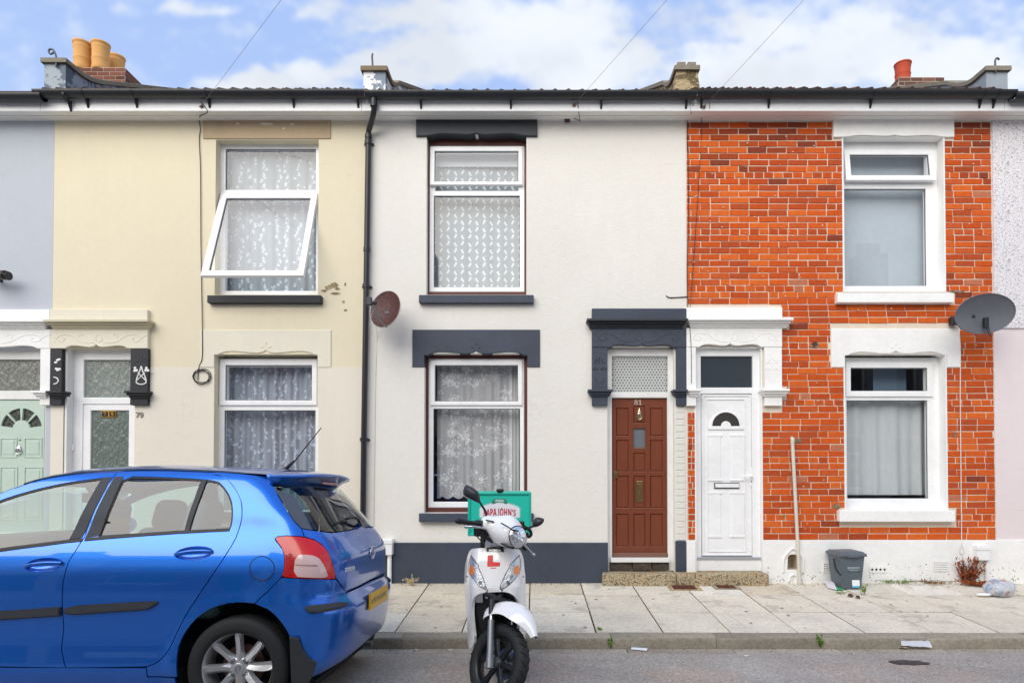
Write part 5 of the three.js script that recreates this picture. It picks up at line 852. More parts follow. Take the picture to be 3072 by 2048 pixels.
  // fuel flap: disc with its own shut line
  { const c = [785, 1705], n = 36, P = []; for (let k = 0; k < n; k++) { const a = k / n * 2 * Math.PI; P.push(uv(c[0] + 37 * Math.cos(a), c[1] + 36.5 * Math.sin(a))); } part(qp, 'fuel_flap', sheet(P, { off: .0022, edge: .004, gap: .003 }), paint); const rp = P.map((p) => side(...p).addScaledVector(nrm(side, ...p), .0005)); part(qp, 'flap_shut_line', new THREE.TubeGeometry(new THREE.CatmullRomCurve3(rp, true), 72, .0028, 6, true), black); }
  // --- tail: bumper, tailgate, lamps
  const mid = (y) => [uc(y), y], midRun = (a, b) => { const n = Math.ceil(Math.abs(b - a) / .02), L = []; for (let k = 1; k <= n; k++) L.push(mid(lerp(a, b, k / n))); return L; };
  const tgBot = uvs([[1007, 1737], [1022, 1756], [1039, 1777]]), yb = tgBot[2][1];
  const yMidB = yb + .012, bumperTop = [];
  for (let k = 1; k <= 6; k++) { const t = k / 6, y = lerp(yb, yMidB, t); bumperTop.push([lerp(tgBot[2][0], uc(y), t), y]); }
  const lowL = uvs([[876, 1966], [880, 1980], [905, 1990]]), lb = .205;
  const bumper = [...uvs([[762, 1811], [790, 1784], [843, 1731], [880, 1733.5], [912.5, 1734.5], [960, 1736], [993, 1737], [1007, 1737]]), ...tgBot.slice(1), ...bumperTop, ...midRun(yMidB, .31), [lerp(uc(.3), lowL[2][0], .35), .298], [lerp(uc(.27), lowL[2][0], .7), .26], [lowL[2][0], lb], ...[...uvs([[800, 1826.5], [818, 1840], [833, 1855], [847, 1872], [859.5, 1891], [868, 1908], [873, 1925], [875.5, 1945], [876, 1966]])].reverse()];
  void lowL;
  const bp = both('bumper', sheet(bumper), paint)[0];
  rub(smooth(uvs([[911, 1818], [960, 1813], [1010, 1808], [1038, 1806], [1040, 1812], [1036, 1820], [1000, 1830], [960, 1837], [930, 1839], [918, 1833]]), 1), 'bumper_strip', bp);
  // lamp: red lens on the body line, ribbed, with a pale inset
  const red = phys('#d4060e', { roughness: .2, clearcoat: .35, clearcoatRoughness: .02 }), redDark = phys('#a80f18', { roughness: .12, clearcoat: 1 });
  const lampG = both('tail_lamp', sheet(lampOut, { off: .006, edge: .02, gap: .002, cell: .018 }), red);
  const pale = smooth(uvs([[886, 1664], [930, 1665], [952, 1672], [966, 1690], [976, 1712], [983, 1732], [930, 1732.5], [880, 1729]]), 1);
  for (const lp of [0, 1]) { const mk = (g) => lp ? mirror(g) : g; const L = lampG[lp];
    part(L, 'lamp_inset', mk(sheet(pale, { off: .0105, edge: .004, gap: .001, cell: .018 })), phys('#d9b9b4', { roughness: .16, clearcoat: 1 }));
    const bar = uvs([[886, 1695], [950, 1697]]), P = [...bar.map(([u, y]) => [u, y + .004]), ...[...bar].reverse().map(([u, y]) => [u, y - .004])]; part(L, 'inset_bar', mk(sheet(P, { off: .012, edge: .003, gap: 0, cell: .02 })), phys('#a4857f', { roughness: .3 }));
    const ribs = []; for (let y = 1662; y < 1728; y += 6.2) { const a = uvs([[857 - Math.max(0, (y - 1700) * .25), y], [882 - Math.max(0, (y - 1700) * .1), y + .4]]); ribs.push(sheet([...a.map(([u, v]) => [u, v + .0025]), ...[...a].reverse().map(([u, v]) => [u, v - .0025])], { off: .009, edge: .004, gap: 0, cell: .03 })); } part(L, 'lens_ribs', mk(merge(ribs)), redDark); }
  // tailgate skin below the glass
  const gl = uvs([[903, 1585], [920, 1588], [938, 1590], [965, 1594], [994, 1597.5]]), yg = gl[4][1], glassEdge = [...gl]; for (let k = 1; k <= 6; k++) { const t = k / 6, y = lerp(yg, yg + .008, t) + .028 * sstep(.7, 1, t); glassEdge.push([lerp(gl[4][0], uc(y), t), y]); }
  const tailLow = [...glassEdge, ...midRun(glassEdge[glassEdge.length - 1][1], yMidB + .008), ...[...bumperTop].reverse().slice(1).map(([u, y]) => [u, y + .008]), ...uvs([[1037, 1775], [1022, 1755], [1008, 1735], [998, 1696], [989, 1669], [980.5, 1651.6], [965, 1632.7], [940, 1618], [913, 1610], [907, 1595]])];
  const tg = both('tailgate', sheet(tailLow), paint)[0];
  const glTop = uvs([[827, 1473], [850, 1478]]), ygt = 1.385;
  const back = [...uvs([[824, 1467], [834.6, 1486], [858, 1525], [881, 1561], [897, 1578], [903, 1584]]), ...glassEdge.slice(1).map(([u, y]) => [u, y + .003]), ...midRun(glassEdge[glassEdge.length - 1][1] + .003, ygt), [lerp(uc(ygt), uv(824, 1467)[0], .3), ygt], [lerp(uc(ygt), uv(824, 1467)[0], .7), ygt - .002]]; void glTop;
  const backHole = (() => { const a = uvs([[880, 1484], [898, 1515], [918, 1550], [937, 1586]]); return [...a, [a[3][0] + .1, glassEdge[5][1] + .02], [uc(glassEdge[9][1]) - .07, glassEdge[9][1] + .03], [uc(1.32) - .07, 1.335], [a[0][0] + .05, 1.345]]; })();
  void backHole;
  const border = [...uvs([[824, 1467], [834.6, 1486], [858, 1525], [881, 1561], [897, 1578], [903, 1584], [920, 1587.5], [937, 1589.5], [918, 1551], [898, 1516], [880, 1484]])];
  const tgGlass = both('rear_glass', sheet(back, { off: -.001, edge: 0, gap: .002, cell: .04 }), phys('#cddbd6', { roughness: .01, transmission: 1, thickness: 0, ior: 1.5 }), tg); void tgGlass;
  both('glass_border', sheet(border, { off: .0012, edge: .002, gap: .001 }), phys('#4a4d53', { roughness: .25, clearcoat: .6 }), tg);
  // spoiler above the glass
  { const P = [], idx = [], n = 30, prof = [[.02, 1.490], [.12, 1.492], [.24, 1.486], [.315, 1.474], [.335, 1.462], [.325, 1.450], [.27, 1.432], [.225, 1.395], [.19, 1.372], [.12, 1.372], [.05, 1.42]], m = prof.length;
    for (let k = 0; k <= n; k++) { const s = (k / n - .5) * 2, a = Math.abs(s), e = Math.pow(a, 6), z = .60 * s; for (const [x, y] of prof) { const xx = lerp(x - .055 * a * a, .085, e * .72), yy = lerp(y - .026 * a * a, 1.432, e * .62); P.push(xx, yy, z); } }
    for (let k = 0; k < n; k++) for (let j = 0; j < m; j++) { const a = k * m + j, b = k * m + (j + 1) % m, c = a + m, d = b + m; idx.push(a, c, b, b, c, d); }
    for (const [k, fl] of [[0, 1], [n, 0]]) for (let j = 1; j < m - 1; j++) idx.push(...(fl ? [k * m, k * m + j, k * m + j + 1] : [k * m, k * m + j + 1, k * m + j]));
    const g = new THREE.BufferGeometry(); g.setAttribute('position', new THREE.Float32BufferAttribute(P, 3)); g.setIndex(idx); g.computeVertexNormals(); part(car, 'spoiler', g.toNonIndexed(), paint);
    part(car, 'brake_light', box(.252, 1.398, -.16, .262, 1.418, .16, .004), redDark); }
  // wiper, badge, lettering, plate
  { const q = (fu, y, o) => { const u = uc(y) - fu; return side(u, y).addScaledVector(nrm(side, u, y), o); };
    const y0 = glassEdge[glassEdge.length - 1][1]; part(tg, 'wiper', merge([capped([q(-.0, y0 - .012, .02), q(.02, y0 + .012, .035), q(.1, y0 + .03, .036), q(.2, y0 + .028, .028)], .011, 24), capped([q(.08, y0 + .034, .02), q(.2, y0 + .03, .016), q(.36, y0 + .012, .012)], .006, 20), moved(new THREE.SphereGeometry(.02, 12, 8), ...q(0, y0 - .012, .015).toArray())]), black);
    const bc = q(.0, .915, .004), em = []; for (const [rx, ry] of [[.062, .043], [.022, .040], [.045, .018]]) { const t = new THREE.TorusGeometry(1, .085, 8, 36); t.scale(rx, ry, .05); if (ry === .018) t.translate(0, .014, 0); em.push(t); } const eg = merge(em); eg.rotateY(Math.PI / 2); eg.translate(bc.x + .002, bc.y, bc.z); part(tg, 'emblem', eg, M.chrome);
    const word = (s, fu, y, size, sx) => { const g = text(s, size, .004, font, sx); g.rotateY(Math.PI / 2); const u = uc(y) - fu, p = side(u, y), n = nrm(side, u, y); g.rotateY(-Math.atan2(n.z, n.x)); g.translate(p.x + n.x * .002, p.y, p.z + n.z * .002); part(tg, 'lettering', g, phys('#eceef0', { roughness: .3, metalness: .3 })); };
    word('TOYOTA', .36, .848, .026, 1.1);
    const py = .60, pp = q(0, py, .01); const plate = part(bp, 'number_plate', box(pp.x - .004, py - .056, -.26, pp.x + .008, py + .056, .26, .003), phys('#f0b60c', { roughness: .4 }));
    // characters on the photograph are masked: only soft dark blotches remain
    const bl = canvasTex(256, 64, (g, w, h) => { g.fillStyle = '#f2ba12'; g.fillRect(0, 0, w, h); const R = rng(3); for (let k = 0; k < 9; k++) { const x = 20 + k * 25, gr = g.createRadialGradient(x, 32 + (R() - .5) * 22, 2, x, 32, 17); gr.addColorStop(0, 'rgba(70,45,10,.75)'); gr.addColorStop(1, 'rgba(70,45,10,0)'); g.fillStyle = gr; g.fillRect(x - 20, 0, 40, 64); } });
    const pg = new THREE.PlaneGeometry(.5, .10); pg.rotateY(Math.PI / 2); pg.translate(pp.x + .0092, py, 0); part(plate, 'plate_print', pg, phys('#ffffff', { roughness: .4, map: bl })); }
  // roof between the rails, with the ditch mouldings
  { const rail = spline([[-1.95, 1.155], [-1.75, 1.235], [-1.55, 1.318], [-1.38, 1.375], [-1.2, 1.418], [-1.0, 1.447], [-.8, 1.464], [-.55, 1.472], [-.3, 1.468], [-.1, 1.46], [.1, 1.445]].map(([x]) => [x, 0]).map(([x]) => x).map((x) => [x, 0])); void rail;
    const line = uvs([[826, 1433], [780, 1426], [720, 1419.5], [680, 1416.5], [640, 1414.5], [600, 1412.5], [565, 1411], [510, 1409], [453, 1408], [400, 1409], [352, 1411], [268, 1416], [178, 1426], [89, 1445.5], [0, 1479], [-90, 1523], [-180, 1576], [-290, 1655]]).sort((a, b) => a[0] - b[0]);
    const rl = spline(line.map(([u, y]) => [u, y])), x0 = -1.52, x1 = .085, n = 40, m = 16, P = [], idx = [], U = [];
    for (let i = 0; i <= n; i++) for (let j = 0; j <= m; j++) { const x = lerp(x0, x1, i / n), s = (j / m - .5) * 2, y = rl(x), w = W(x, y), k = Math.cos(s * Math.PI / 2); P.push(x - .10 * (1 - s * s) * (1 - i / n), y + .048 * Math.pow(1 - s * s, .8) + .008 * (1 - Math.pow(s, 8)) + 0 * k, w * s); U.push(x, w * s); }
    for (let i = 0; i < n; i++) for (let j = 0; j < m; j++) { const a = i * (m + 1) + j, b = a + m + 1; idx.push(a, a + 1, b, b, a + 1, b + 1); }
    const g = new THREE.BufferGeometry(); g.setAttribute('position', new THREE.Float32BufferAttribute(P, 3)); g.setAttribute('uv', new THREE.Float32BufferAttribute(U, 2)); g.setIndex(idx); g.computeVertexNormals(); const roof = part(car, 'roof', g, paint);
    const under = g.clone(); under.translate(0, -.035, 0); part(roof, 'headlining', under, lining);
    // cant rail: strip between the door tops and the roof edge
    const cr = []; for (let x = -2.05; x <= .08; x += .03) cr.push([x, rl(x)]); both('cant_rail', sheet([...cr, ...[...cr].reverse().map(([x, y]) => [x, y - .05])], { off: -.006, gap: 0, edge: 0 }), paint); both('ditch_moulding', new THREE.TubeGeometry(new THREE.CatmullRomCurve3(cr.filter(([x]) => x > -1.5).map(([x, y]) => side(x, y).add(V(0, .004, -.02)))), 60, .006, 6).toNonIndexed(), black);
    // windscreen and bonnet
    const WS = [], wi = []; const nn = 14; for (let i = 0; i <= nn; i++) for (let j = 0; j <= m; j++) { const t = i / nn, s = (j / m - .5) * 2, xe = lerp(-2.12, x0, t), ye = lerp(1.02, rl(x0), t), w = lerp(.70, W(x0, rl(x0)), t); WS.push(xe - lerp(.30, .10, t) * (1 - s * s), ye + .03 * (1 - s * s) + .05 * Math.sin(t * Math.PI) * .6, w * s); }
    for (let i = 0; i < nn; i++) for (let j = 0; j < m; j++) { const a = i * (m + 1) + j, b = a + m + 1; wi.push(a, a + 1, b, b, a + 1, b + 1); }
    const wg = new THREE.BufferGeometry(); wg.setAttribute('position', new THREE.Float32BufferAttribute(WS, 3)); wg.setIndex(wi); wg.computeVertexNormals(); part(car, 'windscreen', wg, glass);
    const BN = [], bi = []; for (let i = 0; i <= nn; i++) for (let j = 0; j <= m; j++) { const t = i / nn, s = (j / m - .5) * 2, xe = lerp(-3.12, -2.08, t), w = lerp(.62, .73, t); BN.push(xe - lerp(.1, .28, t) * (1 - s * s), lerp(.76, 1.0, Math.pow(t, .7)) + .035 * (1 - s * s), w * s); }
    for (let i = 0; i < nn; i++) for (let j = 0; j < m; j++) { const a = i * (m + 1) + j, b = a + m + 1; bi.push(a, a + 1, b, b, a + 1, b + 1); }
    const bg = new THREE.BufferGeometry(); bg.setAttribute('position', new THREE.Float32BufferAttribute(BN, 3)); bg.setIndex(bi); bg.computeVertexNormals(); part(car, 'bonnet', bg, paint);
    // front wing and nose
    const wa = []; for (let k = 0; k <= 14; k++) { const a = Math.PI * (k / 14); wa.push([-2.46 + .345 * Math.cos(a), .30 + .345 * Math.sin(a)]); }
    both('front_wing', sheet([[-1.99, .98], [-1.985, .5], [-1.99, .2], [-2.115, .2], ...wa, [-2.81, .2], [-2.95, .25], [-3.0, .62], [-2.95, .8], [-2.6, .93], [-2.1, 1.0]]), paint);
    both('front_bumper', sheet([[-2.82, .2], [-2.83, .3], [-2.95, .62], [-3.1, .66], [-3.8, .66], [-3.8, .2]], { gap: .001 }), paint);
    const mr = new THREE.SphereGeometry(.1, 18, 12); mr.scale(.7, .75, 1); mr.translate(-1.78, 1.08, .93); both('door_mirror', mr.toNonIndexed(), paint); }
  // inner shell and cabin
  const dark = std('#101113', { roughness: .9 });
  both('inner_shell', sheet([[-2.05, .2], [-.42, .2], [-.42, .35], [-.36, .52], [-.18, .66], [0, .7], [.2, .66], [.35, .5], [.4, .3], [.9, .3], [.95, .95], [.3, .97], [-.3, .98], [-2.05, .95]], { off: -.03, gap: 0, edge: 0, cell: .06 }), dark);
  both('inner_shell', sheet(back.map((p) => p).length ? [[-.05, 1.10], [.12, 1.04], [.27, 1.05], [.2, 1.2], [.08, 1.40], [-.06, 1.42], [.0, 1.3]] : [], { off: -.03, gap: 0, edge: 0, cell: .05 }), lining);
  part(car, 'floor_pan', merge([box(-2.9, .16, -.7, .42, .2, .7), box(-2.1, .2, -.74, -2.0, .95, .74), box(.18, .2, -.7, .3, .88, .7)]), dark);
  const seat = (x, z, w) => { const g = []; const b = new RoundedBoxGeometry(.16, .62, w, 4, .06); b.rotateZ(-.28); b.translate(x + .12, .78, z); const c = new RoundedBoxGeometry(.5, .16, w, 4, .06); c.translate(x - .18, .47, z); g.push(b, c); const s = part(car, 'seat', merge(g), cloth); const h = new RoundedBoxGeometry(.15, .235, .29, 5, .065); { const p = h.attributes.position; for (let i = 0; i < p.count; i++) p.setX(i, p.getX(i) * (1 - p.getY(i) * .5)); h.computeVertexNormals(); } h.rotateZ(-.2); h.translate(x + .235, 1.175, z); part(s, 'headrest', h, cloth); part(s, 'headrest_stem', merge([rod([x + .2, 1.0, z - .06], [x + .225, 1.09, z - .06], .008), rod([x + .2, 1.0, z + .06], [x + .225, 1.09, z + .06], .008)]), M.steel); };
  seat(-1.32, .36, .5); seat(-1.32, -.36, .5); seat(-.67, .40, .44); seat(-.67, -.40, .44);
  part(car, 'dashboard', (() => { const s = new THREE.Shape(); s.moveTo(-2.2, .6); s.lineTo(-2.25, .98); s.quadraticCurveTo(-2.0, 1.06, -1.78, 1.03); s.quadraticCurveTo(-1.7, 1.0, -1.74, .75); s.lineTo(-1.8, .55); s.closePath(); const g = new THREE.ExtrudeGeometry(s, { depth: 1.36, bevelEnabled: true, bevelSize: .02, bevelThickness: .02, bevelSegments: 2, curveSegments: 8 }); g.translate(0, 0, -.68); return g; })(), std('#4b5457', { roughness: .8 }));
  const sw = new THREE.TorusGeometry(.18, .016, 10, 32); sw.rotateY(Math.PI / 2); sw.rotateZ(-.42); sw.translate(-1.55, .97, -.36); part(car, 'steering_wheel', merge([sw, rod([-1.55, .97, -.36], [-1.75, .88, -.36], .03), rod([-1.55, .97, -.53], [-1.55, .97, -.19], .014)]), std('#33393b', { roughness: .7 }));
  part(car, 'rear_view_mirror', merge([box(-1.46, 1.27, -.11, -1.43, 1.34, .11, .015), rod([-1.45, 1.32, 0], [-1.52, 1.42, 0], .012)]), std('#5b6264', { roughness: .7 }));
  part(car, 'parcel_shelf', box(-.06, .985, -.66, .36, 1.0, .66, .006), std('#7b8082', { roughness: .95 }));
  // mud flap, arch liners
  both('wheel_arch_liner', (() => { const g = new THREE.CylinderGeometry(.352, .352, .30, 28, 1, true, -Math.PI / 2, Math.PI); g.rotateX(Math.PI / 2); g.rotateZ(0); const q = g.toNonIndexed(); q.rotateZ(-Math.PI / 2 + Math.PI / 2); q.translate(0, .30, .655); const c = new THREE.CircleGeometry(.36, 28); c.translate(0, .32, .5); return merge([q, c]); })(), dark);
  both('wheel_arch_liner', (() => { const g = new THREE.CylinderGeometry(.352, .352, .30, 28, 1, true, -Math.PI / 2, Math.PI); g.rotateX(Math.PI / 2); const q = g.toNonIndexed(); q.translate(-2.46, .30, .64); const c = new THREE.CircleGeometry(.36, 28); c.translate(-2.46, .32, .49); return merge([q, c]); })(), dark);
  both('mud_flap', slab([[.309, .489], [.361, .485], [.383, .426], [.424, .368], [.474, .343], [.447, .261], [.415, .2], [.385, .12], [.335, .11]], .848, .014, { bevel: .003 }), plastic);
  part(car, 'exhaust', rod([.2, .21, -.35], [.5, .2, -.35], .026, 14), M.steel);
  // wheels
  const tyreG = (() => { const w = .098, pts = [[.205, -w + .02], [.215, -w + .004], [.235, -w], [.268, -w + .004], [.289, -w + .016], [.2985, -w + .034], [.3015, -w + .06], [.3015, -.034], [.296, -.033], [.296, -.027], [.3018, -.026], [.3022, -.003], [.296, -.002], [.296, .004], [.3022, .005], [.3018, .028], [.296, .029], [.296, .035], [.3015, .036], [.3015, w - .06], [.2985, w - .034], [.289, w - .016], [.268, w - .004], [.235, w], [.215, w - .004], [.205, w - .02]]; const g = lathe(pts, 72); g.rotateX(Math.PI / 2); return g; })();
  const rimG = (() => { const g = lathe([[.212, .085], [.219, .088], [.2195, .082], [.213, .072], [.205, .06], [.197, .03], [.195, -.05], [.205, -.08], [.21, -.082], [.2, -.084], [.188, -.05], [.19, .03], [.198, .066], [.206, .082]], 64); g.rotateX(Math.PI / 2); return g; })();
  // spoke: broad at the hub, a sharp ridge twisting to a point at the rim
  const spokeG = (() => { const L = []; const S = [[.045, .034, .052, .006], [.07, .030, .058, .012], [.10, .025, .064, .018], [.14, .025, .070, .022], [.175, .028, .074, .02], [.207, .024, .074, .008]], P = [], idx = []; S.forEach(([r, w, z, tw]) => { P.push(-w, r, z - .03, -w * .55 + tw * .2, r, z - .004, tw - .001, r, z + .008, w * .8, r, z - .008, w, r, z - .03); }); for (let k = 0; k < S.length - 1; k++) for (let j = 0; j < 4; j++) { const a = k * 5 + j, b = a + 5; idx.push(a, a + 1, b, b, a + 1, b + 1); } const g = new THREE.BufferGeometry(); g.setAttribute('position', new THREE.Float32BufferAttribute(P, 3)); g.setIndex(idx); const q = g.toNonIndexed(); q.computeVertexNormals(); const p = q.attributes.position; for (let i = 0; i < p.count; i += 3) { const A = new THREE.Vector3().fromBufferAttribute(p, i), B = new THREE.Vector3().fromBufferAttribute(p, i + 1), Cc = new THREE.Vector3().fromBufferAttribute(p, i + 2); if (B.clone().sub(A).cross(Cc.clone().sub(A)).z < 0) { p.setXYZ(i + 1, Cc.x, Cc.y, Cc.z); p.setXYZ(i + 2, B.x, B.y, B.z); } } q.computeVertexNormals(); L.push(q); return merge(L); })();
  const alloy = phys('#c3c5c7', { roughness: .3, metalness: .55, clearcoat: .5, clearcoatRoughness: .15, map: withRep(N.mottle, 4) }), discM = phys('#6d5247', { roughness: .5, metalness: .4 });
  const side2 = std('#1b1d1e', { roughness: .7, map: withRep(N.mottle, 5), bumpMap: tex(256, (u, v) => (Math.floor(u * 96) % 2 && (v > .3 && v < .7) ? 0 : 1), { rep: 1 }), bumpScale: .002 });
  const wheel = (x, z, s) => { const w = new THREE.Group(); w.name = 'wheel'; car.add(w); w.position.set(x, .301, z); if (s < 0) w.rotation.y = Math.PI; w.rotation.z = .05;
    part(w, 'tyre', tyreG, side2); part(w, 'rim', rimG, alloy);
    for (let k = 0; k < 8; k++) { const m = part(w, 'spoke', spokeG, alloy); m.rotation.z = -k * Math.PI / 4; }
    const hub = lathe([[0, .062], [.03, .061], [.05, .056], [.062, .05], [.07, .038], [.07, .0]], 32); hub.rotateX(Math.PI / 2); part(w, 'hub', hub, alloy);
    const cap = lathe([[0, .072], [.026, .070], [.032, .064], [.033, .055]], 28); cap.rotateX(Math.PI / 2); part(w, 'hub_cap', cap, alloy);
    const em = []; for (const [rx, ry] of [[.021, .015], [.008, .014], [.016, .006]]) { const t = new THREE.TorusGeometry(1, .1, 6, 24); t.scale(rx, ry, .02); em.push(t); } const e = merge(em); e.rotateZ(.9); e.translate(0, 0, .072); part(w, 'emblem', e, M.steel);
    for (let k = 0; k < 4; k++) { const a = k * Math.PI / 2 + .72, cx = .052 * Math.cos(a), cy = .052 * Math.sin(a); const n = new THREE.CylinderGeometry(.0095, .0095, .016, 6); n.rotateX(Math.PI / 2); n.translate(cx, cy, .058); const rg = new THREE.TorusGeometry(.0145, .003, 6, 16); rg.translate(cx, cy, .055); const m = part(w, 'wheel_nut', n, M.steel); void m; part(w, 'nut_socket', rg, black); }
    const disc = new THREE.CylinderGeometry(.125, .125, .02, 32); disc.rotateX(Math.PI / 2); disc.translate(0, 0, -.02); part(w, 'brake_disc', disc, discM);
    const dk = new THREE.CylinderGeometry(.19, .19, .01, 32); dk.rotateX(Math.PI / 2); dk.translate(0, 0, -.06); part(w, 'back_plate', dk, dark);
  };
  for (const x of [0, -2.46]) { wheel(x, .745, 1); wheel(x, -.745, -1); }
  // aerial at the back of the roof
  const ab = uv(690, 1424), A0 = V(-.02, 1.525, .0); void ab; part(car, 'aerial', merge([rod([A0.x - .05, A0.y - .02, 0], [A0.x + .02, A0.y + .05, 0], .018, 10, .007), rod([A0.x + .01, A0.y + .03, 0], [A0.x + .21, A0.y + .29, 0], .005, 8, .0035)]), black);
}
// ---------------------------------------------------------------- smooth bodies from distance fields
function field(fn, c, half, res) {
  const mc = new MarchingCubes(res, new THREE.MeshBasicMaterial(), false, false, 200000); mc.isolation = 0; const n = res;
  for (let k = 0; k < n; k++) for (let j = 0; j < n; j++) for (let i = 0; i < n; i++) mc.field[k * n * n + j * n + i] = -fn(c[0] + ((i - n / 2) / (n / 2)) * half, c[1] + ((j - n / 2) / (n / 2)) * half, c[2] + ((k - n / 2) / (n / 2)) * half);
  mc.update(); const m = mc.count, g = new THREE.BufferGeometry(); const p = mc.positionArray.slice(0, m * 3); for (let i = 0; i < m; i++) { p[i * 3] = p[i * 3] * half + c[0]; p[i * 3 + 1] = p[i * 3 + 1] * half + c[1]; p[i * 3 + 2] = p[i * 3 + 2] * half + c[2]; }
  g.setAttribute('position', new THREE.BufferAttribute(p, 3)); const e = half / n * .7, nn = new Float32Array(m * 3);
  for (let i = 0; i < m; i++) { const x = p[i * 3], y = p[i * 3 + 1], z = p[i * 3 + 2]; const a = fn(x + e, y, z) - fn(x - e, y, z), b = fn(x, y + e, z) - fn(x, y - e, z), d = fn(x, y, z + e) - fn(x, y, z - e), l = Math.hypot(a, b, d) || 1; nn[i * 3] = a / l; nn[i * 3 + 1] = b / l; nn[i * 3 + 2] = d / l; }
  g.setAttribute('normal', new THREE.BufferAttribute(nn, 3)); return uvm(g);
}
const smin = (a, b, k) => { const h = clamp(.5 + .5 * (b - a) / k); return lerp(b, a, h) - k * h * (1 - h); };
const ell = (x, y, z, c, r) => { const k0 = Math.hypot((x - c[0]) / r[0], (y - c[1]) / r[1], (z - c[2]) / r[2]), k1 = Math.hypot((x - c[0]) / r[0] ** 2, (y - c[1]) / r[1] ** 2, (z - c[2]) / r[2] ** 2); return k0 * (k0 - 1) / (k1 || 1e-6); };
const cap = (x, y, z, a, b, r0, r1) => { const d = [b[0] - a[0], b[1] - a[1], b[2] - a[2]], p = [x - a[0], y - a[1], z - a[2]], t = clamp((p[0] * d[0] + p[1] * d[1] + p[2] * d[2]) / (d[0] ** 2 + d[1] ** 2 + d[2] ** 2)); return Math.hypot(p[0] - d[0] * t, p[1] - d[1] * t, p[2] - d[2] * t) - lerp(r0, r1, t); };
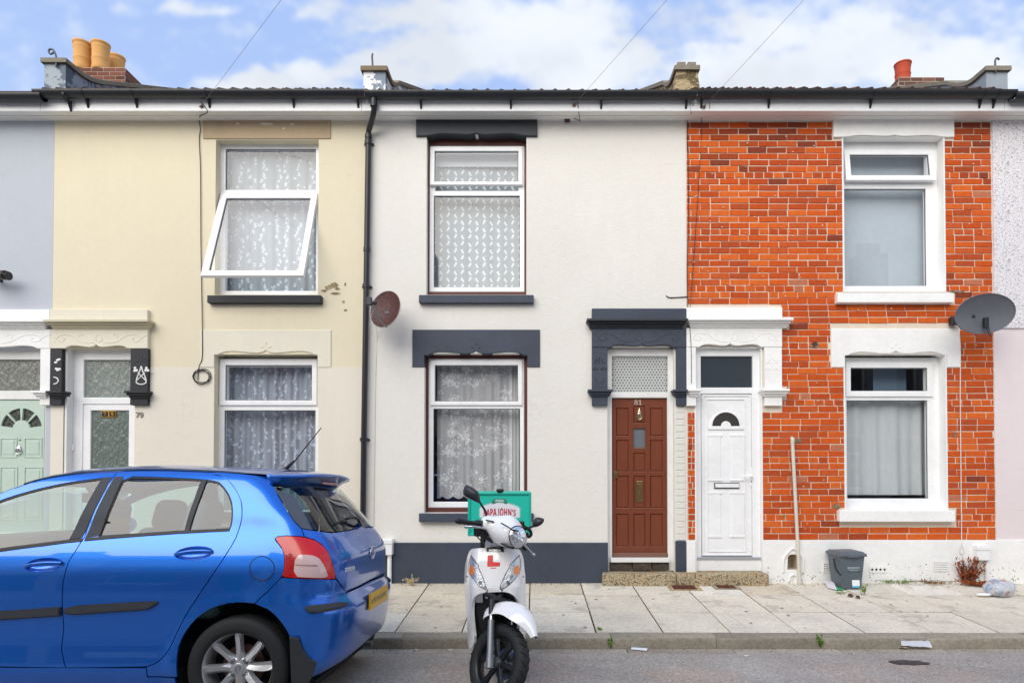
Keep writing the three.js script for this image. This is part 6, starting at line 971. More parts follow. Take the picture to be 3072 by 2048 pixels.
// ---------------------------------------------------------------- the white scooter
{
  const WX = -.225, WZ = 3.62, G = roadY(3.6), WY = G + .25, XA = -.258;
  const sc = thing('motor_scooter', 'white delivery scooter with learner plate facing the road, front wheel turned', 'scooter');
  const white = phys('#f6f7f6', { roughness: .22, clearcoat: 1, clearcoatRoughness: .04 }), blk = phys('#1c1d20', { roughness: .45, map: withRep(N.mottle, 4) }), grey = phys('#6e7478', { roughness: .4, metalness: .5 }), silver = phys('#c6c8c9', { roughness: .25, metalness: .85 });
  // front shield: bowed across, raked back towards the top
  const shield = (x, y) => { const X = x - XA, a = Math.abs(X); return V(x, y, 3.47 - 2.6 * X * X - 18 * Math.pow(Math.max(0, a - .14), 2) - .34 * Math.max(0, y - .78) - 1.1 * Math.pow(Math.max(0, y - .93), 2) - .10 * Math.max(0, .72 - y) + .018 * Math.exp(-(((a - .13) / .045) ** 2))); };
  const on = (px, py, f = shield) => { let z = 3.4, q; for (let k = 0; k < 12; k++) { q = at(px, py, z); z = f(q[0], q[1]).z; } return q; };
  const c6 = (L, f) => L.map(([x, y]) => on(1380 + x / 7.84, 1640 + y / 7.84, f)), c3 = (L, f) => L.map(([x, y]) => on(1300 + x / 2.42, 1400 + y / 2.42, f));
  const outer = [...c6([[250, 62], [330, 35], [480, 25], [620, 28], [830, 22], [1030, 30], [1370, 40], [1420, 90], [1470, 190], [1500, 320], [1512, 520], [1535, 640], [1542, 900], [1545, 1280], [1560, 1420]]), ...c3([[672, 1150], [664, 1290], [640, 1325], [622, 1250], [630, 1100], [628, 990], [600, 945], [560, 918], [520, 908], [480, 907], [400, 911], [345, 917], [312, 930], [290, 955], [279, 1000], [278, 1060], [284, 1150], [302, 1255], [272, 1330], [250, 1305], [244, 1150], [238, 1000]]), ...c6([[112, 1200], [105, 900], [104, 560], [128, 380], [178, 200], [225, 95]])];
  const fs = part(sc, 'front_shield', sheetOn(shield, smooth(outer, 1), { cell: .016, edge: .02, gap: 0 }), white);
  const indL = [[265, 210], [330, 300], [430, 440], [420, 470], [520, 680], [610, 950], [605, 990], [560, 975], [430, 900], [330, 760], [220, 620], [195, 530], [205, 420]], indR = [[1385, 210], [1310, 290], [1165, 440], [1165, 480], [1060, 660], [945, 940], [945, 990], [990, 990], [1150, 890], [1300, 730], [1390, 590], [1420, 470], [1410, 330]];
  const lens = phys('#cdd4d9', { roughness: .14, metalness: .6, clearcoat: 1, bumpMap: withRep(N.coarse, 12), bumpScale: .004 }), amber = phys('#f08a2a', { roughness: .2, clearcoat: 1 });
  for (const [L, cx, rx] of [[indL, 288, 66], [indR, 1326, 72]]) { const m = part(fs, 'indicator', sheetOn(shield, c6(L), { off: .004, edge: .008, gap: .001, cell: .012 }), lens); part(fs, 'indicator_rim', sheetOn(shield, c6(L), { off: .0025, edge: .004, gap: -.003, cell: .012 }), blk); const E = []; for (let k = 0; k < 20; k++) { const a = k / 20 * 6.283; E.push([cx + rx * Math.cos(a), 555 + 112 * Math.sin(a)]); } part(m, 'amber_reflector', sheetOn(shield, c6(E), { off: .006, edge: .003, gap: 0, cell: .012 }), amber); void m; 
    const sgn = cx < 800 ? 1 : -1, X0 = cx < 800 ? 0 : 1610, q = (x) => cx < 800 ? x : X0 - x; part(m, 'reflector_fin', sheetOn(shield, c6([[q(380), 640], [q(440), 700], [q(450), 790], [q(360), 700]]), { off: .0062, edge: .003, gap: 0, cell: .012 }), silver); const B2 = []; for (let k = 0; k < 14; k++) { const a = k / 14 * 6.283; B2.push([q(480) + sgn * 42 * Math.cos(a), 845 + 50 * Math.sin(a)]); } part(m, 'bulb', sheetOn(shield, c6(B2), { off: .0064, edge: .003, gap: 0, cell: .012 }), grey); }
  part(fs, 'nose_grille', sheetOn(shield, c6([[640, 20], [830, 8], [1010, 22], [1035, 78], [1025, 128], [960, 104], [830, 86], [710, 98], [640, 120], [618, 75]]), { off: .005, edge: .01, gap: 0, cell: .012 }), blk);
  { const L = text('HONDA', .0125, .002, font, 1.3), p = c6([[825, 76]])[0], v = shield(...p); L.rotateX(-.35); L.translate(v.x, v.y, v.z + .009); part(fs, 'lettering', L, silver); }
  const redS = phys('#e03038', { roughness: .4 });
  part(fs, 'learner_plate', merge([sheetOn(shield, c6([[650, 205], [775, 190], [775, 355], [940, 365], [935, 455], [640, 465]]), { off: .0015, edge: .001, gap: 0, cell: .015 }), sheetOn(shield, c6([[720, 490], [850, 485], [850, 505], [720, 510]]), { off: .0015, edge: .001, gap: 0, cell: .015 })]), redS, 'red learner letter');
  // dark space behind the shield, body, seat, rear wheel
  part(sc, 'leg_shield', merge([box(XA - .19, .32, 3.14, XA + .19, .88, 3.2, .03), box(XA - .17, .30, 2.72, XA + .17, .36, 3.16, .02)]), blk);
  part(sc, 'inner_fender', field((x, y, z) => Math.max(ell(x, y, z, [XA, .62, 3.30], [.165, .27, .10]), z - 3.36), [XA, .62, 3.28], .32, 40), blk);
  part(sc, 'bracket', merge([box(XA - .135, .66, 3.37, XA - .085, .75, 3.385, .004), rod([XA - .09, .735, 3.37], [XA - .09, .735, 3.40], .012), rod([XA - .06, .7, 3.37], [XA - .06, .7, 3.4], .01)]), silver);
  part(sc, 'tail_body', field((x, y, z) => smin(ell(x, y, z, [XA, .66, 2.62], [.17, .15, .42]), ell(x, y, z, [XA, .55, 2.62], [.15, .15, .34]), .06), [XA, .62, 2.62], .5, 40), white);
  part(sc, 'seat', field((x, y, z) => smin(ell(x, y, z, [XA, .84, 2.68], [.145, .075, .34]), ell(x, y, z, [XA, .80, 2.78], [.12, .06, .26]), .05), [XA, .82, 2.68], .4, 36), blk);
  part(sc, 'engine_case', merge([box(XA - .17, .27, 2.3, XA - .07, .42, 2.72, .03), rod([XA + .13, .34, 2.32], [XA + .15, .32, 2.7], .05, 14)]), grey);
  const rw = new THREE.Group(); rw.name = 'rear_wheel'; sc.add(rw); const tyreR = lathe([[.17, -.035], [.185, -.045], [.215, -.047], [.235, -.037], [.247, -.018], [.25, 0], [.247, .018], [.235, .037], [.215, .047], [.185, .045], [.17, .035]], 48); tyreR.rotateZ(Math.PI / 2);
  part(rw, 'tyre', tyreR, M.rubber); const rr = new THREE.CylinderGeometry(.175, .175, .05, 32); rr.rotateZ(Math.PI / 2); part(rw, 'rim', rr, blk); rw.position.set(XA, roadY(2.44) + .252, 2.44);
  part(sc, 'stand', merge([capped([[XA - .08, .3, 2.82], [XA - .14, roadY(2.74) + .012, 2.74]], .012), capped([[XA + .08, .3, 2.82], [XA + .14, roadY(2.74) + .012, 2.74]], .012)]), blk);
  // --- steering: wheel, fork and mudguard turned about the raked head
  const axis = new THREE.Vector3(0, Math.cos(.47), -Math.sin(.47)), turn = new THREE.Quaternion().setFromAxisAngle(axis, .84);
  const st = new THREE.Group(); st.name = 'front_wheel'; st.position.set(WX, WY, WZ); st.quaternion.copy(turn); sc.add(st);
  const ty = lathe([[.172, -.032], [.18, -.041], [.2, -.046], [.222, -.042], [.238, -.03], [.247, -.014], [.25, 0], [.247, .014], [.238, .03], [.222, .042], [.2, .046], [.18, .041], [.172, .032]], 64); ty.rotateZ(Math.PI / 2); part(st, 'tyre', ty, std('#202224', { roughness: .7, map: withRep(N.mottle, 5) }));
  { const L = []; for (let k = 0; k < 26; k++) for (const s of [-1, 1]) { const a = (k + (s > 0 ? .5 : 0)) / 26 * 6.283, P = []; for (let j = 0; j <= 4; j++) { const t = j / 4, w = lerp(.006, .038, t), r = lerp(.2505, .2285, t * t), b = a + s * .0 + t * .14; P.push([s * w, r * Math.sin(b), r * Math.cos(b)]); } L.push(tube(P, .0032, 6, 5)); } const t = part(st, 'tread_grooves', merge(L), std('#0b0b0c', { roughness: .9 })); void t; }
  const rim = lathe([[.178, -.03], [.184, -.036], [.176, -.038], [.163, -.03], [.158, -.012], [.158, .012], [.163, .03], [.176, .038], [.184, .036], [.178, .03]], 56); rim.rotateZ(Math.PI / 2); part(st, 'rim', rim, phys('#26292c', { roughness: .35, metalness: .4 }));
  for (let k = 0; k < 6; k++) { const a = k * Math.PI / 3 + .4, s = new THREE.Shape(); s.moveTo(-.016, .03); s.lineTo(.016, .03); s.lineTo(.011, .1); s.lineTo(.020, .164); s.lineTo(-.020, .164); s.lineTo(-.011, .1); s.closePath(); const g = new THREE.ExtrudeGeometry(s, { depth: .022, bevelEnabled: true, bevelSize: .003, bevelThickness: .003, bevelSegments: 1 }); g.translate(0, 0, -.011); g.rotateY(Math.PI / 2); g.rotateX(a); part(st, 'spoke', g, phys('#2b2e31', { roughness: .35, metalness: .4 })); }
  const hub = new THREE.CylinderGeometry(.036, .036, .1, 24); hub.rotateZ(Math.PI / 2); part(st, 'hub', hub, grey); const ax = new THREE.CylinderGeometry(.013, .013, .20, 12); ax.rotateZ(Math.PI / 2); part(st, 'axle', ax, silver);
  const bd = new THREE.CylinderGeometry(.098, .098, .004, 40); bd.rotateZ(Math.PI / 2); bd.translate(.055, 0, 0); part(st, 'brake_disc', bd, phys('#9a9c9e', { roughness: .25, metalness: .9 })); part(st, 'caliper', box(.04, .02, -.13, .085, .11, -.07, .012), blk);
  const dir = new THREE.Vector3(0, Math.cos(.47), -Math.sin(.47)), P0 = (s, t, o = 0) => [s * .088, dir.y * t + o * 0, dir.z * t + .012];
  for (const s of [-1, 1]) { part(st, 'fork_lower', merge([rod(P0(s, -.035), P0(s, .26), .021, 16), rod(P0(s, -.04), P0(s, .03), .024, 16)]), phys('#8b9094', { roughness: .4, metalness: .5 })); part(st, 'fork_tube', rod(P0(s, .25), P0(s, .30), .0145, 14), silver); part(st, 'shaded_fork_tube', rod(P0(s, .298), P0(s, .43), .019, 14), blk); }  // upper tube coloured black for the shade behind the shield
  part(st, 'fork_yoke', merge([box(-.11, .355, -.235, .11, .385, -.15, .01), rod([0, .37, -.19], [0, .72, -.37], .024, 14)]), blk);
  { // mudguard: arched shell following the tyre
    const P = [], idx = [], n = 30, m = 10, a0 = .84, a1 = 2.45; for (let i = 0; i <= n; i++) for (let j = 0; j <= m; j++) { const t = i / n, a = lerp(a0, a1, t), s = (j / m - .5) * 2, tip = lerp(.2, 1, sstep(-.05, .42, t)) * Math.min(1, sstep(1, .8, t) + .3), w = .106 * tip, r = .366 + .026 * Math.sin(t * 3.1) - .012 * sstep(.45, 0, t) - .098 * Math.pow(Math.abs(s), 3.2) * (.1 + .9 * tip) - .018 * (1 - tip); P.push(w * s, r * Math.sin(a), r * Math.cos(a) + .008); }
    for (let i = 0; i < n; i++) for (let j = 0; j < m; j++) { const a = i * (m + 1) + j, b = a + m + 1; idx.push(a, a + 1, b, b, a + 1, b + 1); }
    const g = new THREE.BufferGeometry(); g.setAttribute('position', new THREE.Float32BufferAttribute(P, 3)); g.setIndex(idx); g.computeVertexNormals(); const g2 = g.clone(); const p2 = g2.attributes.position, nn = g2.attributes.normal; for (let i = 0; i < p2.count; i++) p2.setXYZ(i, p2.getX(i) - nn.getX(i) * .004, p2.getY(i) - nn.getY(i) * .004, p2.getZ(i) - nn.getZ(i) * .004); part(st, 'mudguard', uvm(g), white); part(st, 'mudguard_lining', uvm(g2), blk); }
  // --- handlebar cowl (street metres, already turned)
  const w3 = (px, py, z) => [...at(px, py, z), z], c5 = (x, y, z) => w3(1340 + x / 6.03, 1430 + y / 6.03, z);
  const A = c5(760, 860, 3.40), B = c5(1010, 960, 3.40), H = c5(1195, 1085, 3.50), Tn = c5(830, 1230, 3.30), Rr = c5(1330, 1130, 3.30), T2 = c5(1120, 880, 3.42);
  part(sc, 'handlebar_cowl', field((x, y, z) => { let d = cap(x, y, z, A, B, .062, .10); d = smin(d, ell(x, y, z, [H[0] - .015, H[1] + .015, H[2] - .05], [.088, .092, .10]), .05); d = smin(d, cap(x, y, z, B, Tn, .06, .055), .05); d = smin(d, cap(x, y, z, B, Rr, .07, .05), .05); d = smin(d, cap(x, y, z, B, T2, .06, .055), .04); return d; }, [B[0] + .02, B[1], 3.38], .34, 64), white);
  // headlamp lens: bulging rounded pane facing where the bars point
  const hd = new THREE.Vector3(.5, .12, .86).normalize(), hq = new THREE.Quaternion().setFromUnitVectors(new THREE.Vector3(0, 0, 1), hd);
  { const g = new THREE.SphereGeometry(1, 32, 20, 0, Math.PI * 2, 0, Math.PI / 2); g.rotateX(Math.PI / 2); const p = g.attributes.position; for (let i = 0; i < p.count; i++) { const x = p.getX(i), y = p.getY(i); p.setXYZ(i, x * .062 * (1 + .1 * y), y * .072, p.getZ(i) * .022); } g.computeVertexNormals(); g.applyQuaternion(hq); g.translate(H[0] + hd.x * .066, H[1] + hd.y * .066 - .006, H[2] + hd.z * .066 - .012); const hl = part(sc, 'headlamp', g, phys('#dfe4e8', { roughness: .16, metalness: .85, clearcoat: 1, bumpMap: tex(64, (u, v) => .5 + .5 * Math.sin(u * 40) * .5 + .3 * fbm(u * 6, v * 6, 6, 3, 8), { rep: 1 }), bumpScale: .004 }));
    const rg = new THREE.TorusGeometry(1, .05, 8, 40); { const q = rg.attributes.position; for (let i = 0; i < q.count; i++) q.setXYZ(i, q.getX(i) * .063 * (1 + .1 * q.getY(i)), q.getY(i) * .073, q.getZ(i) * .07); } rg.applyQuaternion(hq); rg.translate(H[0] + hd.x * .067, H[1] + hd.y * .067 - .006, H[2] + hd.z * .067 - .012); part(hl, 'bezel', rg, blk); }
  part(sc, 'cowl_slit', merge([capped([c5(985, 838, 3.545), c5(1080, 890, 3.562), c5(1190, 955, 3.575), c5(1295, 978, 3.56)], .0045, 20), capped([c5(715, 785, 3.47), c5(845, 812, 3.475)], .005, 8), capped([c5(955, 1170, 3.47), c5(1060, 1240, 3.52), c5(1200, 1290, 3.53)], .008, 14)]), blk);
  // bars, grips, levers, switch gear
  const bar = (L, r, name, m) => part(sc, name, capped(L, r, 24, 12), m);
  bar([c5(205, 797, 3.5), c5(400, 832, 3.47), c5(590, 850, 3.44)], .0165, 'grip', blk); bar([c5(200, 795, 3.5), c5(245, 805, 3.495)], .0195, 'grip_end', blk);
  bar([c5(360, 900, 3.53), c5(480, 900, 3.53), c5(600, 915, 3.5), c5(700, 935, 3.47)], .008, 'brake_lever', silver); part(sc, 'lever_ball', moved(new THREE.SphereGeometry(.013, 12, 8), ...c5(355, 903, 3.53)), silver);
  part(sc, 'switch_gear', merge([moved(new RoundedBoxGeometry(.12, .11, .06, 3, .02), ...c5(650, 930, 3.42)), capped([c5(560, 1000, 3.45), c5(680, 1080, 3.45), c5(820, 1165, 3.42)], .013, 14), moved(new RoundedBoxGeometry(.03, .05, .04, 2, .008), ...c5(600, 980, 3.46))]), blk);
  part(sc, 'steering_column', merge([capped([c5(650, 1090, 3.3), c5(645, 1290, 3.22)], .016, 8), capped([c5(690, 1090, 3.3), c5(680, 1270, 3.22)], .010, 8)]), blk);
  bar([c5(1330, 1180, 3.16), c5(1430, 1265, 3.15), c5(1530, 1370, 3.15)], .008, 'brake_lever', silver); part(sc, 'lever_ball', moved(new THREE.SphereGeometry(.014, 12, 8), ...c5(1570, 1408, 3.15)), silver);
  bar([c5(1330, 1200, 3.14), c5(1420, 1290, 3.1)], .02, 'grip', blk);
  part(sc, 'phone_mount', merge([capped([c5(1330, 860, 3.22), c5(1400, 900, 3.22), c5(1470, 940, 3.22), c5(1520, 990, 3.2), c5(1525, 1050, 3.2), c5(1480, 1085, 3.2), c5(1400, 1010, 3.22)], .012, 40), moved(new RoundedBoxGeometry(.05, .05, .04, 2, .01), ...c5(1345, 865, 3.22)), moved(new RoundedBoxGeometry(.05, .03, .03, 2, .008), ...c5(1420, 1040, 3.22))]), blk);
  part(sc, 'control_cables', merge([tube([c5(640, 900, 3.46), c5(560, 960, 3.5), c5(545, 1060, 3.46), c5(620, 1160, 3.36), c5(670, 1280, 3.26)], .0042, 30, 6), tube([c5(700, 950, 3.46), c5(640, 1040, 3.48), c5(650, 1150, 3.4), c5(700, 1260, 3.28)], .0042, 30, 6), tube([c5(1340, 1080, 3.2), c5(1420, 1110, 3.2), c5(1400, 1200, 3.2), c5(1300, 1290, 3.24)], .0042, 30, 6)]), blk);
  for (const [x, y] of [[170, 700], [1490, 700], [640, 1020], [985, 1020]]) { const p = c6([[x, y]])[0], v = shield(...p), g = new THREE.CylinderGeometry(.006, .006, .004, 10); g.rotateX(Math.PI / 2); g.translate(v.x, v.y, v.z + .001); part(fs, 'screw', g, grey); }
  // mirrors: shaped shells on stems, glass towards the rider
  const mirrorShell = (L, z, stem, dz) => { const P = smooth(L.map(([x, y]) => c5(x, y, z).slice(0, 2)), 2), cx = P.reduce((s, p) => s + p[0], 0) / P.length, cy = P.reduce((s, p) => s + p[1], 0) / P.length, pos = [], idx = [], n = P.length, R = 7; for (let r = 0; r <= R; r++) for (const p of P) { const k = r / R; pos.push(lerp(cx, p[0], k), lerp(cy, p[1], k), z + dz * (p[0] - cx) * k + .036 * Math.sqrt(Math.max(0, 1 - k * k))); } for (let r = 0; r < R; r++) for (let k = 0; k < n; k++) { const a = r * n + k, b = r * n + (k + 1) % n; idx.push(a, a + n, b, b, a + n, b + n); } const g = new THREE.BufferGeometry(); g.setAttribute('position', new THREE.Float32BufferAttribute(pos, 3)); g.setIndex(idx); g.computeVertexNormals();
    const m = part(sc, 'mirror', uvm(g), phys('#2a2c30', { roughness: .4, map: withRep(N.mottle, 3) })); const f = new THREE.ShapeGeometry(poly(P)); { const p = f.attributes.position; for (let i = 0; i < p.count; i++) p.setZ(i, z + dz * (p.getX(i) - cx) - .001); } part(m, 'mirror_glass', f, M.chrome); part(m, 'mirror_stem', capped(stem.map(([x, y, zz]) => c5(x, y, zz)), .0075, 24, 10), blk); };
  mirrorShell([[288, 270], [305, 185], [350, 138], [410, 160], [540, 238], [582, 285], [602, 350], [612, 460], [575, 474], [500, 440], [350, 372], [300, 330]], 3.44, [[595, 450, 3.45], [650, 540, 3.44], [705, 630, 3.42], [715, 690, 3.41], [690, 770, 3.41]], .25);
  mirrorShell([[1543, 860], [1570, 780], [1632, 722], [1755, 748], [1768, 785], [1742, 835], [1690, 885], [1590, 918], [1545, 900]], 3.16, [[1570, 890, 3.17], [1510, 915, 3.18], [1420, 950, 3.2], [1340, 1010, 3.22]], .25);
  // --- delivery box
  const bx = new THREE.Group(); bx.name = 'delivery_box'; sc.add(bx); const z1 = 2.78, o = R2([1403, 1476, 1594, 1608], z1), teal = phys('#1cc4ac', { roughness: .42, map: withRep(N.mottle, 1.2) });
  const dp = .46; part(bx, 'shell', box(o[0] + .006, o[1] + .004, z1 - dp, o[2] - .006, o[3] - .004, z1 - .012, .02), teal);
  part(bx, 'lid_rim', slab(rectPts(o[0], o[1], o[2], o[3]), z1, .03, { holes: [rectPts(o[0] + .02, o[1] + .02, o[2] - .02, o[3] - .02)], bevel: .006 }), teal);
  const bw = o[2] - o[0] - .036, bh = o[3] - o[1] - .036;
  const art = canvasTex(1024, 716, (g, w, h) => {
    g.fillStyle = '#22cdb4'; g.fillRect(0, 0, w, h); g.textAlign = 'center'; g.textBaseline = 'middle';
    const badge = (d) => { g.beginPath(); g.moveTo(168 - d, 400 + d); g.lineTo(168 - d, 268); g.quadraticCurveTo(172, 232 - d, 220, 215 - d); g.quadraticCurveTo(512, 88 - d * 1.6, 804, 215 - d); g.quadraticCurveTo(856, 232 - d, 860 + d, 268); g.lineTo(860 + d, 400 + d); g.quadraticCurveTo(858, 418 + d, 838, 418 + d); g.lineTo(190, 418 + d); g.quadraticCurveTo(170, 418 + d, 168 - d, 400 + d); g.closePath(); };
    badge(9); g.strokeStyle = '#f1f3f6'; g.lineWidth = 5; g.stroke(); badge(0); g.fillStyle = '#f3f4f8'; g.fill();
    g.fillStyle = '#e0231f'; g.strokeStyle = '#2d3a8c'; const word = "PAPA JOHN'S"; g.font = 'bold 150px sans-serif'; const widths = [...word].map((c) => g.measureText(c).width * .62), tot = widths.reduce((a, b) => a + b, 0); let x = 512 - tot / 2; [...word].forEach((c, i) => { const cx = x + widths[i] / 2, t = (cx - 512) / 320, hgt = 1.28 - .38 * t * t; g.save(); g.translate(cx, 392); g.scale(.62, hgt); g.textBaseline = 'alphabetic'; g.lineWidth = 5; g.strokeText(c, 0, 0); g.fillText(c, 0, 0); g.restore(); x += widths[i]; });
    g.fillStyle = '#3f7f6e'; g.beginPath(); g.moveTo(360, 118); g.lineTo(440, 112); g.lineTo(440, 168); g.lineTo(372, 176); g.lineTo(386, 148); g.fill(); g.beginPath(); g.moveTo(664, 118); g.lineTo(584, 112); g.lineTo(584, 168); g.lineTo(652, 176); g.lineTo(638, 148); g.fill();
    g.fillStyle = '#2e9f86'; g.strokeStyle = '#7b3b33'; g.lineWidth = 4; g.beginPath(); g.moveTo(402, 88); g.quadraticCurveTo(512, 66, 622, 88); g.lineTo(612, 160); g.quadraticCurveTo(512, 138, 412, 160); g.closePath(); g.fill(); g.stroke(); g.fillStyle = '#ffffff'; g.font = 'bold 56px sans-serif'; g.save(); g.translate(512, 114); g.scale(.95, 1); g.fillText('PIZZA', 0, 0); g.restore();
    g.fillStyle = '#e8fbf7'; g.font = 'bold 84px sans-serif'; g.save(); g.translate(512, 488); g.scale(.66, 1); g.fillText('BETTER INGREDIENTS.', 0, 0); g.restore(); g.save(); g.translate(512, 610); g.scale(.8, 1); g.fillText('BETTER PIZZA.', 0, 0); g.restore(); g.font = '22px sans-serif'; g.fillText('®', 890, 262);
  });
  const ag = new THREE.PlaneGeometry(bw, bh); ag.translate((o[0] + o[2]) / 2, (o[1] + o[3]) / 2, z1 - .0105); part(bx, 'printed_panel', ag, phys('#ffffff', { roughness: .42, map: art }));
  const lt = w3(1500, 1472, z1); part(bx, 'latch', merge([moved(new RoundedBoxGeometry(.056, .022, .05, 2, .008), lt[0], lt[1] + .003, z1 - .02), box(lt[0] - .02, lt[1] - .016, z1 - .04, lt[0] + .02, lt[1], z1 + .004, .004)]), blk);
  part(sc, 'luggage_rack', merge([box(o[0] + .1, o[1] - .06, z1 - .4, o[2] - .1, o[1] + .002, z1 - .08, .01), rod([XA - .08, .8, 2.6], [XA - .08, o[1], 2.6], .012), rod([XA + .08, .8, 2.6], [XA + .08, o[1], 2.6], .012)]), blk);
  settle(sc);
}
// ---------------------------------------------------------------- small things on the walls
const wp = (px, py, z) => [...at(px, py, z), z];
function onPave(px, py) { let z = 1; for (let k = 0; k < 40; k++) { const y = at(px, py, z)[1]; z += (paveY(z) - y) * 2; z = clamp(z, 0, 2.1); } const [x] = at(px, py, z); return [x, paveY(z), z]; }
function onRoad(px, py) { let z = 2.6; for (let k = 0; k < 60; k++) { const y = at(px, py, z)[1]; z += (roadY(z) - y) * 2; z = clamp(z, 2.1, 6); } const [x] = at(px, py, z); return [x, roadY(z), z]; }
{
  const brownDish = phys('#6f3b34', { roughness: .55, map: withRep(N.coarse, 5), bumpMap: tex(64, (u, v) => ((u * 8) % 1 - .5) ** 2 + ((v * 8) % 1 - .5) ** 2 < .08 ? 0 : 1, { rep: 9 }), bumpScale: .001 });
  function dish(label, c, rx, ry, rot, mat, back) {
    const t = thing('satellite_dish', label, 'satellite dish', 'satellite dishes on the fronts'); const g = new THREE.Group(); g.name = 'reflector_unit';
    const bowl = new THREE.SphereGeometry(1, 48, 16, 0, Math.PI * 2, 0, Math.PI / 2); bowl.rotateX(Math.PI / 2); const p = bowl.attributes.position; for (let i = 0; i < p.count; i++) { const x = p.getX(i), y = p.getY(i); p.setXYZ(i, x * rx, y * ry, (1 - (x * x + y * y)) * -.055); } bowl.computeVertexNormals();
    const rim = new THREE.TorusGeometry(1, .022, 6, 64); { const q = rim.attributes.position; for (let i = 0; i < q.count; i++) q.setXYZ(i, q.getX(i) * rx, q.getY(i) * ry, q.getZ(i) * .3); }
    const e = new THREE.Euler(...rot), q = new THREE.Quaternion().setFromEuler(e), tf = (gg) => { gg.applyQuaternion(q); gg.translate(...c); return gg; };
    part(t, 'reflector', uvm(tf(bowl)), mat); part(t, 'rim', uvm(tf(rim)), back ? mat : std('#b9b4ac', { roughness: .6 }));
    const loc = (x, y, z) => new THREE.Vector3(x, y, z).applyQuaternion(q).add(new THREE.Vector3(...c)); return [t, loc];
  }
  { const c = wp(1155, 927, .34), [t, loc] = dish('brown mesh satellite dish on the white house beside the downpipe', c, .205, .235, [-.28, -.38, .16], brownDish);
    part(t, 'feed_arm', capped([loc(0, -.235, 0), loc(0, -.20, .16), loc(0, -.06, .27)], .012, 16), M.steel); part(t, 'receiver_head', merge([rod(loc(0, -.09, .30).toArray(), loc(0, -.03, .20).toArray(), .024, 14), box(...(() => { const a = loc(0, -.06, .3); return [a.x - .035, a.y - .05, a.z - .03, a.x + .02, a.y + .04, a.z + .02, .008]; })())]), phys('#3a3c40', { roughness: .5 }));
    const b = loc(0, -.02, -.06), w = wp(1122, 940, .0); part(t, 'wall_bracket', merge([capped([[b.x, b.y, b.z], [w[0] + .02, w[1], .12], [w[0], w[1], .004]], .018, 14), box(w[0] - .04, w[1] - .07, 0, w[0] + .04, w[1] + .07, .014, .004)]), M.steel);
    const k = loc(0, -.08, .22); part(t, 'coax_lead', tube([[k.x, k.y, k.z], wp(1108, 975, .3), wp(1122, 962, .15), wp(1130, 1000, .02), wp(1127, 1100, .006), wp(1124, 1300, .006), wp(1120, 1600, .008)], .0035, 80, 5), std('#d9d6cd', { roughness: .6 })); settle(t); }
  { const c = wp(2957, 941, .42), [t, loc] = dish('dark grey oval satellite dish between the brick and pebbledashed houses', c, .366, .222, [.24, .10, .06], phys('#6a6d75', { roughness: .5, map: withRep(N.mottle, 3) }), true);
    part(t, 'clamp', merge([moved(new RoundedBoxGeometry(.05, .12, .05, 2, .01), ...loc(0, -.10, .02).toArray()), capped([loc(0, -.14, .03), loc(-.01, -.24, .12)], .011, 8), capped([loc(.02, -.12, .02), loc(.02, -.2, .06)], .009, 8)]), phys('#1f2023', { roughness: .5 }));
    const w = wp(2852, 966, 0), b = loc(-.1, -.02, -.05); part(t, 'wall_bracket', merge([capped([[b.x, b.y, b.z], [w[0] + .04, w[1] + .01, .16], [w[0], w[1], .01]], .02, 14), moved(new RoundedBoxGeometry(.09, .1, .07, 2, .012), w[0] + .01, w[1], .05)]), phys('#2b2c30', { roughness: .5 })); settle(t); }
  // leads, coils and overhead wires
  const lead = (name, label, pts, r, mat, n, grp) => solo(name, tube(pts, r, n, 6), mat, label, 'cable', grp);
  lead('cable', 'white coaxial lead running down the brick wall from the oval dish', [wp(2866, 975, .1), wp(2873, 985, .022), wp(2880, 1010, .02), wp(2882, 1200, .018), wp(2884, 1400, .018), wp(2886, 1610, .018), wp(2886, 1632, .04), wp(2880, 1648, .04), wp(2884, 1662, .04), wp(2892, 1656, .04), wp(2889, 1640, .036)], .0055, std('#dedbd6', { roughness: .5 }), 120);
  const fas = FASCIA_Z + .004;
  lead('cable', 'black cable hanging from the cream house eaves to a coil', [wp(601, 305, fas + .01), wp(612, 318, fas + .03), wp(622, 334, fas + .01), wp(600, 348, .12), wp(597, 362, .01), wp(600, 390, .012), wp(597, 410, .012), wp(600, 500, .012), wp(602, 760, .012), wp(605, 925, .012), wp(606, 990, .016), wp(606, 1060, .018), wp(604, 1080, .018), wp(596, 1100, .012), wp(592, 1140, .016)], .0045, M.wire, 160);
  { const L = []; const c = at(604, 1128, .02); for (let k = 0; k < 4; k++) { const P = []; for (let a = 0; a < 20; a++) { const t = a / 20 * 6.283, r = .098 + .008 * Math.sin(t * 2 + k * 1.7); P.push([c[0] + r * Math.cos(t) * (1.05 - .02 * k), c[1] + (r - .012 * (k % 2)) * Math.sin(t) * .88 - .004 * k, .012 + .006 * k]); } L.push(tube(P, .004, 60, 5, true)); } solo('cable_coil', merge(L), M.wire, 'coil of black cable hung on the cream wall', 'cable'); }
  lead('cable', 'black cable running down the joint between the white and brick houses', [wp(2080, 312, fas), wp(2076, 335, .2), wp(2064, 355, .03), wp(2063, 400, .014), wp(2066, 600, .014), wp(2062, 800, .014), wp(2064, 930, .014), wp(2066, 985, .02)], .004, M.wire, 90);
  lead('cable', 'thin dark cable across the top corner of the brick wall', [wp(2128, 306, fas), wp(2130, 322, fas + .01), wp(2107, 345, .1), wp(2106, 390, .02), wp(2096, 560, .018), wp(2080, 800, .018), wp(2070, 960, .055), wp(2074, 1050, .055), wp(2075, 1150, .055)], .003, M.wire, 90);
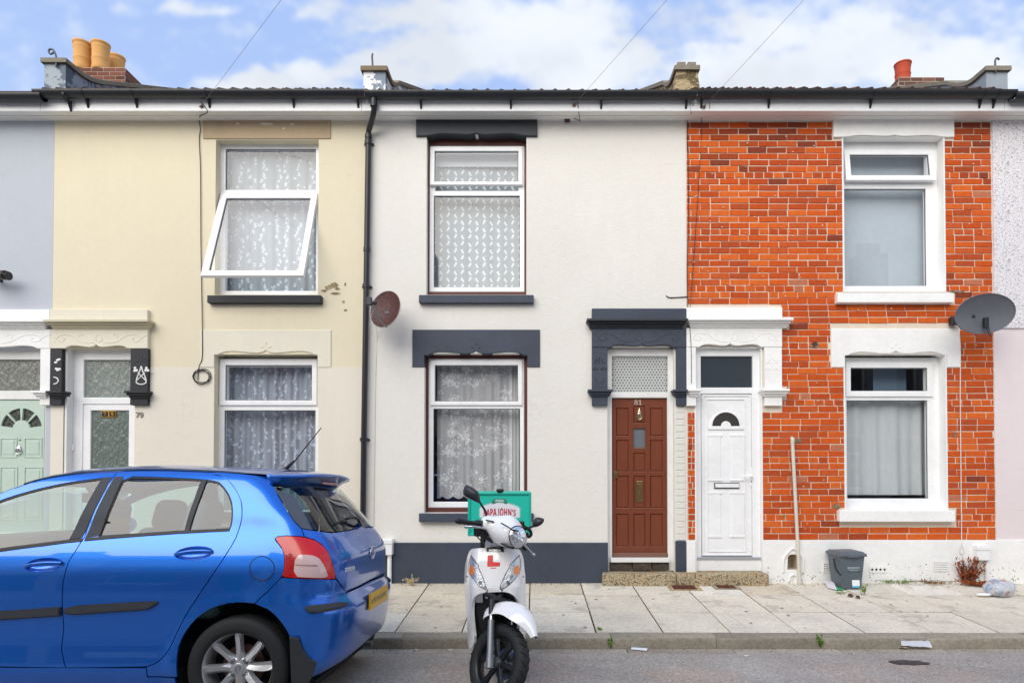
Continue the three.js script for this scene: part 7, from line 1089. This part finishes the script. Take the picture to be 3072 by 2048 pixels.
  lead('cable', 'short black cable pinned to the white wall beside the navy door head', [wp(1999, 887, .004), wp(2006, 892, .006), wp(2030, 892, .006), wp(2062, 890, .008)], .006, M.wire, 30);
  const poleTop = [5.3, 7.0, 9.3];
  const anchors = [[603, 318, 'overhead wire to the cream house'], [1722, 314, 'overhead wire to the white house'], [2112, 320, 'overhead wire to the brick house']];
  for (const [px, py, label] of anchors) { const a = wp(px, py, fas + .01), P = []; for (let k = 0; k <= 16; k++) { const t = k / 16; P.push([lerp(a[0], poleTop[0], t), lerp(a[1], poleTop[1], t) - .25 * Math.sin(Math.PI * t) * .25, lerp(a[2], poleTop[2], t)]); } solo('overhead_wire', tube(P, .0017, 60, 5), std('#6a6b6e', { roughness: .7 }), 'thin ' + label + ' from the pole across the street', 'wire', 'overhead wires'); const g = new THREE.TetrahedronGeometry(.035); g.translate(a[0], a[1], FASCIA_Z + .012); solo('wire_anchor', g, std('#7a5b48', { roughness: .8 }), 'rusty anchor on the fascia holding the ' + label, 'anchor', 'wire anchors'); }
  { const p = thing('telegraph_pole', 'tall wooden telegraph pole across the street', 'pole'); part(p, 'post', rod([5.3, .1, 9.3], [5.3, 7.2, 9.3], .12, 16, .09), std('#6a5846', { roughness: .95, map: withRep(N.coarse, 2) })); part(p, 'ring', moved(new THREE.TorusGeometry(.13, .02, 8, 24).rotateX(Math.PI / 2), 5.3, 7.0, 9.3), M.steel); settle(p); }
  { const o = R2([1694, 347, 1710, 361], .05); const t = thing('junction_box', 'small brown junction box under the white house eaves', 'junction box'); part(t, 'case', box(o[0], o[1], .002, o[2], o[3], .05, .006), std('#4a2f28', { roughness: .7 })); part(t, 'lead', tube([wp(1710, 352, .04), wp(1722, 355, .06), wp(1736, 360, .1), wp(1740, 362, .15), wp(1735, 330, .22), wp(1733, 305, .26)], .004, 40, 5), M.wire); settle(t); }
  // security lamp at the edge of the grey house
  { const t = thing('security_lamp', 'brown security lamp with ribbed black end on the blue grey wall', 'lamp'); const c = wp(8, 826, .16); part(t, 'housing', capped([[c[0] - .22, c[1] + .02, .14], [c[0], c[1], .17]], .055, 10, 14), phys('#5e3730', { roughness: .5 })); const L = []; for (let k = 0; k < 4; k++) L.push(rod([c[0] + .028 + k * .017, c[1] - .004 * k, .175 + k * .002], [c[0] + .036 + k * .017, c[1] - .004 * k - .001, .176 + k * .002], .056 - k * .002, 16)); part(t, 'ribbed_end', merge(L), M.blackPlastic); part(t, 'wall_bracket', capped([[c[0] - .15, c[1], .13], [c[0] - .15, c[1] - .02, .0]], .02, 8), M.blackPlastic); settle(t); }
  // meter boxes
  const meter = (label, r, pipePx) => { const t = thing('meter_box', label, 'meter box', 'white meter boxes low on the fronts'), o = R2(r, .12); part(t, 'case', box(o[0], o[1], .0, o[2], o[3] - .02, .11, .012), M.upvc); part(t, 'cover', box(o[0] - .006, o[3] - .06, .0, o[2] + .006, o[3], .12, .012), M.upvc); const [x] = at(pipePx, 1700, .05); part(t, 'conduit', rod([x, paveY(.05) - .01, .05], [x, o[1] + .02, .05], .026, 12), M.upvc); settle(t); };
  meter('white meter box on the navy plinth behind the blue car', [1143, 1617, 1175, 1666], 1168); meter('white meter box on the white plinth near the dead plant', [2936, 1636, 2976, 1682], 2962);
  // vent grilles
  const air = (label, r, nx, ny, fancy) => { const t = thing('air_brick', label, 'vent', 'air bricks in the plinth'), o = R2(r, .032); const holes = [], w = (o[2] - o[0] - .02) / nx, h = (o[3] - o[1] - .02) / ny; for (let i = 0; i < nx; i++) for (let j = 0; j < ny; j++) { const x = o[0] + .01 + w * (i + .5), y = o[1] + .01 + h * (j + .5), s = Math.min(w, h) * .29; holes.push(fancy ? [[x, y - s * 1.3], [x + s * 1.3, y], [x, y + s * 1.3], [x - s * 1.3, y]] : rectPts(x - s, y - s, x + s, y + s)); } part(t, 'grille', slab(rectPts(...o), .040, .008, { holes }), M.trimWhite); settle(t); };
  air('square holed air brick in the white plinth', [2799, 1682, 2846, 1713], 9, 4); air('air brick with diamond openings in the white plinth', [2608, 1699, 2663, 1717], 4, 1, true); air('square holed air brick half hidden by the grey caddy', [2469, 1686, 2500, 1717], 4, 4);
  // disused white pipe leaning on the brick wall
  { const t = thing('waste_pipe', 'off white plastic pipe standing against the brick wall', 'pipe'), a = wp(2378, 1326, .045), b = wp(2400, 1745, .06); b[1] = paveY(.06) + .004; part(t, 'pipe', rod(b, a, .0205, 14), phys('#ddd8c8', { roughness: .45, map: withRep(N.mottle, 3) })); part(t, 'elbow', capped([[a[0], a[1] - .01, a[2]], [a[0] + .002, a[1] + .03, a[2]], [a[0] + .008, a[1] + .045, .01]], .024, 12, 12), phys('#d4cdba', { roughness: .5 })); settle(t); }
  // patches of repair mortar and bare render
  const blob = (px, py, rx, ry, seed, z) => { const R = rng(seed), n = 16, P = []; for (let k = 0; k < n; k++) { const a = k / n * 6.283, r = .65 + .5 * R(); P.push(at(px + rx * r * Math.cos(a), py + ry * r * Math.sin(a), z)); } return slab(P, z, .003); };
  const bare = std('#d3c193', { roughness: .95, map: withRep(N.coarse, 3) }), mortar = std('#b7a688', { roughness: .95, map: withRep(N.coarse, 5) });
  part(HH.cream, 'peeled_paint', merge([[985, 862, 14, 8, 3], [1002, 856, 12, 9, 4], [1012, 866, 8, 5, 5], [972, 872, 9, 5, 6], [1035, 852, 3, 6, 7], [1036, 930, 6, 4, 8], [1030, 905, 4, 5, 12], [1006, 880, 16, 4, 9]].map(([a, b, c, d, s]) => blob(a, b, c, d, s, .0025 + s * .00008))), bare);
  part(HH.cream, 'peeled_paint', merge([[800, 372, 22, 5, 13], [875, 372, 8, 3, 14], [712, 370, 7, 3, 15], [850, 385, 5, 3, 16]].map(([a, b, c, d, s]) => blob(a, b, c, d, s, .0165))), std('#dcd3bd', { roughness: .9 }));
  for (const [a, b, c, d, s] of [[2446, 1036, 16, 8, 23], [2512, 1519, 11, 10, 24], [2866, 1302, 6, 9, 25], [2396, 1322, 11, 6, 26], [2354, 1547, 5, 5, 27], [2872, 874, 24, 4, 28], [2380, 1480, 4, 9, 29]]) part(HH.brick, 'repair_mortar', blob(a, b, c, d, s, .0115 + s * .00004), mortar);
  part(HH.brick, 'hole_patch', merge([[2445, 1032, 9, 8, 33]].map(([a, b, c, d, s]) => blob(a, b, c, d, s, .0165))), std('#8a5a44', { roughness: 1, map: withRep(N.coarse, 6) }));  // flat patch standing for a hole, its shade put into the brown colour
  // paint drips and chips on brick faces: small pale flecks
  { const R = rng(55), L = []; for (let k = 0; k < 150; k++) { const px = 2075 + R() * 890, py = 400 + R() * 1190; if ((px > 2490 && px < 2885) && ((py > 350 && py < 920) || (py > 975 && py < 1575)) || (px < 2370 && py > 910)) continue; L.push(blob(px, py, 1.2 + R() * 2, 1 + R() * 1.6, 100 + k, .0155)); } part(HH.brick, 'paint_flecks', merge(L), std('#d9b9a2', { roughness: .9 })); }
}
// splashed dirt and moss flecks low on the white plinths
{ const R = rng(301), L = []; for (let k = 0; k < 240; k++) { const px = 2295 + R() * 770, py = 1742 - Math.pow(R(), 2.2) * 50; if (px > 2466 && px < 2600) continue; const z = px > 2984 ? .0225 : .0305, r = .002 + R() * .006, g = new THREE.CircleGeometry(r, 6); g.scale(1 + R(), .6 + R() * .6, 1); g.rotateZ(R() * 3); const [x, y] = at(px, py, z); if (y < paveY(.03) + .004) continue; g.translate(x, y, z); L.push(g); } const m = part(HH.brick, 'dirt_flecks', merge(L), std('#8b8474', { roughness: 1 })); m.userData.kind = 'stuff'; }
// ---------------------------------------------------------------- things on the pavement and in the gutter
{
  // food waste caddy
  const t = thing('food_caddy', 'dark grey food waste caddy with lid standing by the white plinth', 'bin'), c = [at(2541, 1745, .24)[0], 0, .23]; c[1] = paveY(.23);
  const g = new THREE.Group(); const m1 = phys('#5c6870', { roughness: .5, map: withRep(N.mottle, 3) }), m2 = phys('#616a72', { roughness: .48, map: withRep(N.mottle, 3) }), H = .385;
  const taperBox = (w0, d0, w1, d1, h, y) => { const b = new RoundedBoxGeometry(1, h, 1, 3, .03), p = b.attributes.position; for (let i = 0; i < p.count; i++) { const k = p.getY(i) / h + .5; p.setX(i, p.getX(i) * lerp(w0, w1, k)); p.setZ(i, p.getZ(i) * lerp(d0, d1, k)); p.setY(i, p.getY(i) + y + h / 2); } b.computeVertexNormals(); return uvm(b); };
  part(t, 'body', taperBox(.225, .23, .285, .30, H, 0), m1); const lid = part(t, 'lid', merge([taperBox(.315, .34, .315, .34, .035, H - .012), taperBox(.30, .32, .26, .27, .022, H + .02), box(-.07, H - .018, .165, .07, H + .014, .18, .006)]), m2); void lid;
  part(t, 'handle', tube([[-.155, H - .05, .02], [-.175, H - .14, .10], [-.165, H - .2, .165], [-.15, H - .215, .175]], .011, 20, 8), phys('#1d1f21', { roughness: .5 }));
  const lab = canvasTex(256, 352, (q, w, h) => { q.fillStyle = '#eef1f3'; q.fillRect(0, 0, w, h); q.fillStyle = '#4fb3dc'; q.fillRect(0, 0, w, 58); q.fillRect(0, h - 52, w, 52); q.fillStyle = '#bfe2f0'; for (let k = 0; k < 6; k++) q.fillRect(24 + k * 34, 24, 22, 10); for (let k = 0; k < 5; k++) q.fillRect(30 + k * 40, h - 30, 26, 8); });
  const lg = new THREE.PlaneGeometry(.088, .128); lg.rotateX(-.078); lg.translate(.045, .085, .1262); part(t, 'sticker', lg, phys('#ffffff', { roughness: .5, map: lab }));
  const cr = canvasTex(512, 160, (q, w, h) => { q.fillStyle = '#5c6870'; q.fillRect(0, 0, w, h); q.fillStyle = '#c9d2d8'; q.strokeStyle = '#c9d2d8'; q.lineWidth = 7; q.beginPath(); q.moveTo(50, 24); q.lineTo(110, 24); q.lineTo(108, 66); q.quadraticCurveTo(80, 104, 52, 66); q.closePath(); q.stroke(); q.beginPath(); q.arc(80, 52, 12, 0, 7); q.fill(); q.font = 'bold 54px sans-serif'; q.fillText('Portsmouth', 130, 60); q.font = '22px sans-serif'; q.fillText('CITY COUNCIL', 134, 92); q.font = 'bold 34px sans-serif'; q.fillText('Food waste only', 110, 146); });
  const cg = new THREE.PlaneGeometry(.175, .055); cg.rotateX(-.09); cg.translate(.02, .235, .1405); part(t, 'crest_print', cg, phys('#ffffff', { roughness: .5, map: cr })); void g;
  t.position.set(c[0], c[1], c[2]); t.rotation.y = .04; t.rotation.z = .01;
  // card tucked beside it
  const sheetOfPaper = (name, label, pts, bend, mat) => { const [A, B, Cc, D] = pts.map((p) => new THREE.Vector3(...p)), n = 10, P = [], U = [], idx = []; for (let i = 0; i <= n; i++) for (let j = 0; j <= n; j++) { const u = i / n, v = j / n, p = A.clone().multiplyScalar((1 - u) * (1 - v)).addScaledVector(B, u * (1 - v)).addScaledVector(Cc, u * v).addScaledVector(D, (1 - u) * v); p.y += bend(u, v); P.push(p.x, p.y, p.z); U.push(u, v); } for (let i = 0; i < n; i++) for (let j = 0; j < n; j++) { const a = i * (n + 1) + j, b = a + n + 1; idx.push(a, b, a + 1, b, b + 1, a + 1); } const q = new THREE.BufferGeometry(); q.setAttribute('position', new THREE.Float32BufferAttribute(P, 3)); q.setAttribute('uv', new THREE.Float32BufferAttribute(U, 2)); q.setIndex(idx); q.computeVertexNormals(); mat.side = THREE.DoubleSide; return solo(name, q, mat, label, 'litter', 'litter along the street'); };
  const gp = (px, py, h = 0) => { const q = onPave(px, py); q[1] += h + .012; return q; }, rp = (px, py, h = 0) => { const q = onRoad(px, py); q[1] += h + .014; return q; };
  sheetOfPaper('paper', 'creased white card leaning by the grey caddy', [gp(2473, 1752, .03), gp(2484, 1766), gp(2512, 1773), gp(2500, 1756, .035)], (u, v) => .012 * Math.sin(u * 3) * v, std('#d7d5dc', { roughness: .8 }));
  sheetOfPaper('paper', 'bright green scrap of card under the grey caddy', [gp(2505, 1762), gp(2511, 1773), gp(2533, 1772), gp(2518, 1762)], () => .001, std('#3fae62', { roughness: .7 }));
  sheetOfPaper('paper', 'plain white card lying in the channel', [rp(1893, 1952), rp(1897, 1944), rp(1944, 1949), rp(1941, 1957)], (u, v) => .006 * u * (1 - u) * 4 + .002 * v, std('#eef0f6', { roughness: .7 }));
  sheetOfPaper('plastic_sheet', 'crumpled clear plastic sheet at the foot of the kerb', [rp(2706, 1950, .0), rp(2798, 1952, .0), rp(2788, 1945, .045), rp(2703, 1944, .05)], (u, v) => .022 * fbm(u * 5 + 3, v * 5, 64, 3, 6) + .01, phys('#e9edf2', { roughness: .25, transmission: .25, thickness: 0 }));
  sheetOfPaper('wrapper', 'torn cream wrapper beside the clear plastic sheet', [rp(2688, 1944), rp(2722, 1952), rp(2724, 1946), rp(2690, 1940)], (u, v) => .014 * fbm(u * 6, v * 3 + 2, 64, 3, 9), std('#d9c6a0', { roughness: .8 }));
  sheetOfPaper('leaf', 'curled brown leaf on the paving below the caddy', [gp(2543, 1790), gp(2556, 1794), gp(2562, 1789), gp(2546, 1784)], (u, v) => .012 * Math.sin(u * 3.1), std('#5b3626', { roughness: .9 }));
  sheetOfPaper('leaf', 'second curled brown leaf on the paving below the caddy', [gp(2566, 1794), gp(2580, 1799), gp(2581, 1793), gp(2570, 1790)], (u, v) => .010 * Math.sin(u * 3.1), std('#4d2c20', { roughness: .9 }));
  for (const [px, py, lab2] of [[1248, 1951, 'pale scrap of litter in the channel beside the car'], [1351, 1951, 'pale scrap of litter in the channel beside the scooter'], [1852, 1944, 'pale scrap of litter beside the kerb weed and white card'], [2240, 1970, 'pale scrap of litter lying out on the asphalt']]) { const a = rp(px, py), s = new RoundedBoxGeometry(.035, .007, .016, 2, .003); s.translate(a[0], a[1] - .004, a[2]); solo('scrap', s, std('#e6e3dc', { roughness: .8 }), lab2, 'litter', 'small scraps of litter'); }
  // rubbish bag
  { const R = gp(3012, 1792), s = new THREE.IcosahedronGeometry(1, 5), p = s.attributes.position; for (let i = 0; i < p.count; i++) { const x = p.getX(i), y = p.getY(i), z = p.getZ(i), f = 1 + .34 * (fbm(x * 2.2 + 9 + z, y * 2.2 + 5, 64, 4, 3) - .5) + .14 * (fbm(x * 7 + 20, y * 7 + z * 5 + 20, 64, 3, 13) - .5); p.setXYZ(i, x * .155 * f, Math.max(y * .105 * f, -.085), z * .12 * f); } const sm = mergeVertices((s.deleteAttribute('uv'), s.deleteAttribute('normal'), s)); sm.computeVertexNormals(); sm.translate(R[0], R[1] + .075, R[2] - .07);
    const t = thing('rubbish_bag', 'translucent white rubbish bag lying at the foot of the white plinth', 'bag'); part(t, 'bag', uvm(sm), phys('#e9ecf0', { roughness: .3, transmission: .35, thickness: 0, clearcoat: .4, map: canvasTex(256, 256, (g, w, h) => { g.fillStyle = '#f0f2f4'; g.fillRect(0, 0, w, h); const Q = rng(8); for (let k = 0; k < 22; k++) { g.fillStyle = ['#7fb6e0', '#c58a5a', '#ffffff', '#b9c2cc', '#d94a3a'][Math.floor(Q() * 5)]; g.globalAlpha = .5; g.beginPath(); g.ellipse(Q() * w, Q() * h, 12 + Q() * 34, 6 + Q() * 18, Q() * 3, 0, 7); g.fill(); } }, { rep: 2.2 }) })); const tail = new THREE.IcosahedronGeometry(.05, 3); tail.scale(1.6, .35, .7); tail.translate(R[0] - .2, R[1] + .018, R[2] - .02); part(t, 'torn_end', tail, phys('#f2f4f6', { roughness: .4 })); settle(t); }
  // stopcock covers let into the paving
  const cover = (label, a, b, w) => { const t = thing('utility_cover', label, 'cover', 'utility covers in the paving'); const p = onPave(...a), q = onPave(...b), x0 = p[0], x1 = q[0], z0 = Math.min(p[2], q[2]), z1 = Math.max(p[2], q[2]); const mk = (x0, x1, z0, z1, h0, h1) => { const g = box(x0, 0, z0, x1, 1, z1), v = g.attributes.position; for (let i = 0; i < v.count; i++) v.setY(i, paveY(v.getZ(i)) + (v.getY(i) > .5 ? h1 : h0)); g.computeVertexNormals(); return uvm(g); };
    part(t, 'surround', mk(x0 - .055, x1 + .055, z0 - .035, z1 + .05, -.005, .0065), std(w, { roughness: .95, map: withRep(N.coarse, 4) })); const lidm = part(t, 'lid', mk(x0, x1, z0, z1, -.005, .011), std('#7d4330', { roughness: .85, metalness: .2, map: withRep(N.coarse, 9), bumpMap: withRep(N.grain, 7), bumpScale: .004 })); const L = []; for (let k = 0; k < 5; k++) { const x = lerp(x0, x1, (k + .7) / 5.4); L.push(mk(x, x + .014, z0 + .012, z1 - .012, .010, .0145)); } part(lidm, 'rib', merge(L), std('#6f3a2a', { roughness: .85 })); settle(t); };
  cover('rust brown cover in a pale mortar frame before the doorstep', [2024, 1769], [2080, 1757.5], '#ead0a2'); cover('smaller rust brown cover before the white door', [2158, 1766], [2196, 1756], '#d8c8ad');
  // dark stain on the road
  { const c = onRoad(2731, 1988), R = rng(71), n = 26, P = []; for (let k = 0; k < n; k++) { const a = k / n * 6.283, r = .8 + .4 * R(); P.push([c[0] + .15 * r * Math.cos(a), -(c[2] + .085 * r * Math.sin(a))]); } const g = new THREE.ShapeGeometry(poly(P)); g.rotateX(-Math.PI / 2); const p = g.attributes.position; for (let i = 0; i < p.count; i++) p.setY(i, roadY(p.getZ(i)) + .004); g.computeVertexNormals(); solo('oil_stain', uvm(g), std('#5f5854', { roughness: .8, map: withRep(N.coarse, 6) }), 'dark oval oil stain on the asphalt', 'stain'); }
  // weeds: blades and leaflets on thin stems
  function plant(name, label, base, { n = 14, h = .12, spread = .06, leaf = .018, cols = ['#5f7f2f', '#6f8f3a'], seed = 1, droop = .3, perStem = 5, wide = .5, group = 'weeds in the cracks' }) {
    const R = rng(seed), t = thing(name, label, 'plant', group), stems = [], leaves = [];
    for (let k = 0; k < n; k++) { const a = R() * 6.283, hh = h * (.5 + .5 * R()), s = spread * (.3 + .7 * R()), x0 = base[0] + (R() - .5) * spread * .7, z0 = base[2] + (R() - .5) * spread * .3, top = [x0 + Math.cos(a) * s, base[1] + hh, z0 + Math.sin(a) * s * .6], midp = [x0 + Math.cos(a) * s * .3, base[1] + hh * .65, z0 + Math.sin(a) * s * .2]; stems.push(tube([[x0, base[1] - .004, z0], midp, [top[0], top[1] - droop * hh * R(), top[2]]], .0016, 6, 4));
      for (let j = 0; j < perStem; j++) { const u = .25 + .75 * R(), p = [lerp(x0, top[0], u), lerp(base[1], top[1], u) - droop * hh * .5 * u, lerp(z0, top[2], u)], g = new THREE.PlaneGeometry(leaf * wide * 2, leaf * (1.6 + R()), 1, 2), q = g.attributes.position; for (let i = 0; i < q.count; i++) { const y = q.getY(i) / leaf; q.setX(i, q.getX(i) * (1 - .75 * y * y)); q.setZ(i, -.25 * leaf * y * y); } g.rotateX(R() * 2 - 1); g.rotateY(R() * 6.28); g.rotateZ((R() - .5) * 2); g.translate(...p); leaves.push(g); } }
    part(t, 'stems', merge(stems), std(cols[0], { roughness: .9 })); const lm = std(cols[1], { roughness: .85, side: THREE.DoubleSide }); part(t, 'foliage', merge(leaves), lm); settle(t); return t; }
  plant('weed', 'rust brown dead plant against the white plinth', gp(2908, 1752), { n: 46, h: .36, spread: .2, leaf: .02, cols: ['#6f3a1f', '#9a4f26'], seed: 4, perStem: 9, droop: .25 }); plant('weed', 'fallen rust brown fronds spread below the dead plant', gp(2935, 1758), { n: 40, h: .07, spread: .22, leaf: .018, cols: ['#7a4526', '#a4562c'], seed: 14, perStem: 7 });
  plant('weed', 'straw coloured dry tuft at the foot of the navy plinth', gp(1234, 1757), { n: 26, h: .10, spread: .1, leaf: .014, cols: ['#cdb98a', '#d9c79a'], seed: 5, perStem: 3, wide: .25 });
  { const a = gp(1235, 1752); solo('dead_stalk', rod([a[0], a[1] - .01, a[2]], [a[0] + .004, a[1] + .11, a[2]], .004, 6), std('#d8c9a4', { roughness: .9 }), 'single pale dead stalk standing in the dry tuft', 'plant'); }
  const kj = (px) => { const x = at(px, 1925, KERB_Z)[0]; return [x, .03, KERB_Z + .01]; };
  plant('weed', 'green weed growing from the kerb joint behind the white card', kj(1832), { n: 6, h: .10, spread: .025, leaf: .014, cols: ['#4f6d24', '#7fa043'], seed: 6, perStem: 4 }); plant('weed', 'leafy green weed growing from the kerb before the brick house', kj(2459), { n: 8, h: .11, spread: .03, leaf: .015, cols: ['#496a25', '#6d9438'], seed: 7, perStem: 6 });
  plant('weed', 'thin green weed in the paving joint beside the caddy', gp(2590, 1785), { n: 9, h: .14, spread: .06, leaf: .013, cols: ['#6c7f3a', '#8a9c4a'], seed: 8, perStem: 5 }); plant('weed', 'low green weeds along the foot of the white plinth', gp(2695, 1750), { n: 30, h: .04, spread: .22, leaf: .014, cols: ['#5f7a2c', '#83a03f'], seed: 9, perStem: 4 });
  plant('weed', 'dry brown weeds along the foot of the white plinth', gp(2790, 1750), { n: 40, h: .035, spread: .36, leaf: .014, cols: ['#7a5a36', '#9c7344'], seed: 10, perStem: 4 }); plant('weed', 'tiny green sprig at the kerb edge of the paving', gp(1800, 1892), { n: 8, h: .02, spread: .05, leaf: .009, cols: ['#5f7a2c', '#7f9f45'], seed: 11, perStem: 3 });
  plant('weed', 'moss green sprig in the joint below the caddy', gp(2527, 1782), { n: 14, h: .016, spread: .09, leaf: .009, cols: ['#7a9440', '#93ab50'], seed: 12, perStem: 3 });
  // grit swept against the walls
  { const R = rng(91), L = []; for (let k = 0; k < 420; k++) { const px = R() < .5 ? 1180 + R() * 640 : 2310 + R() * 740, z = .03 + Math.abs(R() + R() - 1) * .14, [x] = at(px, 1745, z), s = .003 + R() * .007, g = new THREE.TetrahedronGeometry(s); g.rotateY(R() * 6); g.rotateX(R() * 6); g.translate(x, paveY(z) + .004, z); L.push(g); } for (let k = 0; k < 260; k++) { const x = -3 + R() * 9, z = KERB_Z + .01 + R() * R() * .16, s = .003 + R() * .006, g = new THREE.TetrahedronGeometry(s); g.rotateX(R() * 6); g.rotateZ(R() * 6); g.translate(x, .009, z); L.push(g); } const m = part(scene, numbered('grit'), merge(L), std('#9a8162', { roughness: 1 })); m.userData = { kind: 'stuff', label: 'sandy grit gathered at the walls and in the channel' }; }
}
for (const k of Object.keys(HH)) settle(HH[k]);
renderer.render(scene, camera);
